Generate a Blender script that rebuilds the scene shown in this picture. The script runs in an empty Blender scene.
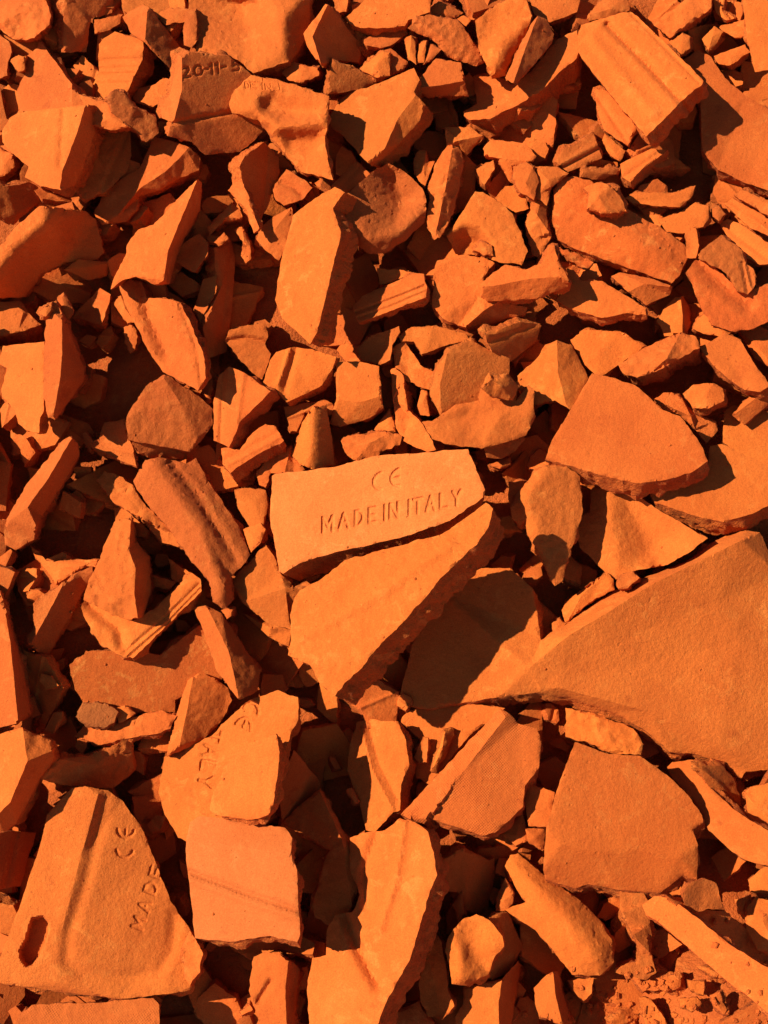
import bpy, bmesh, math, random
import numpy as np
from mathutils import Vector, Matrix, noise
from mathutils.geometry import delaunay_2d_cdt

scene = bpy.context.scene
coll = scene.collection

# ------------------------------------------------------------------ camera
SLOPE = math.radians(33)                       # the heap's flank
TARGET = Vector((0, 0, 0.6))
ELEV = math.radians(47)
cam_data = bpy.data.cameras.new('camera')
cam = bpy.data.objects.new('camera', cam_data)
coll.objects.link(cam)
cam.location = TARGET + 1.05 * Vector((0, -math.cos(ELEV), math.sin(ELEV)))
cam.rotation_euler = (math.radians(90) - ELEV, 0, 0)
cam_data.sensor_fit = 'HORIZONTAL'
cam_data.angle = math.radians(42)
cam_data.clip_start = 0.02
cam_data.clip_end = 500
scene.camera = cam

# ------------------------------------------------------------------ daylight
uax = Vector((1, 0, 0)); vax = Vector((0, math.cos(SLOPE), math.sin(SLOPE))); wax = Vector((0, -math.sin(SLOPE), math.cos(SLOPE)))
to_sun = (uax * -0.76 + vax * 0.22 + wax * 0.60).normalized()
world = bpy.data.worlds.new('World')
scene.world = world
world.use_nodes = True
wn = world.node_tree.nodes; wl = world.node_tree.links
bg = wn['Background']
sky = wn.new('ShaderNodeTexSky')
sky.sky_type = 'NISHITA'
sky.sun_disc = False
sky.air_density = 0.6
sky.dust_density = 0.0
sky.ozone_density = 3.0          # deep clear blue
sky.sun_elevation = math.asin(to_sun.z)
sky.sun_rotation = math.atan2(to_sun.x, to_sun.y)
wl.new(sky.outputs['Color'], bg.inputs['Color'])
bg.inputs['Strength'].default_value = 0.07
sun_data = bpy.data.lights.new('sun', 'SUN')
sun_data.energy = 5.0
sun_data.angle = math.radians(0.53)
sun_data.color = (1.0, 0.93, 0.82)
sun = bpy.data.objects.new('sun', sun_data)
sun.rotation_euler = (-to_sun).to_track_quat('-Z', 'Y').to_euler()
sun.location = TARGET + to_sun * 4
coll.objects.link(sun)
vs = scene.view_settings
vs.view_transform = 'Standard'
vs.look = 'None'
vs.gamma = 1.0
vs.use_curve_mapping = False
vs.exposure = 0.70

# ------------------------------------------------------------------ materials
def clay(name, dark, light, dust, dust_amt=0.45, grain=0.25, pits=0.5, scratch=0.35, coarse=0.35, weave=0.0, rough=0.92):
    """fired clay: mottled body colour, pale powder, dark stains, grit, pores and scratches"""
    m = bpy.data.materials.new(name)
    m.use_nodes = True
    nt = m.node_tree; N = nt.nodes; K = nt.links
    b = N['Principled BSDF']
    b.inputs['Roughness'].default_value = rough
    b.inputs['Specular IOR Level'].default_value = 0.2
    g = N.new('ShaderNodeNewGeometry')
    oi = N.new('ShaderNodeObjectInfo')
    tc = N.new('ShaderNodeTexCoord')
    def nz(scale, det=4, ro=0.55, src=None, dist=0.0):
        t = N.new('ShaderNodeTexNoise'); t.inputs['Scale'].default_value = scale
        t.inputs['Detail'].default_value = det; t.inputs['Roughness'].default_value = ro; t.inputs['Distortion'].default_value = dist
        K.new(src or g.outputs['Position'], t.inputs['Vector']); return t.outputs['Fac']
    def ramp(src, a, c, lo=0.0, hi=1.0):
        r = N.new('ShaderNodeMapRange'); r.inputs['From Min'].default_value = a; r.inputs['From Max'].default_value = c
        r.inputs['To Min'].default_value = lo; r.inputs['To Max'].default_value = hi
        K.new(src, r.inputs['Value']); return r.outputs['Result']
    def math_(op, *v):
        x = N.new('ShaderNodeMath'); x.operation = op
        for s, q in zip(x.inputs, v):
            if isinstance(q, bpy.types.NodeSocket): K.new(q, s)
            else: s.default_value = q
        return x.outputs[0]
    def mix(f, a, c, typ='MIX'):
        x = N.new('ShaderNodeMix'); x.data_type = 'RGBA'; x.blend_type = typ
        for s, v in ((x.inputs[0], f), (x.inputs[6], a), (x.inputs[7], c)):
            if isinstance(v, bpy.types.NodeSocket): K.new(v, s)
            elif isinstance(v, tuple): s.default_value = (*v, 1)
            else: s.default_value = v
        return x.outputs[2]
    big = nz(16, 3); mid = nz(60, 7, 0.68, dist=0.6); fine = nz(800, 2, 0.6)
    col = mix(ramp(big, 0.35, 0.65), dark, light)
    # powder: pale drifts with a torn outline
    powder = math_('MULTIPLY', ramp(mid, 0.53, 0.62), math_('MULTIPLY', ramp(nz(14, 2), 0.35, 0.6), dust_amt))
    col = mix(powder, col, dust)
    # dark fired stains and wet-looking spots
    col = mix(ramp(nz(36, 7, 0.72), 0.60, 0.70, 0, 0.5), col, mix(1.0, dark, (0.66, 0.5, 0.45), 'MULTIPLY'))
    # grit
    col = mix(ramp(fine, 0.38, 0.62), mix(1.0, col, (0.88, 0.84, 0.82), 'MULTIPLY'), mix(1.0, col, (1.06, 1.09, 1.12), 'MULTIPLY'))
    col = mix(ramp(nz(380, 2, 0.5), 0.70, 0.75, 0, 0.75), col, mix(1.0, col, (0.5, 0.4, 0.36), 'MULTIPLY'))
    # scratches run two ways over each piece
    scr = None
    for ang in (0.5, 1.9):
        mp = N.new('ShaderNodeMapping'); mp.inputs['Rotation'].default_value = (0, 0, ang); mp.inputs['Scale'].default_value = (18, 420, 60)
        K.new(tc.outputs['Object'], mp.inputs['Vector'])
        ns = nz(1.0, 3, 0.5, mp.outputs['Vector'], 0.3)
        q = math_('MULTIPLY', ramp(ns, 0.70, 0.76), ramp(nz(30, 2), 0.48, 0.6))
        scr = q if scr is None else math_('MAXIMUM', scr, q)
    col = mix(math_('MULTIPLY', scr, scratch), col, dust)
    hv = N.new('ShaderNodeHueSaturation')
    K.new(ramp(oi.outputs['Random'], 0, 1, 0.82, 1.12), hv.inputs['Value'])
    r2 = math_('FRACT', math_('MULTIPLY', oi.outputs['Random'], 7.31))
    K.new(ramp(r2, 0, 1, 0.4975, 0.5015), hv.inputs['Hue'])
    K.new(col, hv.inputs['Color'])
    K.new(hv.outputs['Color'], b.inputs['Base Color'])
    # fine relief: sand, shallow waves, pores, scratches
    h = math_('MULTIPLY', nz(1300, 2, 0.6), grain)
    h = math_('MULTIPLY_ADD', nz(240, 5, 0.65), coarse * 3.0, h)
    vor = N.new('ShaderNodeTexVoronoi'); vor.inputs['Scale'].default_value = 150
    K.new(g.outputs['Position'], vor.inputs['Vector'])
    sep = N.new('ShaderNodeSeparateColor'); K.new(vor.outputs['Color'], sep.inputs['Color'])
    pore = math_('MULTIPLY', ramp(vor.outputs['Distance'], 0.30, 0.16), math_('MULTIPLY', ramp(sep.outputs['Red'], 0.80, 0.95), ramp(nz(22, 3), 0.45, 0.65)))
    h = math_('MULTIPLY_ADD', pore, -pits, h)
    h = math_('MULTIPLY_ADD', scr, -0.6 * scratch, h)
    h = math_('MULTIPLY_ADD', nz(95, 4, 0.6), 1.3 * coarse, h)
    if weave:
        for d in ('X', 'Y'):
            w = N.new('ShaderNodeTexWave'); w.bands_direction = d; w.inputs['Scale'].default_value = 150; w.inputs['Distortion'].default_value = 0.6
            mp = N.new('ShaderNodeMapping'); mp.inputs['Rotation'].default_value = (0, 0, math.radians(50))
            K.new(tc.outputs['Object'], mp.inputs['Vector']); K.new(mp.outputs['Vector'], w.inputs['Vector'])
            h = math_('MULTIPLY_ADD', math_('MULTIPLY', w.outputs['Fac'], ramp(nz(35, 3), 0.35, 0.6)), weave, h)
    bp = N.new('ShaderNodeBump'); bp.inputs['Strength'].default_value = 1.0; bp.inputs['Distance'].default_value = 0.0009
    K.new(h, bp.inputs['Height']); K.new(bp.outputs['Normal'], b.inputs['Normal'])
    return m

FACE = {
    '':  clay('fired_clay', (0.502, 0.095, 0.0100), (0.559, 0.116, 0.0130), (0.638, 0.176, 0.0261)),
    'p': clay('pink_clay', (0.547, 0.118, 0.0192), (0.604, 0.138, 0.0243), (0.661, 0.186, 0.0395), grain=0.15, coarse=0.25),
    'y': clay('dusty_clay', (0.513, 0.102, 0.0105), (0.570, 0.120, 0.0139), (0.650, 0.180, 0.0278), dust_amt=0.55),
    'd': clay('sandy_clay', (0.467, 0.090, 0.0105), (0.524, 0.111, 0.0135), (0.604, 0.165, 0.0253), grain=0.6, coarse=0.5),
    'm': clay('red_clay', (0.479, 0.082, 0.0087), (0.536, 0.098, 0.0109), (0.627, 0.170, 0.0261), dust_amt=0.8),
    'k': clay('brown_stone', (0.33, 0.074, 0.012), (0.39, 0.092, 0.015), (0.52, 0.14, 0.022), grain=0.6, pits=0.9, coarse=0.8),
    'x': clay('woven_print_clay', (0.490, 0.095, 0.0105), (0.547, 0.113, 0.0135), (0.616, 0.165, 0.0261), weave=0.22),
}
FRACTURE = clay('broken_clay', (0.490, 0.090, 0.0100), (0.570, 0.119, 0.0139), (0.650, 0.180, 0.0269), dust_amt=0.7, grain=0.7, pits=1.6, scratch=0.1, coarse=2.0)
EARTH = clay('red_earth', (0.433, 0.086, 0.0100), (0.513, 0.108, 0.0139), (0.593, 0.159, 0.0243), dust_amt=0.6, grain=0.8, pits=0.8, scratch=0.0, coarse=1.5)

# ------------------------------------------------------------------ mesh helpers
def tri_heights(out, inn):
    """coarse facets of a shard's face: vertices and triangles"""
    V = [Vector(p[:2]) for p in out]; z = [p[2] for p in out]; m = len(V)
    E = [(i, (i + 1) % m) for i in range(m)]
    for pl in inn:
        i0 = len(V)
        for p in pl:
            V.append(Vector(p[:2])); z.append(p[2])
        E += [(i0 + i, i0 + i + 1) for i in range(len(pl) - 1)]
    r = delaunay_2d_cdt(V, E, [], 0, 1e-4)
    vz = [sum(z[j] for j in o) / len(o) if len(o) else None for o in r[3]]
    for i, q in enumerate(vz):
        if q is None:
            kn = [vz[j] for e in r[1] for j in e if i in e and j != i and vz[j] is not None]
            vz[i] = sum(kn) / len(kn) if kn else 0.0
    return np.array([[v.x, v.y] for v in r[0]]), np.array(vz), r[2]

def sample(V, z, T, X):
    R = np.full(len(X), np.nan); best = np.full(len(X), -1e9)
    for t in T:
        (ax, ay), (bx, by), (cx, cy) = V[t[0]], V[t[1]], V[t[2]]
        d = (by - cy) * (ax - cx) + (cx - bx) * (ay - cy)
        if abs(d) < 1e-9: continue
        l0 = ((by - cy) * (X[:, 0] - cx) + (cx - bx) * (X[:, 1] - cy)) / d
        l1 = ((cy - ay) * (X[:, 0] - cx) + (ax - cx) * (X[:, 1] - cy)) / d
        mn = np.minimum(np.minimum(l0, l1), 1 - l0 - l1)
        g = mn > best
        c = np.clip(np.stack([l0, l1, 1 - l0 - l1], 1), -0.25, 1.25)
        R[g] = (c[:, 0] * z[t[0]] + c[:, 1] * z[t[1]] + c[:, 2] * z[t[2]])[g]
        best[g] = mn[g]
    return R

def seg_dist(X, pl):
    d = np.full(len(X), 1e9)
    for a, b in zip(pl[:-1], pl[1:]):
        a = np.array(a, float); b = np.array(b, float); v = b - a; L = max(v @ v, 1e-9)
        t = np.clip(((X - a) @ v) / L, 0, 1)
        d = np.minimum(d, np.hypot(*(X - a - t[:, None] * v).T))
    return d

def in_poly(poly, X):
    r = np.zeros(len(X), bool); m = len(poly)
    for i in range(m):
        x0, y0 = poly[i][:2]; x1, y1 = poly[(i + 1) % m][:2]
        if y0 == y1: continue
        r ^= ((y0 > X[:, 1]) != (y1 > X[:, 1])) & (X[:, 0] < (x1 - x0) * (X[:, 1] - y0) / (y1 - y0) + x0)
    return r

AMP = {0: (0.30, 1.0, 1.0, 1.9), 1: (0.60, 1.6, 1.3, 2.3), 2: (1.5, 2.2, 1.8, 2.9)}

def shard_mesh(name, out, inn, back, rough, seed, feats=(), hole=None, step=3.3, smooth=0):
    """a broken piece: facetted face with relief, ragged arrises, rough broken sides, closed back (millimetres)"""
    fa, wa, ea, sa = AMP[rough]
    ext = max(abs(sum(out[i - 1][0] * out[i][1] - out[i][0] * out[i - 1][1] for i in range(len(out)))) * 0.5, 1.0) ** 0.5
    k_ = min(1.0, max(0.4, ext / 55)); fa *= k_; wa *= k_
    rnd = random.Random(seed)
    off = Vector((rnd.uniform(0, 900), rnd.uniform(0, 900), rnd.uniform(0, 900)))
    V, z, T = tri_heights(out, inn)
    area = 0.5 * sum(out[i - 1][0] * out[i][1] - out[i][0] * out[i - 1][1] for i in range(len(out)))
    if area < 0: out = out[::-1]
    # ragged outline
    bd = []
    m = len(out)
    for i in range(m):
        p = Vector(out[i][:2]); q = Vector(out[(i + 1) % m][:2]); d = q - p; L = d.length
        if L < 1e-6: continue
        k = max(1, int(round(L / step))); nrm = Vector((d.y, -d.x)) / L
        for j in range(k):
            w = p + d * (j / k); e = min(1.0, 0.35 + 2.0 * min(j / k, 1 - j / k))
            w3 = Vector((w.x, w.y, 0)) + off
            bd.append(w + nrm * (e * ea * (0.9 * noise.noise(w3 / 14) + 0.8 * noise.noise(w3 / 5) + 0.9 * (0.2 - abs(noise.noise(w3 / 9 + Vector((4, 4, 4))))))))
    nb = len(bd)
    B = np.array([[b.x, b.y] for b in bd])
    lo, hi = B.min(0), B.max(0)
    xs = np.arange(lo[0], hi[0] + step, step); ys = np.arange(lo[1], hi[1] + step, step * 0.87)
    G = np.array([(x + (step / 2 if j % 2 else 0), y) for j, y in enumerate(ys) for x in xs])
    rs = np.random.RandomState(seed % 100000)
    G = G + rs.uniform(-0.28, 0.28, G.shape) * step
    extra = []
    for w, d, pl in feats:                                    # dense points round stamped letters and grooves
        s = max(0.75, w * 0.33); rad = w * 0.95
        P_ = np.array(pl, float); a, c = P_.min(0) - rad, P_.max(0) + rad
        g = np.stack(np.meshgrid(np.arange(a[0], c[0], s), np.arange(a[1], c[1], s)), -1).reshape(-1, 2)
        if len(g): extra.append(g[seg_dist(g, pl) < rad])
    if hole:
        hp = hole[1]; P_ = np.array(hp, float); a, c = P_.min(0) - 3, P_.max(0) + 3
        g = np.stack(np.meshgrid(np.arange(a[0], c[0], 1.3), np.arange(a[1], c[1], 1.3)), -1).reshape(-1, 2)
        extra.append(g[seg_dist(g, list(hp) + [hp[0]]) < 4])
    if extra:
        E = np.concatenate(extra)
        key = np.unique(np.round(E / 0.7).astype(int), axis=0); E = key * 0.7 + rs.uniform(-0.05, 0.05, key.shape)
        cell = set(map(tuple, np.floor(E / step).astype(int)))
        G = G[[tuple(c) not in cell for c in np.floor(G / step).astype(int)]] if len(G) else G
        G = np.concatenate([G, E])
    ring = list(map(tuple, B))
    if len(G):
        G = G[in_poly(ring, G)]
    if len(G):
        dB = np.min(np.hypot(G[:, None, 0] - B[None, :, 0], G[:, None, 1] - B[None, :, 1]), 1)
        G = G[dB > step * 0.45]; dB = dB[dB > step * 0.45]
    else: dB = np.zeros(0)
    X = np.concatenate([B, G]) if len(G) else B
    edges = [(i, (i + 1) % nb) for i in range(nb)]
    if inn and not smooth:                                    # crisp arrises between facets
        R_ = []
        for pl in inn:
            last = None
            for a, c in zip(pl[:-1], pl[1:]):
                a = np.array(a[:2]); c = np.array(c[:2]); k = max(1, int(round(np.hypot(*(c - a)) / (step * 0.8))))
                for j in range(k + (1 if pl[-1][:2] == tuple(c) else 0)):
                    p = a + (c - a) * j / k
                    nv = Vector((p[0], p[1], 7)) + off
                    p = p + np.array((noise.noise(nv / 6), noise.noise(nv / 6 + Vector((31, 7, 3))))) * 0.55
                    if in_poly(ring, p[None])[0] and np.min(np.hypot(*(B - p).T)) > step * 0.4:
                        R_.append((p, last)); last = len(R_) - 1
                    else: last = None
        if R_:
            RP = np.array([q[0] for q in R_])
            if len(G):
                dR = np.min(np.hypot(G[:, None, 0] - RP[None, :, 0], G[:, None, 1] - RP[None, :, 1]), 1)
                G = G[dR > step * 0.5]
            i0 = nb + len(G)
            X = np.concatenate([B, G, RP]) if len(G) else np.concatenate([B, RP])
            edges += [(i0 + q[1], i0 + j) for j, q in enumerate(R_) if q[1] is not None]
    r = delaunay_2d_cdt([Vector(p) for p in X], edges, [], 1, 1e-5)
    Xo = np.array([[v.x, v.y] for v in r[0]])
    tris = r[2]
    Zs = sample(V, z, T, Xo)
    dist = np.min(np.hypot(Xo[:, None, 0] - B[None, :, 0], Xo[:, None, 1] - B[None, :, 1]), 1)
    if smooth:
        eg = np.array(r[1]); deg = np.bincount(eg.ravel(), minlength=len(Xo)).astype(float); fix = dist < step * 0.4
        for _ in range(smooth):
            acc = np.zeros(len(Xo)); np.add.at(acc, eg[:, 0], Zs[eg[:, 1]]); np.add.at(acc, eg[:, 1], Zs[eg[:, 0]])
            Zs = np.where(fix, Zs, acc / np.maximum(deg, 1))
    rel = np.zeros(len(Xo))
    for w, d, pl in feats:
        dd = seg_dist(Xo, pl)
        if w > 3.2:  rel = np.where(np.abs(d * np.exp(-(dd / (w * 0.55)) ** 2)) > np.abs(rel), d * np.exp(-(dd / (w * 0.55)) ** 2), rel)
        else:        rel = np.maximum(rel, d * np.clip((w * 0.74 - dd) / (w * 0.5), 0, 1)) if d > 0 else rel + d * np.clip((w * 0.8 - dd) / (w * 0.5), 0, 1)
    Zs = Zs - rel
    if hole:
        hd = seg_dist(Xo, list(hole[1]) + [hole[1][0]])
        Zs = Zs - np.where(in_poly(hole[1], Xo), np.clip(hd / 1.8, 0, 1) * hole[0], 0)
    calm = np.clip(1 - np.abs(rel) * 2, 0.25, 1) if feats else np.ones(len(Xo))
    Zc = np.empty(len(Xo))
    for i, p in enumerate(Xo):
        w = Vector((p[0], p[1], Zs[i])) + off
        nzv = noise.fractal(w / 8.5, 0.9, 2.1, 3) * fa + noise.noise(w / 38) * wa * 0.7
        if rough:
            w2 = w + Vector((noise.noise(w / 9), noise.noise(w / 9 + Vector((5, 5, 5))), 0)) * 4
            nzv += (0.3 - abs(noise.noise(w2 / 12))) * k_ * (1.0 if rough == 1 else 2.2) - max(0, noise.noise(w / 5.5) - 0.25) * k_ * (1.0 if rough == 1 else 1.8)
        chip = 0.5 + 0.9 * noise.noise(w / 7) + 0.8 * noise.noise(w / 19)
        rr = 3.2
        nzv2 = -max(0.0, chip - 0.35) * 2.2 * max(0.0, 1 - dist[i] / rr) ** 2
        Zc[i] = Zs[i] + nzv * calm[i] + nzv2
    # vertex ids of the boundary in the triangulation
    idx = {}
    for i, o in enumerate(r[3]):
        for j in o:
            if j < nb: idx[j] = i
    loop = [idx[j] for j in range(nb) if j in idx]
    verts = [(Xo[i][0], Xo[i][1], Zc[i]) for i in range(len(Xo))]
    faces = [tuple(t) if _ccw(Xo, t) else tuple(reversed(t)) for t in tris]
    nfront = len(faces)
    cx, cy = B.mean(0)
    L = len(loop)
    prev = loop
    lat = [Vector((Xo[v][0] - cx, Xo[v][1] - cy)) for v in loop]
    nr = []
    for k in range(L):
        a = Xo[loop[k - 1]]; c = Xo[loop[(k + 1) % L]]; d = Vector((c[0] - a[0], c[1] - a[1]))
        nr.append(Vector((d.y, -d.x)).normalized() if d.length > 1e-6 else Vector((0, 0)))
    depth = -back[2]; taper = back[3] if len(back) > 3 else 0.07
    nring = max(3, min(9, int(depth / 2.6)))
    for f in [(q + 1) / nring for q in range(nring)]:
        cur = []
        for k, v in enumerate(loop):
            p = verts[v]; sh = 1 - taper * f
            x = cx + lat[k].x * sh + back[0] * f; y = cy + lat[k].y * sh + back[1] * f; zz = p[2] + back[2] * f
            w = Vector((x, y, zz * 1.8)) + off
            w2 = w + Vector((noise.noise(w / 8), noise.noise(w / 8 + Vector((9, 2, 4))), noise.noise(w / 8 + Vector((3, 8, 1))))) * 5
            a = sa * (0.15 + noise.fractal(w / 6.5, 0.8, 2.0, 3) * 0.7 + (0.28 - abs(noise.noise(w2 / 9))) * 1.9) * min(1, 0.35 + 2.2 * f)
            s_ = min(1.0, max(0.0, (f - 0.22) / 0.25))            # broken steps that jut out below the arris
            a += min(5.0, depth * 0.28) * s_ * max(0.0, 0.12 + noise.noise(Vector((x, y, 0)) / 17 + off)) * 1.5
            x += nr[k].x * a; y += nr[k].y * a; zz += 0.5 * sa * noise.noise(w / 5)
            cur.append(len(verts)); verts.append((x, y, zz))
        for k in range(L):
            faces.append((prev[k], cur[k], cur[(k + 1) % L], prev[(k + 1) % L]))
        prev = cur
    ci = len(verts)
    bz = float(np.mean([verts[v][2] for v in prev]))
    verts.append((cx + back[0], cy + back[1], bz))
    for k in range(L):
        faces.append((prev[(k + 1) % L], prev[k], ci))
    me = bpy.data.meshes.new(name)
    me.from_pydata([(a / 1000, b / 1000, c / 1000) for a, b, c in verts], [], faces)
    me.polygons.foreach_set('material_index', [0] * nfront + [1] * (len(faces) - nfront))
    me.polygons.foreach_set('use_smooth', [True] * nfront + [False] * (len(faces) - nfront))
    me.set_sharp_from_angle(angle=math.radians(26))
    me.update()
    return me

def _ccw(X, t):
    a, b, c = X[t[0]], X[t[1]], X[t[2]]
    return (b[0] - a[0]) * (c[1] - a[1]) - (b[1] - a[1]) * (c[0] - a[0]) > 0

def random_outline(seed, size):
    r = random.Random(seed); k = r.randint(4, 7); st = r.uniform(.45, 1); ph = r.uniform(0, 6.28); o = []
    for i in range(k):
        a = 2 * math.pi * (i + r.uniform(-.3, .3)) / k; q = size * r.uniform(.75, 1.15)
        x, y = q * math.cos(a), q * st * math.sin(a)
        o.append((x * math.cos(ph) - y * math.sin(ph), -(x * math.sin(ph) + y * math.cos(ph))))
    return o

def piece(name, me, mats, label, cat, place, turn, group=None):
    o = bpy.data.objects.new(name, me)
    for m in mats: me.materials.append(m)
    coll.objects.link(o)
    o.location = Vector(place) / 10000
    o.rotation_mode = 'QUATERNION'; o.rotation_quaternion = turn
    o['label'] = label; o['category'] = cat
    if group: o['group'] = group
    return o

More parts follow.
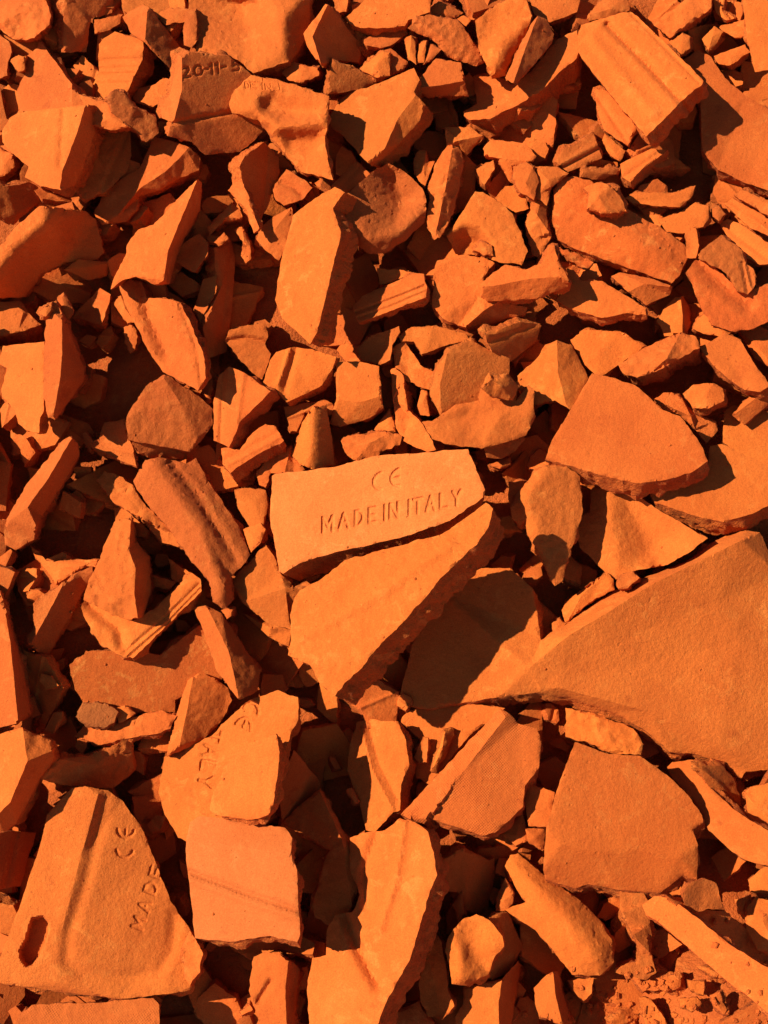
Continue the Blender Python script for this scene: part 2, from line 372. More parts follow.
# ------------------------------------------------------------------ the heap, piece by piece
# kind, description, place (0.1 mm), turn, coarseness, clay, wear, thickness vector (mm), outline, ridges, relief, slot (0.1 mm)
SHARDS = [
('T','shaded slab at the top edge,in a deep gap right of the pitted lump',(-3615,5590,8833),(0.816,0.563,0.106,0.073),1,'',0,(-9.0,4.5,-26.0,0.07),[(-236,301,-50),(350,308,-205),(290,77,-104),(33,19,-16),(-75,-353,149),(-349,-349,223)],[[(-314,-314,216),(-4,-30,49),(260,69,-75)]],[(5.5,2.8,[(387,309),(-189,-423)])],None),
('T','dim shard at the left edge,above the curved dark tile',(-4362,3587,7537),(0.853,0.495,0.146,0.085),1,'',0,(-7.9,1.6,-18.1,0.07),[(-227,238,6),(-37,173,-41),(170,220,-126),(290,164,-150),(272,-8,-92),(38,-189,44),(-37,-267,95),(-184,-186,123),(-266,-141,139)],[[(-59,172,-3),(-4,-154,78)]],[],None),
('P','square flake on the bare earth,at the bottom right',(2921,-3720,2956),(0.98,0.153,-0.125,-0.02),1,'',0,(0.7,-0.7,-23.8,0.2),[(-135,42,16),(117,88,-3),(84,-50,-12),(-67,-80,-1)],[[(76,-45,7),(-7,-3,45),(-121,38,37)]],[],None),
('P',"flat crumb on the bare earth,under the long plank's middle",(3089,-3846,3238),(0.979,0.152,-0.135,-0.021),1,'',0,(0.3,-0.7,-17.5,0.18),[(-76,60,21),(81,45,-11),(58,-74,-19),(-63,-30,9)],[[(52,-67,-22),(10,15,-14),(-57,-27,2)]],[],None),
('P',"pale upright crumb on the bare earth,nearest the long plank's foot",(3245,-4030,3336),(0.979,0.145,-0.144,-0.021),1,'',0,(1.6,-0.4,-11.4,0.11),[(-71,73,10),(27,102,18),(66,-58,-8),(29,-101,-16),(-52,-15,-4)],[[(-63,65,23),(-20,7,35),(26,-91,3)]],[],None),
('P',"thin flake,lying along the long plank's lower edge",(3278,-3700,3222),(0.977,0.157,-0.142,-0.023),0,'',0,(0.7,-1.0,-27.5,0.21),[(-168,63,22),(6,47,-1),(151,-58,-19),(9,-51,-1)],[[(136,-53,1),(-2,17,45),(8,-46,22)]],[],None),
('P','five-sided crumb on the bare earth,near the bottom edge',(3000,-3996,3219),(0.98,0.145,-0.132,-0.02),1,'',0,(0.7,-0.7,-14.7,0.16),[(-89,46,14),(70,53,-2),(110,1,-12),(6,-72,-8),(-98,-28,8)],[[(-88,-25,18),(-11,4,29),(63,48,12)]],[],None),
('P','tilted flake at the bottom edge,left end of the bare earth',(2721,-3983,2835),(0.983,0.141,-0.117,-0.017),1,'',0,(1.4,-0.9,-30.2,0.2),[(-131,161,16),(-17,145,14),(108,-36,-3),(122,-125,-12),(-83,-141,-14)],[[(98,-32,-12),(9,35,-18),(-118,145,3)]],[],None),
('P','small chip at the left edge,just under the pitted corner lump',(-4599,5154,8561),(0.82,0.547,0.137,0.092),1,'',0,(4.0,-2.0,-31.0,0.12),[(-50,263,-255),(72,176,-108),(85,60,-2),(23,-55,61),(-5,-198,168),(-124,-241,134)],[[(20,-50,48),(-10,-50,19),(65,158,-106)]],[],None),
('P','thumb-sized chip beside the tall pointed shard,on its left',(-4402,5047,8543),(0.822,0.546,0.133,0.088),1,'',0,(3.4,-1.7,-36.3,0.16),[(-102,17,-74),(-2,89,-77),(85,75,-14),(48,-83,98),(-29,-97,66)],[[(-26,-88,67),(-19,10,-3),(-2,80,-61)]],[],None),
('T','tall pointed shard,its tip up,behind the folded upper left plate',(-4001,4803,8423),(0.828,0.541,0.124,0.081),0,'',0,(11.8,-8.3,-22.0,0.07),[(-59,477,-482),(14,328,-290),(224,-5,190),(366,-243,537),(444,-298,657),(421,-463,796),(-388,-365,19),(-402,-92,-241),(-291,67,-297),(-267,273,-463),(-117,374,-436)],[[(236,-19,259),(202,-278,474)]],[],None),
('P','small flat flake,above the scored five-sided shard',(-3385,5587,8784),(0.818,0.562,0.1,0.069),1,'',0,(-0.7,-1.4,-36.6,0.18),[(-165,52,-71),(184,110,-60),(141,9,17),(8,-63,54),(-167,-106,60)],[[(-150,-95,63),(35,26,7),(-148,46,-52)]],[],None),
('P','flat chip at the top,left of the hollowed boulder',(-2606,5637,8861),(0.819,0.567,0.077,0.054),1,'',0,(2.8,-2.8,-20.3,0.11),[(-179,19,-96),(-15,91,-98),(218,76,18),(190,-52,135),(-64,-95,68),(-153,-38,-27)],[[(-57,-85,77),(31,9,43),(-161,17,-67)]],[],None),
('C','bright notched chunk,below the scored shard and left of the dated tile',(-2828,4854,8267),(0.835,0.54,0.089,0.057),1,'',0,(8.4,-11.1,-42.4,0.17),[(-296,29,-202),(-59,59,-96),(182,161,-63),(256,131,12),(251,14,132),(173,-101,210),(-33,-174,165),(-197,-102,-7),(-284,-15,-149)],[[(-30,-156,167),(33,17,46),(-266,26,-160)]],[],None),
('P',"rounded chip at the left edge,level with the folded plate's foot",(-4514,4017,7780),(0.844,0.509,0.146,0.088),1,'',0,(3.2,0.0,-21.2,0.09),[(-72,192,-156),(94,103,-3),(93,-29,74),(-5,-117,66),(-111,-147,19)],[[(-4,-105,76),(-24,-12,34),(84,92,18)]],[],None),
('P','flat dim flake,lodged under the curved dark tile',(-3473,2988,6993),(0.872,0.47,0.122,0.066),1,'',0,(-2.3,-1.8,-32.9,0.19),[(-294,-3,1),(-124,116,15),(258,87,10),(188,-78,-10),(-23,-123,-15)],[[(232,78,27),(-27,32,49),(169,-70,13)]],[],None),
('P',"oval chip,under the channelled shard's left side",(-2960,2296,6509),(0.889,0.442,0.109,0.054),1,'',0,(2.2,0.0,-31.8,0.19),[(-75,133,-84),(31,178,-48),(77,27,29),(47,-122,67),(-13,-167,53),(-68,-48,-17)],[[(43,-110,70),(-16,8,13),(28,160,-31)]],[],None),
('C','lit wedge in a dark gap,right of the upright blade',(-3401,2599,6725),(0.88,0.454,0.122,0.063),1,'',0,(5.2,-6.5,-33.3,0.17),[(-264,-116,-130),(-154,4,-115),(80,230,-65),(193,154,59),(173,64,93),(71,-189,155),(-103,-145,3)],[[(156,58,65),(-16,6,-61),(-238,-105,-141)],[(-16,6,-61),(-82,-116,-7)]],[],None),
('C','rough shaded piece,right below the blunt triangular rock',(-2488,1169,5793),(0.913,0.393,0.098,0.042),2,'d',0,(-4.2,4.2,-41.3,0.19),[(-398,129,107),(178,102,-19),(379,43,-70),(295,-108,-79),(-117,-121,3),(-317,-47,58)],[[(264,-97,-55),(-17,28,47),(-285,-42,72)]],[],None),
('T','broad reddish slab,smooth,below the V-shaped tile piece',(-2581,-954,4426),(0.95,0.289,0.109,0.033),0,'m',0,(-0.9,2.2,-21.0,0.07),[(-858,87,-109),(-641,239,-56),(-216,250,7),(108,196,45),(526,524,157),(695,361,157),(813,88,132),(786,-76,103),(286,-293,-3),(291,-423,-22),(-298,-421,-106),(-672,-345,-147),(-784,-183,-139)],[],[],None),
('T','curved thin rim,arching behind the dull two-faced blade',(-3590,72,5088),(0.928,0.339,0.145,0.053),1,'',0,(3.2,-2.1,-12.2,0.07),[(-401,231,-372),(-182,22,-140),(-28,22,-29),(357,36,248),(344,-50,272),(235,-36,186),(-79,-239,35),(-267,22,-200)],[[(-25,20,-6),(-28,-51,50),(211,-32,192)]],[(4.2,1.8,[(-411,13),(378,-135)]),(4.2,2.6,[(-394,127),(397,-25)])],None),
('T','mottled dark red slab,left of the slotted tile',(-3928,-2568,3395),(0.964,0.206,0.163,0.035),1,'m',0,(-11.5,1.7,-19.2,0.07),[(-213,209,195),(-49,238,80),(192,230,-93),(138,-11,-100),(92,-314,-125),(-149,-345,44)],[[(173,206,-89),(-48,4,22),(-135,-312,33)]],[(5.3,2.6,[(-1,366),(-68,-346)])],None),
('T','shaded triangular shard,right of the overlying plate',(-917,-2033,3763),(0.971,0.236,0.04,0.01),0,'',0,(-6.7,4.0,-15.5,0.07),[(-59,432,265),(229,108,-88),(212,-81,-173),(19,-205,-117),(-171,-285,-39),(-219,24,153)],[[(-53,389,248),(-26,83,83),(190,-72,-144)]],[],None),
('T','dim ridged block,in the shadow under the cross-hatched slab',(920,-2776,3275),(0.979,0.198,-0.04,-0.008),1,'',0,(-9.5,3.2,-18.2,0.07),[(-287,180,369),(-69,311,223),(204,187,-97),(261,214,-136),(256,29,-222),(161,-339,-314),(-89,-333,-82),(-137,-126,67),(-270,-124,196)],[[(-70,297,261),(-61,-306,-52)]],[],None),
('T',"shadowed ledge,at the right end of the tongue-shaped plate's tip",(1333,445,5334),(0.931,0.361,-0.055,-0.021),1,'d',0,(0.9,-0.9,-10.5,0.07),[(-143,66,-23),(91,81,-21),(221,-95,34),(-172,-51,10)],[[(-128,60,-26),(12,23,-19),(82,73,-25)]],[],None),
('T','shaded plate,under the pale flaked plate,right of the dull leaning plate',(1491,2103,6644),(0.894,0.444,-0.057,-0.028),0,'',0,(-7.0,4.2,-16.2,0.07),[(-335,65,274),(70,199,-46),(312,157,-236),(256,-22,-200),(-39,-258,18),(-246,-138,190)],[[(-302,58,257),(26,62,9),(230,-20,-167)]],[(4.6,2.0,[(-324,-49),(284,179)])],None),
('T','shaded column,right of the channelled shard',(-1922,2701,6791),(0.884,0.461,0.07,0.037),0,'',0,(-10.9,1.6,-18.2,0.07),[(-48,578,-91),(153,678,-261),(192,467,-244),(125,-140,-63),(47,-620,98),(-195,-697,302),(-211,-313,232),(-50,71,23)],[[(137,608,-215),(26,161,-4),(-190,-282,234)]],[(5.9,2.0,[(163,684),(-66,-685)])],None),
('P','pitted triangular piece,right of the folded upper left plate',(-3241,4116,8322),(0.839,0.53,0.107,0.068),2,'',0,(2.3,-1.5,-33.5,0.16),[(-277,244,-314),(38,144,-95),(272,-123,221),(96,-151,162),(-134,-109,24)],[[(-120,-98,51),(74,-17,119),(245,-110,235)]],[],None),
('T','five-sided shard with straight scored lines,near the top left',(-3234,5076,8499),(0.828,0.548,0.099,0.066),0,'',0,(12.6,-6.4,-22.0,0.07),[(7,383,-322),(334,278,-33),(303,61,135),(219,-68,195),(90,-281,299),(56,-310,303),(-195,-383,209),(-279,-141,-51),(-225,-68,-79),(-195,238,-321),(-125,311,-341)],[],[(5.5,3.6,[(-220,48),(280,76)]),(4.8,2.7,[(-235,-40),(240,-19)]),(5.5,3.6,[(-248,-106),(186,-93)]),(4.8,2.7,[(-276,-204),(115,-191)])],None),
('T',"half-shaded leaf-shaped shard,right of the folded upper left plate's flank",(-3325,4027,7795),(0.849,0.513,0.11,0.066),1,'d',0,(-1.9,-0.8,-18.0,0.07),[(-129,395,-247),(325,383,-198),(310,71,-15),(248,-105,85),(-43,-338,198),(-258,-417,228),(-365,-278,135),(-76,307,-190)],[[(-116,356,-229),(-60,-97,36),(224,-95,68)]],[(5.4,1.9,[(310,378),(-141,-444)])],None),
('T','curved dark tile,shaded,with a lit broken rim at the left edge',(-3793,2544,7516),(0.865,0.476,0.139,0.076),1,'',6,(2.7,-1.8,-20.9,0.07),[(-552,-154,-200),(-453,58,-280),(-270,271,-316),(4,499,-312),(82,490,-265),(519,462,-691),(628,376,-735),(689,-14,-585),(609,-88,-582),(237,-126,-596),(-35,-249,-548),(-245,-515,-571),(-515,-524,-515),(-592,-502,-379)],[[(80,468,-224),(63,326,-143),(-285,58,-161),(-470,-176,-142),(-555,-293,-114)]],[],None),
('C','pale nub,just right of the spear-shaped wedge',(-2249,3012,7218),(0.873,0.48,0.081,0.044),1,'',0,(4.3,-2.6,-51.5,0.19),[(-6,149,-101),(102,208,-85),(200,104,33),(178,-42,119),(35,-231,171),(-125,-159,41),(-226,-72,-67),(-161,46,-111)],[[(181,94,17),(27,61,-59),(-204,-65,-77)],[(27,61,-59),(-100,-128,26)]],[],None),
('P',"narrow chip,against the channelled shard's left side",(-3022,2527,6737),(0.883,0.453,0.11,0.057),1,'',0,(3.3,0.0,-26.3,0.17),[(-147,96,-131),(-39,171,-92),(56,6,34),(108,-128,120),(19,-143,69)],[[(-35,153,-65),(-3,27,33),(97,-115,131)]],[],None),
('C','sandy block at the left edge,above the flat-faced left shard',(-4275,2433,6700),(0.878,0.447,0.153,0.078),1,'',0,(1.1,-14.8,-42.5,0.15),[(-216,187,-196),(57,196,-91),(134,61,19),(261,-73,149),(5,-161,97),(-240,-206,23)],[[(4,-145,105),(72,54,44),(51,176,-59)],[(72,54,44),(-173,149,-148)]],[],None),
('T','flat-faced left shard,brightly lit,behind the upright blade',(-4124,1549,6355),(0.893,0.416,0.157,0.073),0,'',0,(7.6,-1.4,-19.5,0.07),[(-226,497,-434),(-12,521,-241),(293,543,49),(251,-211,348),(212,-297,348),(191,-467,404),(58,-443,256),(-21,-373,145),(-56,-215,40),(-176,-70,-142),(-187,3,-185),(-121,255,-230),(-233,316,-363)],[],[],None),
('T',"forked flake,tucked under the blunt triangular rock's left end",(-3190,1232,5864),(0.908,0.395,0.124,0.054),1,'d',0,(1.6,-2.1,-12.3,0.07),[(-245,96,-162),(-210,102,-149),(-139,6,-68),(-67,21,-42),(-5,216,-112),(226,260,-27),(249,36,98),(302,-82,184),(338,-286,309),(101,-185,143),(-154,-68,-37),(-169,-112,-21),(-240,6,-114)],[[(-60,19,-46),(-57,-20,-38),(91,-167,118)]],[(4.4,1.7,[(-392,68),(358,-155)])],None),
('P','bright chip,between the fluted slab and the lump on the V',(-2871,445,5332),(0.925,0.358,0.116,0.045),1,'',0,(3.7,-1.0,-30.3,0.19),[(-168,172,-169),(-81,202,-116),(203,-79,172),(175,-151,172),(-137,-138,-58)],[[(-123,-125,-61),(45,-47,25),(-73,181,-115)]],[],None),
('P','small flake,inside the angle of the V-shaped tile piece',(-2466,-106,4958),(0.937,0.332,0.102,0.036),1,'',0,(0.8,-1.6,-29.9,0.21),[(-138,82,-77),(34,38,-2),(148,9,48),(64,-78,51),(-107,-49,-19)],[[(-96,-44,-8),(-17,-19,24),(-124,73,-58)]],[],None),
('P','triangular chip,right above the arm of the V-shaped tile piece',(-2311,-18,5014),(0.936,0.336,0.095,0.034),1,'',0,(2.8,-0.5,-29.8,0.2),[(-110,169,-95),(149,-7,92),(23,-94,30),(-64,-66,-27)],[[(-99,152,-76),(-7,18,16),(20,-85,39)]],[],None),
('P','crumbly bit,touching the brown stone on its right',(-2827,-1350,4228),(0.955,0.27,0.12,0.034),2,'',0,(0.9,-0.9,-29.8,0.2),[(-88,64,-41),(6,92,-8),(120,8,45),(15,-75,14),(-53,-89,-10)],[[(-80,58,-29),(5,21,18),(6,83,2)]],[],None),
('T','flaky long splinter,lying level below the brown stone',(-2748,-1465,4147),(0.957,0.264,0.117,0.032),2,'',0,(1.1,-2.9,-13.2,0.07),[(-591,-98,-189),(-503,13,-191),(-145,40,-67),(152,151,10),(316,179,62),(482,123,143),(418,-15,163),(271,-70,125),(-54,-125,20),(-350,-194,-70)],[],[],None),
('T',"flat reddish plate,behind the cross-hatched slab,under the wide slab's rim",(584,-1544,3999),(0.965,0.26,-0.025,-0.007),0,'',0,(2.0,-1.3,-15.5,0.07),[(-412,212,-85),(-311,331,-81),(317,403,12),(736,346,87),(353,60,52),(78,-256,39),(-86,-465,33),(-237,-394,1),(-258,-226,-19),(-191,7,-31)],[],[],None),
('P',"lit flake,on top of the creased cube-like chunk's left",(785,-3054,3209),(0.982,0.186,-0.034,-0.006),1,'',0,(2.7,-0.9,-29.3,0.2),[(-78,29,-28),(35,168,17),(56,-60,19),(-14,-136,-8)],[[(32,151,25),(-12,-36,19),(-70,26,-13)]],[],None),
('T','reddish plate,at the bottom edge right of the large pale slab',(278,-3944,2482),(0.99,0.139,-0.012,-0.002),0,'m',0,(0.0,-1.4,-16.1,0.07),[(-347,16,10),(88,186,20),(114,113,11),(248,-8,-6),(245,-152,-23),(-347,-152,-10)],[[(223,-7,8),(35,-32,30),(-312,14,26)]],[],None),
('P','flat sliver,between the sandy lobed chunk and the tongue-shaped plate',(-1230,-536,4659),(0.949,0.311,0.052,0.017),1,'',0,(1.5,-0.5,-29.3,0.19),[(-351,186,-129),(28,69,0),(201,11,61),(174,-188,77),(-57,-75,-8)],[[(-51,-67,24),(-29,12,68),(25,62,40)]],[],None),
('P',"rough red bit,under the long worn slab's left corner",(2269,3033,7106),(0.874,0.477,-0.081,-0.044),2,'m',0,(-1.0,0.0,-26.7,0.19),[(-221,131,11),(32,42,-28),(193,-33,-45),(106,-122,20),(-109,-18,41)],[[(173,-29,-53),(48,-17,-38),(-98,-16,22)]],[],None),
('P',"thin upright chip,right of the blunt triangular rock's top",(-2031,1729,6184),(0.903,0.42,0.078,0.036),1,'',0,(1.9,-0.9,-17.2,0.14),[(-72,-27,-19),(7,183,-74),(65,123,-24),(30,-131,69),(-30,-146,49)],[[(-27,-131,58),(-6,-22,42),(58,110,-4)]],[],None),
('P',"oblong chip,below the stepped oblong block's lower left end",(2739,4204,7882),(0.848,0.519,-0.09,-0.055),1,'',0,(2.1,-1.0,-33.9,0.2),[(-109,177,-124),(151,-29,29),(99,-146,104),(-12,-88,58),(-132,88,-66)],[[(89,-131,111),(10,-20,60),(-119,79,-37)]],[],None),
('T','dull plate,in the gap under the stepped oblong block',(2316,4070,7880),(0.851,0.518,-0.077,-0.047),1,'d',0,(-1.5,0.8,-17.7,0.07),[(-259,-89,122),(-198,45,38),(6,135,-67),(151,259,-171),(276,-45,-61),(139,-101,7),(-112,-201,132)],[],[(5.6,-2.8,[(-225,-119),(226,120)]),(4.4,2.3,[(-194,-169),(258,69)])],None),
('T','hollowed boulder,big dimple in its face,at the top edge',(-1606,5148,8801),(0.826,0.561,0.05,0.034),1,'',4,(10.5,-8.9,-33.7,0.07),[(-723,527,-728),(722,512,-160),(739,245,-184),(661,-28,-16),(539,-190,153),(435,-263,330),(17,-380,340),(-129,-264,179),(-256,-190,63),(-640,-159,-115),(-669,26,-284),(-736,192,-451)],[[(-96,396,-665),(-36,148,-390),(-70,-28,-135)],[(266,427,-208),(389,165,100),(397,-92,256)]],[],None),
('T',"dark leaning shard,below the saddle-shaped tile's left end",(-1470,3737,7696),(0.859,0.508,0.051,0.03),0,'',0,(-11.2,1.6,-18.7,0.07),[(-224,174,118),(-160,290,26),(74,457,-213),(239,299,-284),(248,120,-231),(92,-263,17),(-23,-465,175),(-67,-434,200),(-162,-171,188)],[[(223,108,-216),(-46,-66,38),(-202,157,96)]],[(5.3,2.3,[(124,439),(24,-446)])],None),
('P','small crumb,under the bowed chip',(-1894,3092,7322),(0.871,0.485,0.068,0.038),1,'',0,(1.0,-1.0,-31.7,0.2),[(-91,-26,-10),(34,92,-45),(90,4,23),(-33,-69,32)],[[(-82,-23,2),(15,-16,42),(81,3,35)]],[],None),
('P',"lit patch of tile,against the shaded column's left side",(-2081,2615,6834),(0.884,0.46,0.076,0.04),0,'',0,(2.9,-1.0,-31.5,0.2),[(-139,-124,-12),(-22,234,-136),(145,278,-66),(123,84,24),(-36,-183,77),(-70,-286,113)],[[(-126,-112,-20),(-9,-66,9),(110,76,11)]],[],None),
('C','pitted round-edged lump,cut off by the top left corner',(-4363,5402,8895),(0.813,0.561,0.129,0.089),2,'',0,(9.3,-6.2,-50.0,0.13),[(-331,346,-594),(290,340,-160),(333,56,177),(303,-42,262),(169,-140,272),(11,-211,121),(-137,-198,2),(-271,-85,-174),(-387,-57,-210)],[[(-258,-14,-108),(92,127,-12),(226,28,130)]],[],None),
('T','folded upper left plate,a rib down its middle and a dark right flank',(-3879,3768,8130),(0.842,0.517,0.13,0.08),0,'',0,(12.3,-5.9,-23.6,0.07),[(-478,178,-508),(-391,308,-541),(-266,379,-500),(218,421,-159),(506,455,5),(556,289,-52),(560,162,-26),(377,-221,130),(253,-434,159),(102,-464,452),(-105,-427,254),(-280,-333,38),(-226,-220,-6),(-359,-108,-198),(-491,48,-419)],[[(457,419,62),(357,172,179),(139,-258,332),(91,-443,426)]],[(6.4,3.2,[(230,401),(122,-217)])],None),
('C','bar with lit left end and shaded right flank,near the top edge',(-2767,5170,8783),(0.823,0.559,0.085,0.058),1,'',0,(6.5,-2.2,-51.9,0.17),[(-344,234,-400),(-82,376,-372),(-8,332,-292),(310,-96,-231),(286,-326,-49),(202,-365,91),(19,-180,15),(-111,-38,-33),(-266,62,-246)],[[(-43,289,-246),(-96,-9,-34)]],[],None),
('C','rough short bar,slanting down to the right below the scored shard',(-2919,4104,8364),(0.839,0.532,0.097,0.061),2,'d',0,(-4.5,1.8,-53.7,0.19),[(-278,165,-44),(-169,249,-94),(-69,222,-93),(78,69,-39),(275,-44,-10),(289,-213,63),(132,-310,123),(-30,-155,73),(-219,12,19)],[[(-250,148,-17),(16,61,27),(70,62,-7)]],[],None),
('C','long hog-backed chunk,its top pale,below the dated tile',(-2795,3779,7702),(0.855,0.507,0.095,0.056),1,'',0,(11.9,-6.1,-52.0,0.17),[(109,489,-263),(313,440,-94),(513,371,52),(622,249,58),(600,114,99),(376,25,47),(135,-111,15),(-115,-191,-98),(-137,-337,-12),(-298,-472,11),(-569,-508,-69),(-654,-373,-179),(-548,-191,-233),(-323,2,-216),(-79,138,-148),(28,342,-216)],[[(462,325,102),(205,91,90),(-95,-88,11),(-372,-392,20)]],[],None),
('C','spear-shaped wedge,pointing up to the right,dark on its right flank',(-2625,2884,7406),(0.869,0.482,0.095,0.053),1,'',0,(6.6,-2.2,-50.9,0.17),[(-519,-506,-8),(-468,-363,-65),(-322,-103,-135),(-302,-2,-185),(-176,158,-206),(3,210,-128),(344,547,-127),(529,720,-120),(576,683,-218),(548,395,-246),(285,-46,-176),(141,-452,24),(-6,-459,206),(-233,-360,79),(-381,-405,14)],[[(512,690,-97),(146,-73,166),(77,-398,314)]],[],None),
('T','channelled shard,a dark hollow down its length,below the spear-shaped wedge',(-2534,2179,6751),(0.888,0.447,0.096,0.048),1,'',4,(8.9,-3.0,-20.5,0.07),[(-490,508,-547),(-348,564,-492),(-222,538,-406),(-160,341,-270),(65,327,-127),(209,291,-21),(309,65,158),(434,-265,412),(451,-546,574),(359,-687,589),(223,-605,457),(-12,-490,246),(-170,-249,23),(-307,33,-203),(-426,297,-406)],[],[(15.5,10.7,[(-222,550),(-145,146),(30,-269)]),(4.8,2.4,[(207,257),(362,-189),(397,-569)])],None),
('C','blunt triangular rock,sandy brown,left of the centre',(-2398,1390,6198),(0.906,0.411,0.095,0.043),1,'d',0,(-2.8,-5.1,-48.8,0.16),[(-504,-133,5),(-458,1,-16),(-278,270,-54),(-88,395,-67),(0,373,-61),(119,272,-40),(317,148,-13),(459,12,14),(444,-169,43),(306,-360,68),(192,-471,82),(-486,-333,38)],[[(274,-323,98),(100,76,83),(-79,354,-15)],[(100,76,83),(-367,1,6)]],[],None),
('C','coarse broken bar,running along the left of the fluted slab',(-2728,517,5498),(0.923,0.365,0.111,0.044),2,'',0,(1.7,-1.7,-48.5,0.19),[(-490,330,-278),(-404,434,-278),(-260,389,-213),(-87,269,-114),(56,33,10),(280,-199,166),(487,-370,298),(445,-427,300),(223,-371,199),(-1,-113,34),(-286,63,-124)],[[(-78,241,-48),(-66,-77,135),(-1,-101,99)],[(-66,-77,135),(390,-296,265)]],[],None),
('T','smooth bar at the left edge,its right flank dark',(-3994,-1127,4747),(0.941,0.288,0.169,0.052),0,'',0,(4.6,-1.8,-21.1,0.07),[(-282,865,-320),(-137,861,-217),(-14,480,-152),(132,51,-176),(248,-456,-18),(190,-526,27),(44,-571,116),(-190,-627,-50)],[[(-100,748,-146),(-5,315,-18),(58,-107,88),(119,-518,179)]],[],None),
('T','dull two-faced blade,slanting,left of the tooth-shaped lump',(-3593,-404,4907),(0.935,0.318,0.148,0.05),1,'d',0,(0.7,0.0,-16.1,0.07),[(351,445,98),(366,358,111),(292,218,-59),(-100,-575,-162),(-279,-426,-72),(-310,-342,-90),(-244,-256,-72),(-240,14,-91),(-26,201,-25),(202,373,48)],[[(36,220,41),(-113,-100,9),(-266,-397,-25)]],[],None),
('P','finger-sized chip,alone in the dark left of the brown stone',(-3554,-1446,4227),(0.952,0.265,0.149,0.042),1,'',0,(2.1,-1.0,-30.2,0.19),[(-118,-102,-61),(-24,91,-23),(69,105,32),(82,36,46),(-9,-129,7)],[[(-8,-116,17),(25,2,43),(-106,-92,-41)]],[],None),
('S','small dull brown stone,lying on the broad reddish slab',(-3081,-1389,4279),(0.953,0.269,0.131,0.037),2,'k',0,(1.6,-1.6,-18.4,0.07),[(-243,-26,-96),(-170,113,-81),(-20,126,-22),(131,85,44),(201,29,79),(166,-81,77),(61,-136,40),(-129,-108,-41)],[],[],None),
('C',"pitted dark wedge,lying just above the slotted tile's top",(-3103,-1844,3980),(0.96,0.246,0.132,0.034),2,'d',0,(-6.0,4.3,-48.2,0.19),[(-557,-40,53),(-394,80,135),(-94,108,68),(168,204,40),(298,301,46),(384,261,9),(467,-14,-270),(357,-124,-138),(226,-219,-144),(63,-231,-109),(-312,-187,4),(-535,-132,85)],[[(-354,72,149),(-15,19,82),(412,-12,-72)],[(-15,19,82),(306,208,21)]],[],None),
('C','two-toned rock,pale left and sandy right,above the lettered slab',(-2005,-1354,4259),(0.958,0.272,0.086,0.024),1,'',0,(2.0,-2.0,-37.4,0.15),[(-334,-466,-49),(-317,-372,-55),(-238,8,-75),(-133,352,-81),(-7,438,-52),(157,374,-31),(302,267,-50),(350,137,-58),(248,-78,-65),(72,-269,-60),(-85,-363,-59)],[[(-80,372,-8),(-130,29,29),(-190,-339,24)]],[],None),
('T',"worn edge of a tile,under the pale pink tile's foot",(-1123,-3371,2963),(0.984,0.169,0.049,0.008),1,'',0,(2.7,-2.7,-15.8,0.07),[(-526,48,-203),(-227,123,-96),(235,122,81),(397,34,152),(373,-64,151),(294,-64,120),(25,-15,11),(-241,-115,-84),(-353,-65,-130)],[[(-473,43,-193),(-108,-9,-67),(358,31,124)]],[],None),
('T','peaked two-faced shard,right of the pale pink tile',(-579,-2641,3487),(0.978,0.207,0.025,0.005),1,'d',0,(1.6,-0.8,-18.0,0.07),[(-498,364,-66),(-320,537,-19),(-109,710,35),(56,433,45),(219,130,52),(374,280,95),(348,-216,52),(227,-528,5),(22,-655,-44),(-135,-589,-70),(-169,-463,-67),(-42,-19,-10),(9,81,8)],[[(-108,666,91),(133,179,113),(246,-459,58)]],[],None),
('T','ridged upright shard,left of the cross-hatched slab',(-48,-1861,3947),(0.969,0.247,0.002,0.001),1,'',0,(8.6,-4.0,-20.4,0.07),[(-248,505,-139),(-127,535,-90),(59,510,-11),(199,507,49),(283,305,100),(313,46,133),(228,-160,111),(216,-413,126),(143,-434,96),(-47,-639,29),(-142,-621,-14),(-230,-317,-75),(-353,-6,-149),(-323,259,-154)],[],[(5.5,-3.3,[(-192,418),(-81,-6),(132,-394)]),(5.5,2.8,[(-115,459),(5,46),(195,-312)])],None),
('P','nub at the left foot of the ridged upright shard',(-334,-2079,3779),(0.972,0.235,0.015,0.004),1,'',0,(1.3,-0.7,-28.9,0.22),[(-70,59,-25),(-15,78,-8),(70,-61,25),(15,-75,8)],[[(13,-67,15),(-10,21,14),(63,-55,32)]],[],None),
('P','small upright chip,just left of the cross-hatched slab',(412,-1693,4027),(0.967,0.255,-0.018,-0.005),1,'',0,(1.8,-0.9,-12.2,0.1),[(-90,-60,-17),(10,159,-12),(66,145,3),(49,-114,23),(-35,-128,3)],[[(-31,-115,-7),(11,13,-22),(9,143,-23)]],[],None),
('P',"dark ragged stick,against the cross-hatched slab's left edge",(641,-1678,4057),(0.966,0.256,-0.028,-0.007),2,'',0,(-2.7,0.9,-14.0,0.12),[(-126,-223,15),(20,213,34),(118,214,-12),(74,49,-25),(-84,-250,-11)],[[(18,192,52),(-6,32,62),(66,44,4)]],[],None),
('T','dark rounded shard,behind the creased cube-like chunk',(1215,-3346,3027),(0.984,0.171,-0.053,-0.009),0,'',0,(-9.4,1.4,-15.7,0.07),[(-81,236,193),(-26,262,143),(83,290,32),(234,-36,-271),(84,-286,-214),(-108,-355,-32),(-175,-108,152)],[[(-158,-98,148),(20,-81,-28),(-24,236,143)]],[],None),
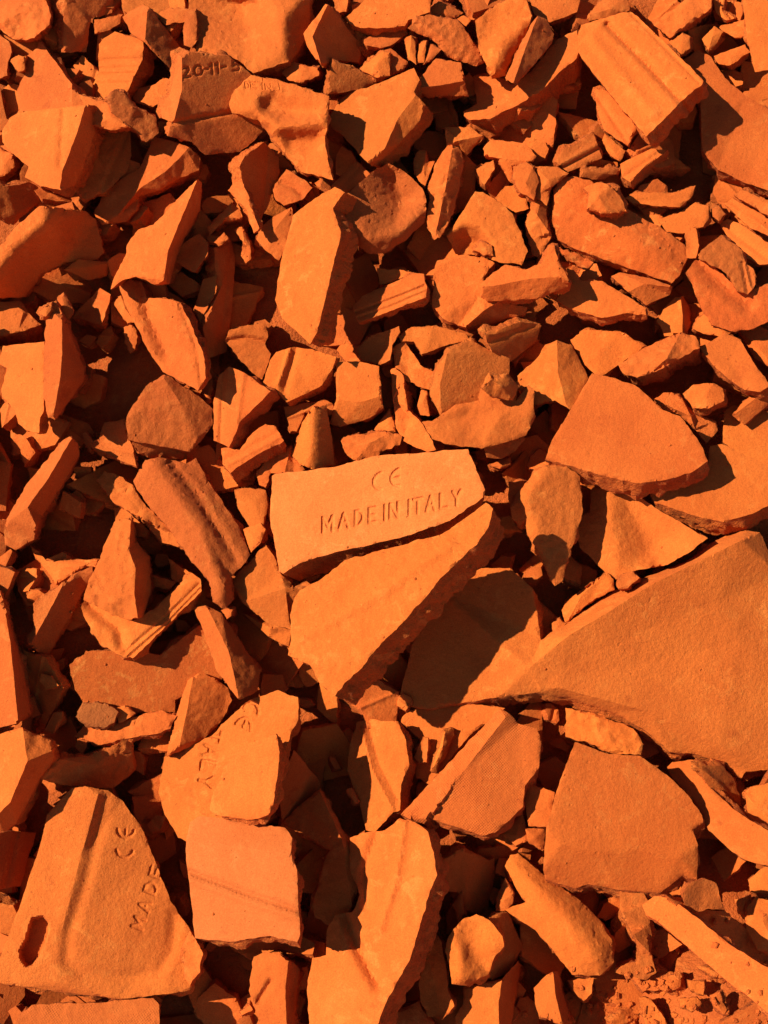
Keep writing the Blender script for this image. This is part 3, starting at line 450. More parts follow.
('C','square-topped piece,at the bottom edge under the creased chunk',(1045,-3806,2796),(0.988,0.149,-0.045,-0.007),1,'',0,(4.6,-0.9,-48.0,0.18),[(-230,95,-49),(174,166,78),(348,342,-109),(378,308,-259),(237,-333,-441),(-326,-326,-148),(-321,-183,-122),(-241,-62,-79)],[[(168,154,104),(123,-61,55),(119,-309,11)]],[],None),
('P',"teardrop chip,at the log-shaped piece's left end",(1274,-2967,3219),(0.98,0.189,-0.055,-0.011),0,'',0,(2.0,-1.0,-29.5,0.19),[(-98,-4,-18),(7,214,5),(95,60,19),(77,-42,14),(20,-106,2),(-102,-119,-21)],[[(-88,-4,1),(-12,-10,40),(86,53,38)]],[],None),
('P',"lit angular chip,left of the squarish block's foot",(1433,-2398,3584),(0.974,0.218,-0.062,-0.014),1,'',0,(2.0,-1.5,-29.2,0.19),[(-174,-21,-27),(41,204,-15),(76,45,8),(97,-86,26),(-41,-139,8)],[[(88,-78,38),(-25,-26,36),(37,183,5)]],[],None),
('P','dull chip,wedged right under the squarish block',(1603,-2461,3599),(0.974,0.216,-0.07,-0.015),1,'',0,(-1.0,1.0,-29.2,0.19),[(-111,95,59),(120,95,-6),(68,-141,-60),(-77,-49,7)],[[(-100,85,69),(-4,-9,37),(108,85,14)]],[],None),
('C','rough wedge,squeezed between the widest slab and the round-shouldered slab',(2384,-1554,4135),(0.96,0.261,-0.102,-0.028),2,'',0,(2.4,-3.2,-42.1,0.18),[(-411,292,-78),(-104,234,-60),(301,67,-12),(399,-97,32),(366,-204,59),(42,-192,50),(-199,-70,15),(-420,-16,-2)],[[(-93,210,-27),(-69,3,68),(38,-173,80)],[(-69,3,68),(293,-164,61)]],[],None),
('T',"leaf-shaped sandy piece,shaded,beneath the curved bright strip's top",(3609,-1994,3875),(0.959,0.237,-0.152,-0.038),2,'d',0,(-4.7,3.7,-12.1,0.07),[(-243,191,373),(42,181,79),(136,34,-110),(195,-239,-343),(14,-155,-115),(-133,-20,118)],[[(12,-140,-93),(-40,27,84),(-219,172,349)]],[(5.2,-2.2,[(-214,198),(188,-238)])],None),
('C','plain chunk at the right edge,above the curved bright strip',(3939,-2228,3964),(0.958,0.229,-0.168,-0.04),1,'',0,(3.2,-1.6,-34.0,0.16),[(-155,75,0),(-90,136,-7),(213,205,-23),(161,-293,17),(-133,-117,13)],[[(145,-264,45),(-47,-60,82),(-139,67,38)]],[],None),
('P','bright chip at the right edge,below the curved bright strip',(3993,-2816,3359),(0.966,0.195,-0.167,-0.034),0,'',0,(3.6,-1.4,-30.9,0.16),[(-160,-6,-8),(-6,113,-3),(179,172,5),(138,-152,11),(-154,-124,-5)],[[(124,-137,22),(-31,-35,30),(-5,101,13)]],[],None),
('P','small chip,right of the sandy pebble on the long plank',(3737,-3046,3207),(0.97,0.184,-0.157,-0.03),1,'',0,(1.9,-0.9,-30.8,0.2),[(-56,73,1),(79,111,0),(23,-129,-1),(-45,-54,0)],[[(71,100,15),(10,-32,37),(-41,-48,18)]],[],None),
('P',"pale triangular flake,at the round-shouldered slab's lower right corner",(3053,-2877,3300),(0.972,0.193,-0.13,-0.026),0,'',0,(1.6,-1.6,-30.2,0.21),[(-105,-16,-2),(71,164,-22),(66,-67,14),(-32,-80,11)],[[(60,-60,3),(23,19,-26),(64,148,-32)]],[],None),
('T',"coarse grained strip,behind the long plank's upper side",(3278,-3439,3740),(0.973,0.176,-0.147,-0.027),2,'d',0,(-5.3,2.7,-15.3,0.07),[(-434,264,606),(-280,197,405),(-74,142,163),(83,131,5),(251,-23,-251),(500,-291,-644),(480,-462,-731),(80,-201,-205),(-182,36,201),(-355,162,456)],[],[],None),
('C','curved dull post,between the log-shaped piece and the long plank',(2610,-3337,3096),(0.979,0.171,-0.112,-0.02),1,'d',0,(0.0,-0.9,-45.5,0.18),[(-121,459,94),(117,446,40),(161,358,18),(154,157,-11),(137,-140,-51),(172,-312,-83),(61,-385,-69),(-244,-312,8),(-241,-275,13),(-27,-214,-25),(22,-116,-22),(-51,82,23),(-137,282,71)],[[(-123,253,109),(-34,39,126),(123,-126,11)],[(-34,39,126),(123,125,14)]],[],None),
('C',"small lump,at the log-shaped piece's lower end",(2044,-3712,2758),(0.984,0.152,-0.087,-0.013),1,'',0,(1.2,-1.2,-47.9,0.21),[(-148,78,10),(133,102,7),(94,-44,-5),(9,-116,-10),(-89,-19,0)],[[(8,-105,-19),(37,-25,-26),(-133,70,-3)]],[],None),
('P',"small plate,behind the kite-shaped shard's upper left",(1461,688,5594),(0.925,0.375,-0.06,-0.024),1,'',0,(2.0,-1.0,-29.5,0.19),[(-54,107,-42),(135,130,-21),(19,-40,16),(-38,-157,45),(-62,-40,3)],[[(-56,-36,-2),(0,-15,-8),(-49,96,-45)]],[],None),
('C','hollowed rock,sandy with a dark furrow,above the widest slab',(2724,325,5371),(0.927,0.356,-0.111,-0.043),1,'d',14,(5.1,-1.3,-43.2,0.14),[(-592,-10,-27),(-526,138,-56),(-415,194,-63),(-416,446,-117),(-327,525,-130),(-216,581,-137),(-105,534,-122),(135,360,-73),(371,190,-23),(665,12,33),(850,-97,69),(660,-250,94),(427,-393,113),(237,-428,110),(44,-474,109),(-129,-564,120),(-248,-478,93),(-524,-213,20)],[[(-127,510,-89),(70,160,-149),(296,-212,-113),(347,-410,-36)],[(-259,533,-71),(-170,102,42),(-63,-452,142)]],[],None),
('C','lit ragged strip,along the upper left rim of the widest slab',(2244,-300,4950),(0.94,0.325,-0.094,-0.033),1,'',0,(2.7,-1.4,-47.6,0.2),[(-279,-151,9),(-235,-65,-7),(-91,50,-20),(224,266,-40),(292,193,-17),(303,78,10),(20,-64,17),(-237,-308,49)],[[(-213,-277,65),(-63,13,43),(201,239,-10)],[(-63,13,43),(-73,40,-6)]],[],None),
('P','rough nugget,at the upper left end of the lit ragged strip',(1928,-568,4770),(0.946,0.312,-0.082,-0.027),2,'',0,(0.9,-0.9,-29.2,0.2),[(-79,29,-4),(7,86,-17),(91,28,-8),(33,-57,11),(-52,-85,18)],[[(7,77,-10),(-22,16,12),(82,26,1)]],[],None),
('T','smooth slab piece at the right edge,above the flat plate',(4135,1208,5987),(0.902,0.396,-0.159,-0.07),0,'',0,(1.7,-7.4,-19.5,0.07),[(-276,260,-38),(-160,340,-90),(324,224,-145),(336,-392,76),(41,-338,115),(-275,-81,84)],[],[],None),
('C','bow-tie-shaped chip,below the six-cornered pebble',(3451,1418,6113),(0.902,0.407,-0.133,-0.06),1,'d',0,(-0.7,0.0,-50.2,0.2),[(-368,170,83),(-256,245,23),(-85,230,-33),(4,82,-24),(92,-7,-31),(321,-80,-91),(338,-183,-68),(214,-330,16),(97,-183,16),(-78,-7,30),(-279,67,80)],[[(87,-164,59),(43,-32,105),(-76,206,26)],[(43,-32,105),(-293,136,89)]],[],None),
('T','flat rhombic plate,left of the rough-sided bar',(2523,2051,6523),(0.893,0.437,-0.095,-0.047),0,'',0,(1.4,-1.4,-16.5,0.07),[(-380,123,-30),(-225,237,-94),(183,225,-116),(467,53,-56),(172,-161,64),(-25,-308,145),(-198,-162,89)],[[(-178,-146,100),(-62,-37,72),(164,202,-79)]],[],None),
('C','tall nub,ragged right side,above the rough-sided bar',(3382,2394,6769),(0.882,0.451,-0.124,-0.063),1,'',0,(2.6,-1.7,-38.4,0.17),[(-218,-61,45),(-139,87,-34),(-29,206,-101),(57,221,-114),(138,88,-203),(177,-91,-155),(139,-210,-55),(-121,-237,127)],[[(35,205,-76),(69,-2,26),(79,-207,114)]],[],None),
('C','sandy chunk at the right edge,behind the lobed plate',(4323,2098,6589),(0.883,0.436,-0.158,-0.078),1,'',0,(3.5,-1.7,-50.1,0.19),[(-283,179,-65),(-123,247,-108),(209,97,-60),(233,-351,153),(-44,-163,80)],[[(209,-315,174),(-39,-21,104),(-253,160,-13)]],[],None),
('T','smooth tapering plate at the right edge,above the notched chunk',(4271,3117,7276),(0.862,0.478,-0.148,-0.082),0,'',0,(3.9,-2.3,-17.7,0.07),[(-361,224,-145),(-275,270,-173),(-124,212,-136),(340,-83,58),(351,-216,145),(138,-250,163),(-91,-140,88)],[],[(5.4,2.9,[(-340,217),(303,-252)])],None),
('T','narrow tile edge at the right,lower of two parallel strips',(4332,3357,7440),(0.856,0.488,-0.147,-0.084),0,'',0,(2.9,-1.2,-13.4,0.07),[(-344,171,-104),(-261,239,-143),(300,-67,44),(315,-233,144),(-25,-101,60)],[[(270,-60,51),(37,-18,40),(284,-210,145)]],[(4.9,-3.0,[(-331,182),(309,-203)])],None),
('T','bent sandy bar,above the long worn slab',(3265,3593,7582),(0.857,0.499,-0.111,-0.065),1,'',0,(1.3,-1.9,-14.7,0.07),[(-423,-7,54),(-294,66,-12),(124,51,-50),(384,139,-142),(362,22,-57),(225,-109,51),(-72,-95,75),(-312,-66,82)],[[(-265,60,-3),(-82,-13,37),(326,20,-42)]],[(5.5,2.6,[(-393,-54),(396,15)])],None),
('T',"bright flat piece,behind the long worn slab's right end",(3564,3368,7433),(0.86,0.49,-0.123,-0.07),0,'',0,(2.6,-1.9,-14.7,0.07),[(-351,0,2),(-119,59,-39),(76,191,-128),(226,147,-99),(237,0,-1),(186,-87,58),(-42,-161,108),(-219,-147,99)],[],[],None),
('P','round chip,right of the bright flat piece',(3918,3422,7476),(0.857,0.491,-0.134,-0.077),1,'',0,(1.0,-1.0,-33.5,0.2),[(-75,53,-20),(10,82,-53),(91,-6,-11),(26,-94,54),(-52,-35,30)],[[(23,-84,58),(0,3,22),(9,74,-35)]],[],None),
('C','splintery upright piece,left of the long worn slab',(1758,3484,7488),(0.865,0.497,-0.061,-0.035),2,'',0,(1.5,-0.7,-52.2,0.2),[(-94,-165,90),(-27,40,-22),(-96,218,-117),(-229,457,-245),(-172,546,-293),(16,455,-246),(146,276,-150),(161,-106,57),(229,-295,160),(88,-541,295),(12,-513,279),(-41,-339,185)],[[(-86,195,-62),(47,-59,140),(205,-264,198)],[(47,-59,140),(116,221,-99)]],[],None),
('C',"round sandy lump,behind the saddle-backed piece's shoulder",(1525,3588,7557),(0.863,0.502,-0.053,-0.031),1,'',0,(1.5,-1.5,-49.6,0.2),[(-219,17,-13),(-102,150,-94),(20,164,-101),(147,17,-8),(182,-100,65),(32,-144,90),(-61,-100,61)],[[(133,15,-17),(23,37,-47),(-55,-90,43)],[(23,37,-47),(25,-115,67)]],[],None),
('P','thin strip,just above the ribbed bar',(110,2820,7027),(0.882,0.472,-0.004,-0.002),1,'',0,(1.7,-0.8,-31.2,0.21),[(-193,82,-92),(77,59,-12),(251,25,50),(19,-54,34),(-156,-111,21)],[[(69,53,-19),(55,-9,-2),(17,-49,20)]],[],None),
('T','hooked flake,under the pale plate with a flaked corner',(536,2195,6603),(0.895,0.445,-0.02,-0.01),1,'',0,(1.1,-2.1,-12.2,0.07),[(-373,13,-41),(-223,118,-91),(34,132,-77),(199,102,-44),(409,43,11),(438,-16,50),(140,-105,76),(-99,-193,109),(-191,-46,11),(-341,-46,-2)],[[(-171,-41,23),(-25,-45,59),(30,119,-52)]],[],None),
('C','speckled short bar,left of the dull leaning plate',(332,1883,6391),(0.902,0.432,-0.013,-0.006),2,'',0,(0.7,-1.4,-44.0,0.2),[(-254,229,-110),(-93,333,-149),(82,46,-17),(242,-34,25),(196,-237,113),(105,-215,99),(-90,-125,52),(-194,11,-13)],[[(-81,-113,33),(-54,63,-64),(-83,300,-151)]],[],None),
('T','dull leaning plate,broad,behind the crown-shaped rock',(970,1675,6435),(0.903,0.427,-0.038,-0.018),0,'d',0,(-2.4,1.6,-18.5,0.07),[(-445,-195,84),(-370,140,44),(-225,308,11),(21,422,-78),(226,311,-117),(456,221,-165),(435,-5,-121),(289,-197,-48),(119,-275,13),(-162,-307,98),(-328,-417,165)],[[(-258,263,58),(-331,-83,138),(-318,-339,163)]],[],None),
('C','angular lit piece,below the ribbed bar',(-22,2122,6552),(0.897,0.442,0.001,0.0),1,'',0,(2.8,-2.1,-36.4,0.18),[(-303,-58,-49),(-141,102,-91),(91,170,-66),(195,215,-63),(206,147,-23),(114,-1,31),(90,-171,116),(-24,-227,115),(-232,-172,30)],[[(103,-1,7),(67,-8,-30),(-127,92,-108)],[(67,-8,-30),(-186,-138,14)]],[],None),
('P','triangular flake,left of the curved horn',(51,1348,6029),(0.913,0.407,-0.002,-0.001),1,'',0,(1.8,-0.9,-29.7,0.2),[(-166,-71,-16),(17,180,-64),(63,-14,22),(85,-93,59)],[[(77,-84,68),(-6,-2,37),(56,-13,39)]],[],None),
('P',"thin flake,at the lettered brick's top right corner",(1316,952,5770),(0.92,0.388,-0.053,-0.022),1,'',0,(0.7,-1.4,-29.6,0.22),[(-123,2,-4),(111,75,-33),(111,2,2),(-6,-51,24),(-94,-28,11)],[[(-5,-46,28),(26,-9,20),(-84,-25,17)]],[],None),
('P','spike,right of the curved horn',(442,1542,6161),(0.909,0.416,-0.017,-0.008),1,'',0,(2.8,0.0,-29.9,0.2),[(-71,-36,-16),(-13,157,-47),(47,142,-21),(78,-138,66),(-41,-124,19)],[[(-64,-32,1),(-3,2,37),(42,128,0)]],[],None),
('C','tapering chunk with a knobbed top,left of the gutter-shaped piece',(-1522,2099,6544),(0.895,0.44,0.058,0.029),1,'',0,(-0.8,0.0,-49.5,0.19),[(-307,65,-38),(-259,190,-77),(-110,236,-84),(167,271,-80),(186,122,-30),(149,31,-2),(216,-83,40),(106,-377,131),(-6,-298,99),(-140,-151,42)],[],[(5.9,4.7,[(-273,65),(-78,99),(161,54)])],None),
('T','flat flake,behind the rounded cone-shaped piece',(-817,1439,6093),(0.911,0.411,0.032,0.015),1,'',0,(1.1,-1.7,-13.2,0.07),[(-327,84,-104),(150,158,-43),(224,128,-14),(296,9,55),(177,-6,38),(-89,24,-29),(-178,-197,56),(-252,-197,41)],[],[(4.2,-2.7,[(-291,-43),(255,148)])],None),
('C','crumbly rock,at the foot of the rounded cone-shaped piece',(-1197,910,5740),(0.921,0.386,0.049,0.02),2,'',0,(1.4,-2.0,-47.8,0.2),[(-245,-36,-42),(-112,141,-84),(154,275,-76),(167,141,-19),(297,-7,73),(180,-65,69),(-83,-51,1),(-142,-211,54),(-215,-182,25)],[[(-127,-190,78),(72,-43,109),(138,246,-31)],[(72,-43,109),(-90,113,-52)]],[],None),
('C',"lit lump,beside the lettered brick's upper left corner",(-1471,562,5511),(0.927,0.369,0.06,0.024),1,'',0,(1.4,-2.0,-44.3,0.2),[(-196,168,-113),(-35,198,-83),(140,168,-27),(168,-8,47),(123,-240,123),(-35,-241,82),(-166,-38,-29)],[[(-176,151,-88),(-4,36,21),(111,-216,129)],[(-4,36,21),(111,134,-14)]],[],None),
('C',"chip beside the lettered brick's lower left side",(-1439,216,5385),(0.933,0.355,0.06,0.023),1,'',0,(3.4,-1.3,-47.0,0.2),[(-120,70,-76),(67,142,-9),(124,70,38),(67,-74,52),(-33,-189,38),(-105,-17,-44)],[[(-108,63,-53),(-4,-16,40),(60,-67,66)]],[],None),
('T',"small plate,under the stepped oblong block's lower left end",(2731,4467,8172),(0.84,0.532,-0.088,-0.056),0,'',0,(3.2,-1.6,-18.1,0.07),[(-226,280,-211),(-40,265,-190),(321,-84,80),(206,-341,257),(-80,-171,117),(-191,61,-54)],[[(-172,54,-31),(-43,67,-6),(289,-75,94)]],[(4.7,2.2,[(-267,286),(211,-313)])],None),
('T','curved bright piece,below the stepped oblong block',(3028,3921,7823),(0.851,0.513,-0.101,-0.061),0,'',0,(3.1,-9.5,-17.8,0.07),[(-229,7,-14),(118,183,-140),(313,167,-122),(74,-22,20),(-91,-196,152),(-186,-138,103)],[[(106,164,-114),(70,0,34),(-82,-176,152)]],[(5.9,2.9,[(-262,-205),(287,173)])],None),
('T','broad shaded-corner slab,right of the stepped oblong block',(4085,4470,8193),(0.835,0.529,-0.129,-0.082),0,'',0,(1.3,-12.1,-24.8,0.07),[(-570,597,-280),(-411,710,-393),(-250,630,-374),(-60,391,-255),(192,200,-180),(613,-22,-120),(706,-888,462),(305,-767,386),(-16,-628,359),(-223,-408,329),(-330,257,-103)],[],[],None),
('P','stubby chip,in the gap left of the top right corner slab',(3971,5269,8737),(0.819,0.556,-0.119,-0.081),1,'',0,(2.1,-1.4,-36.3,0.18),[(-121,-3,12),(-4,140,-113),(125,83,-78),(27,-88,69),(-28,-131,109)],[[(112,74,-52),(-4,28,23),(-25,-117,120)]],[],None),
('P',"small chip,touching the top right corner slab's left edge",(4240,5379,8815),(0.816,0.558,-0.125,-0.086),1,'',0,(2.5,-1.3,-36.7,0.19),[(-180,26,-15),(-5,69,-56),(139,111,-96),(167,-87,66),(20,-101,82),(-143,-17,19)],[[(150,-78,72),(-3,-15,45),(-162,23,3)]],[],None),
('T','curved rim piece at the top edge,left of the corner slab',(4119,5593,8960),(0.812,0.565,-0.12,-0.084),1,'',0,(2.3,-1.1,-13.1,0.07),[(-145,141,-114),(-8,141,-118),(15,-15,12),(147,-99,80),(60,-122,101),(-72,-43,38)],[[(-65,-39,42),(-12,-19,36),(13,-14,21)]],[(5.9,2.2,[(-99,158),(133,-134)]),(7.1,-2.2,[(-131,138),(101,-154)])],None),
('C','flat-topped chip,below the top right corner slab',(4188,5077,8608),(0.822,0.549,-0.127,-0.085),1,'',0,(2.3,-7.8,-58.3,0.21),[(-205,3,18),(138,132,-128),(209,46,-61),(-11,-97,85),(-132,-83,85)],[[(-10,-87,91),(9,2,33),(-184,3,35)]],[],None),
('T','crescent-shaped tile,ragged lower edge,left of the stepped oblong block',(1607,4824,8405),(0.836,0.545,-0.051,-0.033),1,'',0,(9.0,-17.1,-24.3,0.07),[(-639,-331,142),(-475,-241,102),(-546,70,-208),(-340,115,-197),(-66,-19,1),(142,113,-70),(448,469,-326),(680,579,-369),(720,376,-167),(688,265,-69),(517,134,11),(292,-85,160),(17,-249,242),(-306,-403,301),(-547,-417,249),(-623,-374,187)],[],[],None),
('P','dark thin bar,above the gritty block',(2552,3850,7747),(0.854,0.51,-0.086,-0.052),2,'d',0,(-3.1,2.0,-33.2,0.2),[(-216,49,114),(236,65,-155),(226,-9,-129),(-29,-67,36),(-211,-38,135)],[[(212,58,-124),(25,0,25),(203,-8,-96)]],[],None),
('C','bent lit chunk,below the crescent-shaped tile',(1469,4033,7862),(0.853,0.518,-0.05,-0.03),1,'',0,(2.3,-1.5,-50.5,0.2),[(-298,96,-88),(-241,199,-152),(209,154,-85),(336,8,23),(308,-50,60),(66,-108,78),(43,-285,41),(-155,-21,-150),(-278,8,-28)],[[(276,-45,79),(-49,-21,73),(-250,7,6)],[(-49,-21,73),(-122,-17,14)]],[],None),
('C',"flat lump,above the long worn slab's left corner",(1934,3653,7736),(0.858,0.508,-0.067,-0.04),1,'',0,(1.4,-1.4,-52.4,0.21),[(-189,182,-114),(84,182,-119),(223,109,-74),(35,-51,32),(-15,-252,164),(-139,-166,110)],[[(32,-45,60),(-6,34,55),(-169,164,-64)],[(-6,34,55),(-111,-133,103)]],[],None),
('C',"wedge with a dark underside,at the pointed pillar's top",(922,4216,7985),(0.85,0.525,-0.031,-0.019),1,'',0,(1.5,-1.5,-53.6,0.2),[(-198,136,-105),(97,151,-98),(272,34,-120),(60,-186,-59),(-53,-68,-32),(-176,-68,36)],[[(-198,122,-80),(-38,-10,34),(254,43,-14)]],[],None),
('P','pale arrowhead chip,in a dark hollow right of the pointed pillar',(1203,3876,7753),(0.857,0.513,-0.041,-0.025),1,'',0,(2.0,-1.0,-32.7,0.2),[(-109,32,-39),(88,135,-72),(106,32,-3),(-11,-143,91),(-75,-56,23)],[[(-98,29,-44),(19,37,-43),(96,29,-14)]],[],None),
('C','notched stub,left of the pointed pillar',(463,3969,7813),(0.856,0.516,-0.016,-0.009),1,'',0,(1.9,-1.3,-52.9,0.22),[(-109,52,-52),(-49,155,-110),(45,140,-85),(61,23,-5),(139,23,7),(19,-267,180),(-106,-123,64)],[[(-96,-110,74),(16,16,31),(40,126,-57)],[(16,16,31),(-39,124,-80)]],[],None),
('T','thin flake,under the flat bright top plate',(10,5305,8730),(0.827,0.562,-0.0,-0.0),1,'',0,(1.2,-1.8,-13.9,0.07),[(-277,-20,-17),(-59,67,-67),(257,155,-104),(280,45,-5),(98,-64,69),(-59,-108,87),(-241,-75,36)],[[(252,41,8),(33,1,33),(-216,-68,47)]],[(5.8,2.3,[(-276,-55),(261,96)]),(4.8,2.6,[(-262,-92),(274,59)])],None),
('C','lumpy chip,above the bright angular plate',(21,5034,8544),(0.833,0.553,-0.001,-0.0),1,'',0,(1.3,-1.3,-55.6,0.22),[(-69,145,-122),(52,167,-124),(268,13,24),(220,-75,86),(-69,-185,136),(-238,-98,46),(-166,35,-48)],[[(-149,31,-13),(-15,16,61),(197,-68,116)],[(-15,16,61),(41,134,-84)]],[],None),
('C','ridged chip at the top,behind the coarse dark slab',(759,5583,8923),(0.821,0.57,-0.023,-0.016),1,'',0,(-1.4,-0.7,-57.2,0.22),[(-221,-6,44),(-83,136,-91),(206,-6,-32),(112,-62,28),(-14,-62,51)],[[(101,-56,43),(5,-12,53),(-75,122,-59)]],[],None),
('P','tiny block,between the coarse dark slab and the hollow wedge tile',(972,5499,8865),(0.823,0.567,-0.029,-0.02),1,'',0,(1.0,-1.0,-35.3,0.21),[(-103,7,-12),(-10,50,-42),(86,7,-1),(26,-64,54)],[[(23,-57,43),(19,-10,-5),(-9,45,-45)]],[],None),
('T',"shard at the top edge,behind the hollow wedge tile's left corner",(1130,5619,8949),(0.82,0.571,-0.034,-0.024),1,'',0,(1.6,-1.6,-18.9,0.07),[(-172,157,-139),(177,156,-123),(91,-71,64),(-1,-127,107),(-96,-113,91)],[[(-154,141,-130),(21,-24,11),(82,-64,52)]],[(6.2,2.5,[(116,165),(-14,-196)]),(5.7,2.6,[(24,195),(-105,-167)])],None),
('T','shard at the top edge,behind the three-sided prism',(2071,5641,8970),(0.818,0.571,-0.062,-0.043),1,'',0,(0.8,-1.7,-19.0,0.07),[(-341,159,-108),(323,159,-161),(278,-58,28),(-38,-167,145),(-224,-91,96)],[[(291,143,-137),(90,11,4),(-34,-150,141)]],[],None),
('P','small peg at the top edge,above the dark-faced fang',(-519,5682,8990),(0.819,0.573,0.016,0.011),1,'',0,(2.5,-1.2,-35.6,0.19),[(-114,96,-114),(93,96,-55),(58,-88,92),(-38,-102,77)],[[(-34,-92,61),(2,13,-31),(52,-79,73)]],[],None),
('C','crumbled piece,between the dark-faced fang and the bright angular plate',(-69,4880,8571),(0.834,0.552,0.002,0.001),1,'',0,(1.3,-1.3,-18.2,0.1),[(-226,-28,-8),(55,171,-127),(142,157,-104),(140,-99,96),(22,-127,103),(-133,-71,38)],[[(127,141,-70),(-20,29,33),(20,-114,122)]],[],None),
('T','thin lit splint,standing against the dark leaning shard',(-1615,3354,7653),(0.863,0.5,0.057,0.033),1,'',0,(3.9,-1.0,-11.2,0.07),[(-189,137,-212),(-109,225,-217),(-18,253,-177),(50,78,-18),(153,-278,286),(92,-335,283),(14,-66,53)],[[(45,70,-5),(43,26,40),(-169,123,-176)]],[],None),
('C',"creased chunk,below the saddle-shaped tile's tip",(-1100,3690,7625),(0.861,0.506,0.038,0.022),1,'',0,(3.2,-2.4,-48.8,0.19),[(-224,29,-96),(-49,236,-182),(163,116,-27),(252,28,66),(125,-112,123),(-90,-176,94),(-181,-118,22)],[],[(6.2,5.0,[(-114,88),(38,28),(127,-59)])],None),
('C','narrow block,between the saddle-shaped tile and the bright plate',(-472,3994,7831),(0.856,0.517,0.016,0.01),0,'',0,(4.2,-0.7,-37.7,0.19),[(-100,54,-74),(-21,171,-112),(86,112,-31),(146,-5,65),(-10,-179,104),(-102,-151,48)],[[(132,-4,51),(-7,28,-36),(-90,48,-75)]],[],None),
('C','bowed chip,left of the thin lit splint',(-1861,3381,7419),(0.867,0.493,0.065,0.037),1,'',0,(2.2,-5.4,-41.5,0.21),[(-224,-83,-33),(77,197,-103),(178,93,8),(189,5,73),(-24,-24,7),(-197,-186,47)],[[(170,4,94),(33,38,56),(-201,-75,4)],[(33,38,56),(-158,-149,52)]],[],None),
('P','crooked sliver,below the thin lit splint',(-1641,3117,7237),(0.873,0.483,0.059,0.033),1,'',0,(2.0,-1.0,-31.8,0.2),[(-107,182,-147),(-14,212,-129),(70,34,8),(79,-142,114),(16,-201,124),(-41,-113,51),(-5,34,-22)],[[(-37,-102,61),(3,52,11),(-13,190,-96)]],[],None),
('P',"small chip,at the hollowed boulder's lower left edge",(-2347,5334,8814),(0.822,0.562,0.071,0.049),1,'',0,(2.7,-1.4,-35.4,0.18),[(-77,33,-60),(-28,197,-179),(96,240,-165),(78,-108,126),(11,-195,172),(-81,-163,105)],[[(-25,177,-151),(2,-3,30),(70,-97,127)]],[],None),
('T','dated tile piece,stamped 20-11-5,shaded,ledge along its foot',(-2066,4296,8406),(0.839,0.538,0.068,0.044),0,'d',0,(-7.4,4.1,-23.5,0.07),[(-296,513,-125),(-226,559,-199),(-158,535,-119),(289,500,-246),(446,383,-257),(661,188,-261),(801,-88,-219),(668,-288,-120),(539,-419,-42),(353,-551,-3),(-61,-576,135),(-200,-431,157),(-467,-362,224),(-411,-212,198),(-528,-172,-6),(-543,-32,-82),(-421,76,-117),(-343,345,-150)],[[(-252,469,-53),(-275,128,63),(-387,-191,199)]],[(4.5,3.8,[(-412,-223),(-207,-193),(249,-119),(597,-55)]),(2.8,1.5,[(-253,347),(-230,371),(-190,371),(-181,346),(-249,262),(-170,272)]),(2.8,1.5,[(-30,345),(-35,367),(-49,384),(-68,392),(-88,389),(-106,376),(-118,356),(-121,332),(-116,310),(-102,293),(-84,285),(-63,288),(-46,301),(-34,321),(-30,345)]),(2.8,1.5,[(-13,347),(39,354)]),(2.8,1.5,[(61,389),(83,413),(87,306)]),(2.8,1.5,[(130,398),(152,423),(157,315)]),(2.8,1.5,[(195,375),(248,382)]),(2.8,1.5,[(410,458),(330,447),(332,398),(376,412),(413,387),(388,346),(326,343)])],None),
('C','upright blade,lit narrow edge and wide dark right face',(-3555,1538,6745),(0.89,0.429,0.139,0.067),1,'',0,(6.5,-0.9,-49.0,0.18),[(-130,639,-379),(-20,704,-320),(47,536,-250),(162,207,-261),(258,-72,-255),(241,-184,-220),(80,-404,-141),(-88,-611,137),(-160,-588,125),(-202,-342,-17),(-171,149,-204)],[[(34,477,-150),(17,93,17),(-17,-178,94),(-94,-522,165)]],[],None),
('P',"thin splinter,at the upright blade's tip on the left",(-3752,2072,7066),(0.878,0.451,0.141,0.073),1,'',0,(1.2,-0.6,-12.0,0.16),[(-84,-25,-37),(61,89,-13),(41,4,23),(-18,-67,27)],[[(55,80,-2),(-1,21,10),(-16,-61,35)]],[],None),
('P',"bent splinter,at the upright blade's tip on the right",(-3643,2378,6911),(0.878,0.454,0.134,0.069),1,'',0,(-0.7,-0.7,-31.8,0.22),[(-88,97,-65),(-13,156,-84),(45,39,-13),(88,-49,39),(24,-165,90),(-56,-78,32)],[[(79,-44,50),(-20,26,20),(-50,-70,47)]],[],None),
('T','fluted slab,long and sandy,left of the lettered brick',(-2033,198,5491),(0.93,0.356,0.085,0.033),1,'d',2,(2.4,-2.0,-23.2,0.07),[(-736,556,-404),(-607,797,-427),(-462,830,-389),(-150,765,-378),(-39,825,-395),(140,490,-280),(446,26,-44),(551,-272,80),(505,-347,125),(342,-509,154),(362,-754,235),(265,-847,268),(158,-769,284),(106,-537,195),(-76,-345,74),(-318,4,-110),(-564,283,-272)],[[(-514,779,-321),(-254,391,-112),(8,26,83),(264,-640,312)]],[(10.1,4.5,[(-305,771),(7,337),(393,-321)])],None),
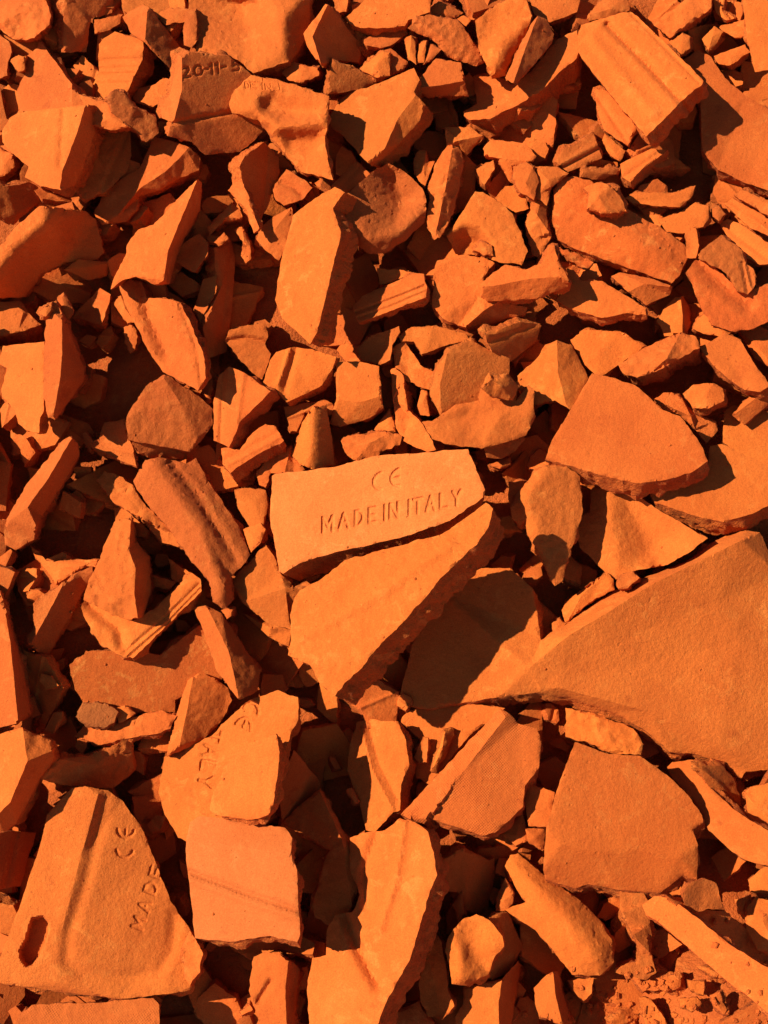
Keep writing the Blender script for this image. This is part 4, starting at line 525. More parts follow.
('T','V-shaped tile piece,ribs along its lower right edge',(-2710,-579,4933),(0.941,0.315,0.115,0.038),1,'',0,(2.0,-3.0,-23.3,0.07),[(-581,110,-247),(-530,210,-255),(-190,53,-86),(-22,-32,1),(222,109,54),(590,494,89),(686,421,145),(700,292,186),(335,-88,152),(-11,-434,117),(-107,-421,77),(-231,-353,10),(-343,-298,-47),(-519,-32,-186)],[],[(4.5,2.8,[(-95,-366),(334,10),(673,364)]),(4.5,2.8,[(-52,-421),(362,-46),(692,321)]),(11.3,6.8,[(-485,138),(-171,-117),(-124,-283)])],None),
('C','faceted block,at the left edge above the slotted tile',(-3647,-2120,4393),(0.956,0.243,0.16,0.041),1,'',0,(6.1,-2.5,-46.9,0.15),[(-339,360,-257),(-88,442,-80),(72,358,-37),(204,306,-15),(263,228,-46),(244,122,-16),(134,-74,-165),(-70,-530,-294),(-165,-607,-321),(-254,-592,-311)],[[(-78,416,-28),(-8,94,79),(-136,-302,-15),(-255,-444,-140)],[(-8,94,79),(224,200,38)]],[],None),
('T','dimpled strip of tile,at the bottom edge under the slotted tile',(-2984,-3944,2777),(0.982,0.142,0.127,0.018),1,'x',0,(1.6,-1.6,-18.9,0.07),[(-588,65,-225),(-312,83,-113),(34,83,26),(326,110,148),(597,128,261),(662,64,279),(704,-249,253),(-759,-254,-340),(-694,-26,-281)],[],[],None),
('T',"lettered slab,stamped CE and sideways ITALY,left of the pink tile's top",(-1589,-1933,4132),(0.966,0.247,0.07,0.018),1,'y',2,(6.9,-2.4,-22.8,0.07),[(-796,-274,-477),(-752,105,-479),(-471,209,-315),(-239,333,-180),(-3,571,-50),(152,694,39),(440,789,219),(644,709,362),(648,472,387),(580,341,354),(523,169,332),(479,-130,332),(435,-377,326),(368,-475,291),(-169,-538,-62),(-273,-560,-127),(-453,-765,-225),(-551,-728,-290),(-705,-499,-405)],[],[(3.2,2.6,[(239,542),(243,573),(239,603),(228,630),(209,650),(185,661),(158,664),(132,656),(107,639),(87,616)]),(3.2,2.6,[(167,375),(172,409),(169,441),(158,469),(139,489),(115,501),(88,502),(61,492),(35,473),(14,447)]),(3.2,2.6,[(123,486),(92,413)]),(3.2,2.6,[(-140,359),(-154,256)]),(3.2,2.6,[(-147,307),(-297,334)]),(3.2,2.6,[(-310,231),(-168,153),(-324,128)]),(3.2,2.6,[(-256,200),(-264,138)]),(3.2,2.6,[(-183,41),(-332,66),(-344,-26)]),(3.2,2.6,[(-204,-111),(-284,-150),(-217,-212)]),(3.2,2.6,[(-284,-150),(-358,-138)])],None),
('P','tiny pebble,left of the upright slotted chunk',(-1405,-3927,2771),(0.988,0.143,0.061,0.009),1,'',0,(1.1,-1.1,-29.8,0.23),[(-65,-9,-27),(36,50,14),(65,3,27),(-37,-44,-14)],[[(59,3,20),(16,-5,-3),(33,45,7)]],[],None),
('C','slim almond-shaped piece,right of the large pale slab',(535,-3693,2914),(0.988,0.155,-0.023,-0.004),1,'',0,(3.2,-1.6,-47.5,0.19),[(-177,-12,-45),(-91,256,-1),(7,453,42),(60,378,48),(106,109,36),(115,-84,22),(176,-226,26),(55,-345,-15),(-89,-323,-50),(-166,-181,-57)],[[(-82,231,-26),(-5,-95,-72),(50,-312,-45)],[(-5,-95,-72),(85,87,16)]],[],None),
('C','log-shaped piece,smooth and rounded,lower right of centre',(1744,-3138,3272),(0.98,0.183,-0.076,-0.014),1,'',14,(8.6,-8.4,-47.4,0.14),[(-469,467,-19),(-411,577,-10),(-325,596,-4),(-96,397,-70),(291,130,-88),(482,-63,-116),(588,-253,-113),(591,-460,-117),(440,-589,-94),(160,-582,-78),(-17,-347,-11),(-189,-159,-19),(-489,34,-35),(-267,111,-16),(-355,229,-19)],[[(-392,505,32),(-114,226,101),(219,-109,117),(446,-435,53)]],[],None),
('C','stub with a dark right face,at the bottom under the log-shaped piece',(1709,-3837,2830),(0.986,0.148,-0.074,-0.011),1,'',0,(4.6,-1.8,-48.2,0.18),[(-175,102,-32),(-34,223,10),(75,259,1),(116,79,-156),(186,-210,-200),(143,-245,-137),(-140,-161,-46),(-171,-42,-43)],[[(33,234,71),(39,54,58),(91,-218,19)]],[],None),
('C','squarish block,between the cross-hatched slab and the round slab',(1616,-2218,3858),(0.97,0.23,-0.071,-0.017),1,'',0,(4.6,-7.1,-46.7,0.19),[(-133,133,-18),(-69,213,-17),(186,119,8),(115,-235,22),(-100,-223,4)],[[(-90,-201,18),(-18,-36,36),(-62,191,3)]],[],None),
('T','widest slab of the pile,smooth,from the right edge to the centre',(2295,-927,4700),(0.949,0.297,-0.099,-0.031),0,'d',0,(-0.2,-13.0,-25.7,0.07),[(-2162,-497,118),(-2007,128,90),(-1691,739,65),(-1295,979,63),(-905,971,70),(-657,746,77),(-584,179,64),(-435,290,-40),(-294,390,-146),(171,700,-243),(480,845,-307),(1001,1045,-413),(1350,1292,-483),(1665,1398,-492),(1810,1362,-414),(1994,884,-417),(1888,-1178,-443),(1535,-1224,-407),(1495,-1291,-435),(1323,-1144,-401),(1012,-1040,-338),(749,-1019,-285),(493,-785,-214),(128,-582,-120),(-312,-432,-8),(-605,-378,102),(-1033,-433,135),(-1525,-512,132),(-1803,-569,127),(-1971,-549,122)],[[(-592,-345,128),(-710,-121,212),(-290,219,195),(159,484,142),(630,782,69),(1272,1092,-40),(1576,1245,-119)],[(-384,-121,142),(42,71,64),(576,305,-35),(1328,606,-194)],[(-229,-206,94),(459,-79,-68),(1527,178,-292)],[(-391,-333,114),(546,-587,-100),(1264,-933,-248)]],[],None),
('T','curved strip,bright,right of the round-shouldered slab',(3471,-2256,3859),(0.962,0.227,-0.148,-0.035),0,'',0,(5.6,-2.4,-18.5,0.07),[(-450,425,-164),(-393,477,-159),(-140,493,-107),(-75,282,-61),(26,158,-19),(208,-24,53),(610,-294,198),(575,-597,245),(256,-511,148),(139,-437,106),(-78,-225,18),(-126,-75,-17),(-252,129,-77),(-425,340,-146)],[],[],None),
('C',"chunk at the right edge,touching the long plank's upper side",(3744,-3377,3612),(0.97,0.176,-0.164,-0.03),1,'',0,(3.6,-1.8,-47.8,0.18),[(-133,114,5),(-19,254,6),(210,206,0),(141,-278,-8),(-57,-234,-3),(-145,-52,2)],[[(127,-250,25),(20,44,81),(-119,102,44)],[(20,44,81),(-116,-42,17)]],[],None),
('T','long plank,narrow and smooth,slanting to the right edge',(2936,-3692,4102),(0.975,0.171,-0.138,-0.024),0,'',0,(4.8,-1.9,-18.3,0.07),[(-481,298,-101),(-359,378,-78),(-211,357,-49),(26,177,2),(274,-47,58),(674,-301,152),(619,-677,152),(194,-333,48),(-54,-116,-9),(-363,163,-76),(-452,208,-94)],[],[],None),
('C',"sandy lobed chunk,below the lettered brick's left end",(-1147,-313,5091),(0.943,0.33,0.049,0.017),1,'',0,(2.4,-1.0,-46.4,0.17),[(-537,73,-153),(-410,231,-145),(-155,505,-121),(-67,374,-77),(20,172,-22),(163,29,39),(303,86,67),(402,29,103),(388,-27,109),(135,-197,68),(122,-309,83),(137,-434,108),(-117,-366,28),(-404,-142,-84)],[[(360,26,148),(67,16,152),(-361,-127,-7)],[(67,16,152),(109,-348,113)]],[],None),
('P','star-like crumb,at the top of the splintered shard',(-1693,-528,4954),(0.945,0.318,0.073,0.024),1,'',0,(1.3,-0.7,-28.8,0.22),[(-81,28,-41),(59,71,11),(46,-28,26),(-23,-71,5)],[[(41,-25,31),(18,-1,29),(-73,25,-26)]],[],None),
('T','flat plate below the big six-sided plate,reaching the right edge',(3623,638,5750),(0.914,0.374,-0.145,-0.059),0,'',0,(1.5,-17.1,-21.5,0.07),[(-670,-30,140),(-585,15,108),(-298,82,30),(-23,250,-80),(-4,442,-148),(124,464,-180),(443,305,-189),(736,170,-201),(732,-161,-87),(440,-314,22),(160,-402,107),(-102,-349,139),(-399,-251,163),(-580,-196,179)],[],[],None),
('C','wedge at the right edge,dark underside,on the smooth slab piece',(4167,1366,6309),(0.895,0.409,-0.16,-0.073),1,'',0,(4.2,-1.7,-50.5,0.19),[(-249,-123,49),(-169,-11,3),(239,357,-148),(249,100,-115),(45,-89,-38),(-118,-235,21)],[[(-217,-111,89),(231,266,-66)]],[],None),
('C',"humped rock,creased,at the big six-sided plate's upper left",(1938,1710,6440),(0.9,0.427,-0.076,-0.036),1,'',0,(4.2,-2.1,-48.8,0.17),[(-428,-9,-43),(-207,196,-108),(-120,344,-162),(14,400,-172),(185,332,-199),(279,173,-195),(372,-31,-96),(318,-221,20),(175,-385,191),(7,-276,122),(-214,-333,122),(-389,-167,30)],[[(15,376,-118),(33,36,47),(130,-330,176)]],[],None),
('C','rounded lump,between the tall nub and the reddish barrel piece',(3748,2186,6784),(0.882,0.445,-0.139,-0.07),1,'',0,(2.4,-1.6,-38.4,0.18),[(-209,-38,39),(-159,80,-24),(-22,168,-81),(96,79,-49),(245,-66,10),(136,-125,49),(-91,-96,57)],[[(-20,151,-49),(48,25,44),(122,-112,75)],[(48,25,44),(196,-53,20)]],[],None),
('T','lobed plate,right of the rough-sided bar',(3940,1628,6634),(0.889,0.427,-0.151,-0.072),0,'',0,(3.3,-8.0,-19.2,0.07),[(-411,205,-79),(-152,384,-178),(12,293,-143),(182,15,-16),(346,-203,84),(246,-279,127),(90,-258,123),(-72,-150,77),(-261,15,6)],[[(11,263,-139),(-80,77,-58),(81,-233,99)]],[],None),
('T','reddish barrel piece,curved,at the right edge',(3935,2398,7037),(0.874,0.457,-0.144,-0.075),1,'m',10,(1.2,-1.2,-28.2,0.07),[(-486,265,-2),(-409,400,-86),(-291,423,-127),(46,118,-68),(159,40,-60),(527,174,-217),(549,-213,-37),(292,-356,97),(81,-401,171),(-170,-325,198),(-316,-104,130)],[],[(14.7,7.4,[(-353,378),(-95,119),(200,-104)])],None),
('T','narrow tile edge at the right,upper of two parallel strips',(4362,3410,7617),(0.853,0.494,-0.148,-0.086),1,'y',0,(2.9,-1.2,-13.4,0.07),[(-294,90,-57),(-200,146,-91),(234,-22,15),(252,-209,133)],[[(227,-188,113),(-66,-26,-1),(-265,81,-60)]],[(5.7,-2.0,[(-263,158),(276,-108)])],None),
('T','long worn slab,red patches on its rounded face,upper right',(2692,3172,7433),(0.866,0.488,-0.095,-0.054),1,'m',16,(1.2,-8.7,-28.4,0.07),[(-749,431,-120),(-676,545,-191),(-541,590,-235),(-331,544,-241),(-151,430,-245),(90,226,-190),(384,68,-167),(617,-55,-135),(794,-189,-107),(834,-333,-35),(753,-520,78),(669,-609,118),(303,-490,105),(-160,-336,88),(-511,-213,74),(-653,-134,91),(-734,91,59)],[[(-594,258,22),(-183,67,79),(396,-242,147)]],[],None),
('P','slender lit chip,at the right end of the long worn slab',(3569,3003,7330),(0.865,0.48,-0.126,-0.07),0,'',0,(2.5,-0.5,-32.5,0.2),[(-94,161,-86),(21,175,-87),(79,-15,12),(47,-159,84),(-54,-160,77)],[[(-84,145,-87),(-15,4,-25),(71,-13,0)]],[],None),
('T','leaf-shaped plate with a horn,below the long worn slab',(2424,2501,6978),(0.881,0.461,-0.09,-0.047),1,'',0,(2.9,-7.0,-16.6,0.07),[(-440,-60,3),(-332,53,-55),(-292,167,-118),(-345,305,-201),(-275,281,-183),(-178,166,-110),(72,154,-85),(425,-59,68),(570,-147,132),(572,-223,178),(375,-202,150),(89,-259,160),(-298,-150,66)],[[(515,-201,176),(-113,-46,58),(-262,150,-87)]],[],None),
('C',"wedge block,against the long worn slab's lower edge",(2977,2577,7036),(0.877,0.464,-0.109,-0.058),1,'',0,(2.2,-2.9,-51.0,0.2),[(-367,116,-64),(-267,160,-97),(118,86,-62),(324,-2,-10),(302,-90,-64),(47,-207,23),(-165,-61,46)],[[(-148,-54,71),(12,31,51),(291,-2,27)],[(12,31,51),(-213,128,-63)]],[],None),
('C','saddle-backed piece,bent like an elbow,upper middle',(1241,3109,7378),(0.871,0.488,-0.045,-0.025),1,'',2,(2.9,-1.9,-50.9,0.18),[(-517,-9,-45),(-200,500,-309),(-108,493,-297),(139,343,-186),(247,239,-115),(428,-182,151),(363,-333,235),(200,-311,204),(51,-283,172),(-225,-216,-87),(-409,-217,-104)],[[(-309,138,-81),(-125,93,-23),(31,-110,97),(26,-255,153)],[(-262,-69,-236),(-122,-113,-197)]],[],None),
('P','gritty crumb,in the crook of the saddle-backed piece',(1163,2908,7314),(0.875,0.482,-0.043,-0.023),2,'',0,(0.8,-0.8,-28.0,0.2),[(-128,-9,0),(-41,93,-55),(79,49,-25),(97,-67,42),(-7,-67,38)],[[(-115,-8,13),(25,-22,47),(-37,84,-33)]],[],None),
('T','pale plate with a flaked corner,under the antler-shaped shard',(1059,2524,6982),(0.885,0.464,-0.04,-0.021),1,'',0,(1.9,-5.7,-21.7,0.07),[(-499,251,-137),(-457,370,-188),(-126,443,-207),(85,398,-177),(206,338,-144),(89,191,-83),(63,-15,10),(303,-102,-14),(591,-162,-87),(564,-236,-92),(310,-310,-72),(-50,-383,20),(-199,-366,81),(-379,-278,109),(-503,-132,37)],[[(271,-87,68),(95,-189,121),(-79,-348,171)]],[],None),
('T','ribbed bar,two long grooves,right of the tall oval slab',(56,2494,6959),(0.886,0.463,-0.002,-0.001),1,'',0,(3.3,-3.3,-18.9,0.07),[(-403,-97,-41),(-311,5,-83),(13,140,-88),(289,264,-98),(403,252,-60),(435,105,45),(422,-7,116),(-102,-208,111),(-342,-298,107),(-414,-153,-7)],[],[(3.5,2.9,[(-379,-176),(13,-40),(413,116)]),(3.5,2.4,[(-355,-242),(13,-119),(412,49)])],None),
('C','curved horn,standing just above the lettered brick',(283,1345,6187),(0.911,0.412,-0.011,-0.005),1,'',0,(3.4,-0.6,-47.6,0.22),[(-216,492,-241),(-156,521,-229),(-66,430,-166),(-20,45,-23),(112,-71,67),(227,-244,170),(298,-400,251),(198,-430,221),(-63,-304,77),(-152,-160,-5),(-184,164,-123)],[[(-166,148,-141),(7,-45,-59),(-18,41,-59)],[(7,-45,-59),(-53,344,-148)]],[],None),
('C','sandy flat stone,lying on the top edge of the lettered brick',(-148,1036,5980),(0.918,0.397,0.006,0.003),2,'',0,(0.7,-0.7,-47.2,0.2),[(-335,52,-42),(-268,109,-54),(216,153,-29),(350,108,-4),(327,7,24),(159,-48,27),(14,-138,43),(-177,-171,37),(-289,-71,-2)],[[(194,138,0),(-5,30,54),(-159,-154,66)],[(-5,30,54),(127,-39,35)]],[],None),
('P',"shaded chip,hanging under the crown-shaped rock's right end",(1352,1023,5976),(0.916,0.396,-0.055,-0.024),1,'d',0,(-3.1,3.1,-29.4,0.19),[(-226,-21,116),(-83,95,60),(178,140,-69),(237,96,-107),(121,-50,-72),(-24,-138,-11),(-197,-122,83)],[[(-204,-19,91),(36,-7,-52),(160,126,-78)]],[],None),
('T','gutter-shaped piece,grooved,below the tall oval slab',(-979,1750,6460),(0.902,0.43,0.038,0.018),0,'',0,(4.9,-6.6,-19.8,0.07),[(-407,-151,-57),(-315,132,-138),(-245,223,-152),(-39,279,-116),(165,255,-50),(433,164,61),(399,41,41),(272,-150,59),(113,-240,47),(-125,-340,94),(-260,-206,5)],[],[(6.9,3.5,[(-16,267),(-158,-228)]),(4.6,-2.3,[(-96,245),(-225,-139)])],None),
('C','squared block,smooth front,above the lettered brick',(-328,1529,6345),(0.907,0.421,0.013,0.006),0,'',0,(2.7,-4.5,-47.8,0.18),[(-214,306,-136),(-191,340,-141),(14,350,-98),(273,292,-22),(293,23,61),(316,-178,49),(170,-292,-10),(-171,-395,-77),(-285,-362,-94),(-214,-89,-23)],[[(-202,-89,-6),(57,-111,60),(292,-43,95)]],[],None),
('T','smooth upright slab with faint ribs,above the boomerang-shaped piece',(-1684,1443,6260),(0.907,0.415,0.067,0.031),0,'',0,(10.9,-5.5,-19.8,0.07),[(-241,13,-136),(-178,309,-205),(-59,412,-176),(116,336,-55),(398,128,176),(223,-45,140),(48,-219,104),(-72,-495,136),(-246,-425,15)],[],[(4.6,2.3,[(-118,368),(-173,-424)]),(5.7,-2.3,[(101,330),(19,-220)])],None),
('T','boomerang-shaped piece,left of the rounded cone',(-1497,1018,5974),(0.916,0.396,0.061,0.026),1,'',0,(6.6,-11.1,-18.2,0.07),[(-327,-15,-122),(-239,-1,-95),(-122,-30,-34),(24,160,-71),(171,263,-65),(286,233,-3),(369,72,112),(325,37,112),(138,-44,78),(-94,-189,59),(-224,-290,58),(-311,-190,-28)],[],[(5.6,1.9,[(-305,-164),(305,163)]),(4.9,-2.2,[(-280,-210),(328,117)])],None),
('C','rough-grained bar at the top edge,right of the stepped oblong block',(3570,5411,8959),(0.815,0.565,-0.106,-0.074),2,'',0,(6.0,-10.1,-58.3,0.2),[(-337,-63,95),(-109,49,-29),(82,218,-197),(355,218,-230),(341,77,-108),(66,-133,106),(-101,-244,221),(-299,-119,139)],[[(-98,44,-4),(1,55,7),(59,-119,122)],[(1,55,7),(273,62,-76)]],[],None),
('C',"knuckle-shaped chip,at the stepped oblong block's right side",(3554,5090,8742),(0.822,0.555,-0.109,-0.073),1,'',0,(3.3,-1.6,-57.4,0.2),[(-152,31,-25),(2,130,-104),(97,87,-69),(112,-40,33),(3,-124,100),(-63,-82,66)],[[(2,-112,104),(8,9,27),(2,117,-77)]],[],None),
('C','crumbled lump at the top edge,over the stepped oblong block',(2679,5483,8999),(0.817,0.569,-0.08,-0.056),2,'',0,(1.6,-1.6,-57.7,0.2),[(-217,-70,73),(-149,14,-3),(22,155,-133),(225,126,-122),(269,-14,-4),(45,-84,69),(-196,-126,120)],[[(202,113,-85),(43,3,57),(-195,-63,97)],[(43,3,57),(36,-67,68)]],[],None),
('C','gritty lump,at the top of the splintery upright piece',(1654,3665,7786),(0.858,0.51,-0.057,-0.034),2,'',0,(1.5,-1.5,-29.3,0.15),[(-153,132,-86),(-4,190,-124),(89,131,-85),(157,-42,28),(105,-237,156),(-49,-157,103),(-146,-13,8)],[[(80,118,-51),(8,-50,97),(-131,-12,39)],[(8,-50,97),(84,-189,137)]],[],None),
('C','pointed pillar,rough,right of the sandy hexagonal rock',(693,3564,7684),(0.862,0.506,-0.024,-0.014),2,'',0,(3.0,-1.0,-51.7,0.18),[(-153,-101,36),(-191,10,-33),(-80,347,-207),(46,516,-285),(165,494,-293),(239,348,-276),(196,66,-161),(107,-269,54),(-28,-519,292),(-97,-542,294),(-195,-323,155)],[[(94,458,-217),(31,66,11),(-76,-453,262)]],[],None),
('P','upright sliver above the bright plate,leftmost of three',(326,5069,8707),(0.83,0.558,-0.01,-0.007),0,'',0,(2.3,0.0,-34.3,0.21),[(-79,99,-89),(-2,142,-94),(46,71,-33),(64,-183,140),(-30,-127,75)],[[(-27,-114,83),(-12,-24,49),(-1,127,-66)]],[],None),
('P','upright sliver above the bright plate,middle of three',(451,5020,8674),(0.831,0.557,-0.014,-0.01),0,'',0,(2.3,0.0,-34.2,0.21),[(-60,-120,61),(-33,92,-70),(60,135,-71),(33,-106,79)],[[(-54,-108,65),(1,-3,27),(54,121,-52)]],[],None),
('P','upright sliver above the bright plate,rightmost of three',(571,4999,8659),(0.831,0.556,-0.018,-0.012),0,'',0,(1.8,-0.5,-34.2,0.21),[(-103,-113,60),(-14,114,-85),(112,57,-17),(5,-57,42)],[[(5,-51,50),(5,12,23),(-92,-102,69)]],[],None),
('C','coarse dark slab,slanting,left of the hollow wedge tile',(750,5181,8784),(0.827,0.562,-0.023,-0.016),2,'d',0,(-2.4,3.6,-55.8,0.19),[(-469,98,55),(-395,225,-15),(-211,253,-66),(134,184,-107),(263,42,-72),(476,-270,18),(367,-312,58),(20,-212,87),(-173,-14,42)],[[(-355,202,13),(64,-63,80),(427,-242,49)],[(64,-63,80),(210,34,-45)]],[],None),
('T','flat bright plate at the top edge,right of the dark-faced fang',(0,5435,8955),(0.822,0.57,0.0,0.0),0,'',0,(2.4,-7.8,-18.6,0.07),[(-472,-38,-54),(-291,103,-149),(-170,245,-255),(578,242,-113),(550,27,81),(287,-59,109),(251,-123,162),(-48,-145,124),(-289,-145,79),(-410,-103,17)],[],[],None),
('T','dark-faced fang,thin lit left rim,right of the hollowed boulder',(-621,4856,8874),(0.828,0.561,0.02,0.013),0,'',0,(6.4,-1.8,-20.9,0.07),[(-326,79,-227),(-57,400,-363),(20,360,-404),(378,-63,-599),(341,-236,-477),(54,-204,-298),(-103,-285,-41),(-282,-61,-127)],[[(-42,371,-303),(-217,50,-121),(-116,-253,126)]],[(6.0,3.0,[(-197,302),(191,-293)]),(5.4,-2.3,[(-282,257),(110,-338)])],None),
('T',"tan rhombus,shaded,left of the bright angular plate's top",(-415,4713,8465),(0.837,0.547,0.013,0.009),0,'d',0,(-4.3,2.9,-16.4,0.07),[(-185,233,-15),(388,7,-138),(88,-93,1),(-283,-148,152)],[[(-167,210,-5),(77,50,-23),(-254,-134,147)]],[],None),
('C',"knobbly lump,below the hollowed boulder's right corner",(-994,4808,8531),(0.835,0.55,0.032,0.021),2,'',0,(3.1,-1.6,-54.9,0.2),[(-233,-6,-72),(-105,122,-130),(49,79,-46),(202,51,27),(214,-34,98),(11,-119,98),(-142,-91,25)],[[(44,71,-24),(11,-7,52),(10,-107,110)],[(11,-7,52),(172,-27,87)]],[],None),
('T','pale plate edge,at the top left of the sandy hexagonal rock',(-401,3656,7746),(0.86,0.509,0.014,0.008),0,'',0,(3.1,-1.9,-14.2,0.07),[(-210,-34,-50),(87,235,-138),(237,89,20),(1,-89,65),(-116,-200,102)],[[(-105,-179,106),(36,54,9),(78,211,-107)]],[(5.6,2.6,[(-184,-127),(131,177)])],None),
('C',"lit wedge,tucked behind the tall oval slab's left",(-1259,3132,7394),(0.871,0.489,0.045,0.025),0,'',0,(3.4,-2.5,-50.9,0.19),[(-225,-78,-29),(-192,38,-95),(-21,185,-131),(193,287,-122),(205,184,-49),(135,-107,121),(25,-308,217),(-122,-194,86)],[[(-109,-174,103),(-5,42,33),(174,258,-78)],[(-5,42,33),(-17,148,-92)]],[],None),
('C','slanting three-faced bar,end broken,alone over the dark left gap',(-3765,451,5782),(0.915,0.369,0.153,0.062),1,'y',0,(4.2,-3.1,-48.7,0.17),[(-383,-386,-157),(-355,-256,-116),(-151,116,-140),(234,609,-100),(330,660,-61),(400,583,-100),(415,454,-153),(232,117,-131),(10,-230,-90),(-72,-484,1),(-263,-600,-108),(-371,-544,-160)],[[(330,632,38),(79,185,92),(-136,-127,84),(-313,-269,-41)],[(-136,-127,84),(-44,-339,111)]],[],None),
('C','tooth-shaped lump,resting in the V-shaped tile piece',(-2878,-253,5307),(0.933,0.335,0.122,0.044),2,'',0,(6.7,-2.7,-47.1,0.14),[(-246,45,-162),(-154,302,-168),(-48,561,-166),(131,632,-112),(178,363,-207),(335,190,-184),(352,-212,-112),(285,-494,-44),(78,-500,98),(-195,-376,-27),(-362,-294,-149),(-338,-182,-162)],[[(128,599,-25),(107,241,65),(177,44,158),(166,-205,215),(205,-480,250)]],[],None),
('T','slotted tile corner,stamped CE MADE,filling the lower left',(-2864,-3138,3440),(0.975,0.185,0.125,0.024),0,'d',0,(4.5,-6.8,-26.1,0.07),[(-1045,-648,-554),(-985,-477,-494),(-842,19,-331),(-692,669,-129),(-666,895,-69),(-440,1160,79),(-309,1178,135),(-72,1141,164),(79,1045,146),(286,798,136),(469,455,97),(656,67,50),(825,-144,35),(948,-297,33),(1024,-383,46),(1036,-552,35),(924,-784,-2),(680,-820,-52),(244,-868,-201),(-354,-806,-390),(-754,-749,-462),(-1038,-714,-566)],[[(-168,1084,200),(-284,450,29),(-392,-218,-161),(-399,-727,-317)]],[(11.4,3.4,[(-86,1076),(-205,259),(-329,-266),(-322,-521),(-153,-632),(223,-666),(588,-626),(722,-402),(713,-75)]),(3.0,1.8,[(70,551),(80,528),(96,508),(118,493),(144,484),(170,483),(194,489),(215,501),(230,520),(237,542)]),(3.0,1.8,[(61,753),(71,727),(87,704),(109,688),(135,678),(161,676),(186,683),(207,698),(221,718),(229,743)]),(3.0,1.8,[(148,685),(145,746)]),(2.7,1.4,[(405,-217),(290,-180),(377,-159),(315,-91),(429,-128)]),(2.7,1.4,[(451,-48),(347,30),(472,32)]),(2.7,1.4,[(412,-18),(425,31)]),(2.7,1.4,[(497,122),(382,160),(394,205),(433,231),(464,230),(490,212),(509,167),(497,122)]),(2.7,1.4,[(445,394),(424,313),(538,274),(560,355)]),(2.7,1.4,[(479,294),(496,359)])],(17.0,[(-715,-98),(-599,-83),(-528,-140),(-517,-239),(-547,-387),(-593,-486),(-658,-560),(-724,-568),(-786,-487),(-805,-413),(-756,-314),(-736,-190)])),
('T','overlying plate,pale,on the lower right of the lettered slab',(-1366,-2293,4410),(0.969,0.239,0.063,0.016),1,'',0,(7.3,-1.4,-15.8,0.07),[(-387,-235,-213),(-356,-56,-203),(-133,357,-93),(23,432,-6),(256,505,126),(299,324,161),(280,71,162),(249,-179,157),(201,-278,133),(49,-330,45),(-159,-308,-78),(-345,-285,-187)],[],[],None),
('T','pale pink tile,rectangular,two grooves across it',(-1401,-3003,3905),(0.978,0.199,0.064,0.013),0,'p',0,(7.2,-7.9,-20.9,0.07),[(-608,363,-347),(-579,522,-360),(-478,580,-316),(-10,512,-74),(391,447,140),(461,348,223),(452,215,293),(515,48,303),(565,-542,237),(539,-605,211),(282,-557,69),(-104,-621,-159),(-456,-592,-348),(-533,-141,-316),(-592,147,-300)],[[(-582,340,-263),(-49,267,16),(443,197,285)]],[(4.3,3.2,[(-554,41),(21,-156),(548,-317)]),(5.9,-3.2,[(-549,-45),(25,-240),(550,-398)])],None),
('C','upright chunk with a small slot,at the bottom edge',(-1110,-3733,3047),(0.987,0.155,0.049,0.008),1,'',0,(6.7,-2.2,-47.1,0.16),[(-219,227,-61),(-102,275,-10),(31,274,42),(167,177,48),(251,106,-41),(233,-110,-108),(221,-465,-150),(-91,-461,-86),(-255,-86,-110),(-238,82,-85)],[[(134,188,118),(111,-61,82),(145,-434,41)]],[(5.6,5.6,[(-145,-176),(-35,-5)])],None),
('T','large pale slab,long,shallow fold,at the bottom centre',(-107,-3190,3548),(0.983,0.186,0.005,0.001),1,'y',0,(17.5,-7.6,-27.5,0.07),[(272,869,58),(425,824,135),(553,721,208),(607,496,256),(632,306,288),(561,167,265),(458,-155,246),(358,-470,227),(115,-871,144),(19,-1131,123),(-621,-1164,-198),(-666,-767,-255),(-623,-473,-260),(-479,-442,-194),(-474,-209,-211),(-394,-66,-185),(-219,-37,-103),(-138,124,-78),(-245,367,-149),(-250,686,-174),(-60,740,-90),(117,755,-7)],[],[(10.9,8.7,[(-280,-66),(-174,-345),(47,-699)]),(8.7,4.4,[(24,698),(-99,365),(-76,0)]),(7.6,-3.3,[(313,808),(227,264),(66,-204)])],None),
('T','cross-hatched slab,fabric-textured,with one smooth long edge',(1137,-2099,4091),(0.969,0.24,-0.051,-0.013),0,'x',0,(2.6,-8.2,-21.3,0.07),[(-961,-315,57),(97,773,26),(191,717,47),(284,611,6),(474,557,-10),(523,422,-19),(486,157,-28),(330,-27,-24),(309,-236,-31),(171,-366,-27),(6,-495,-20),(-129,-521,-12),(-369,-444,9),(-664,-354,34),(-719,-414,35)],[[(154,671,91),(-273,151,99),(-673,-360,108)]],[],None),
('C','creased cube-like chunk,low in the centre,shadow on its right',(895,-3524,3348),(0.985,0.168,-0.04,-0.007),1,'',4,(4.6,-3.4,-46.1,0.15),[(-283,-23,-24),(-239,121,1),(-90,279,35),(43,327,52),(172,266,52),(296,121,40),(305,25,26),(212,-71,-71),(140,-239,-138),(-85,-334,-130),(-226,-320,-64),(-247,-143,-39)],[[(-213,85,27),(-20,25,-71),(214,13,18)],[(-124,25,39),(-95,-296,-21)]],[],None),
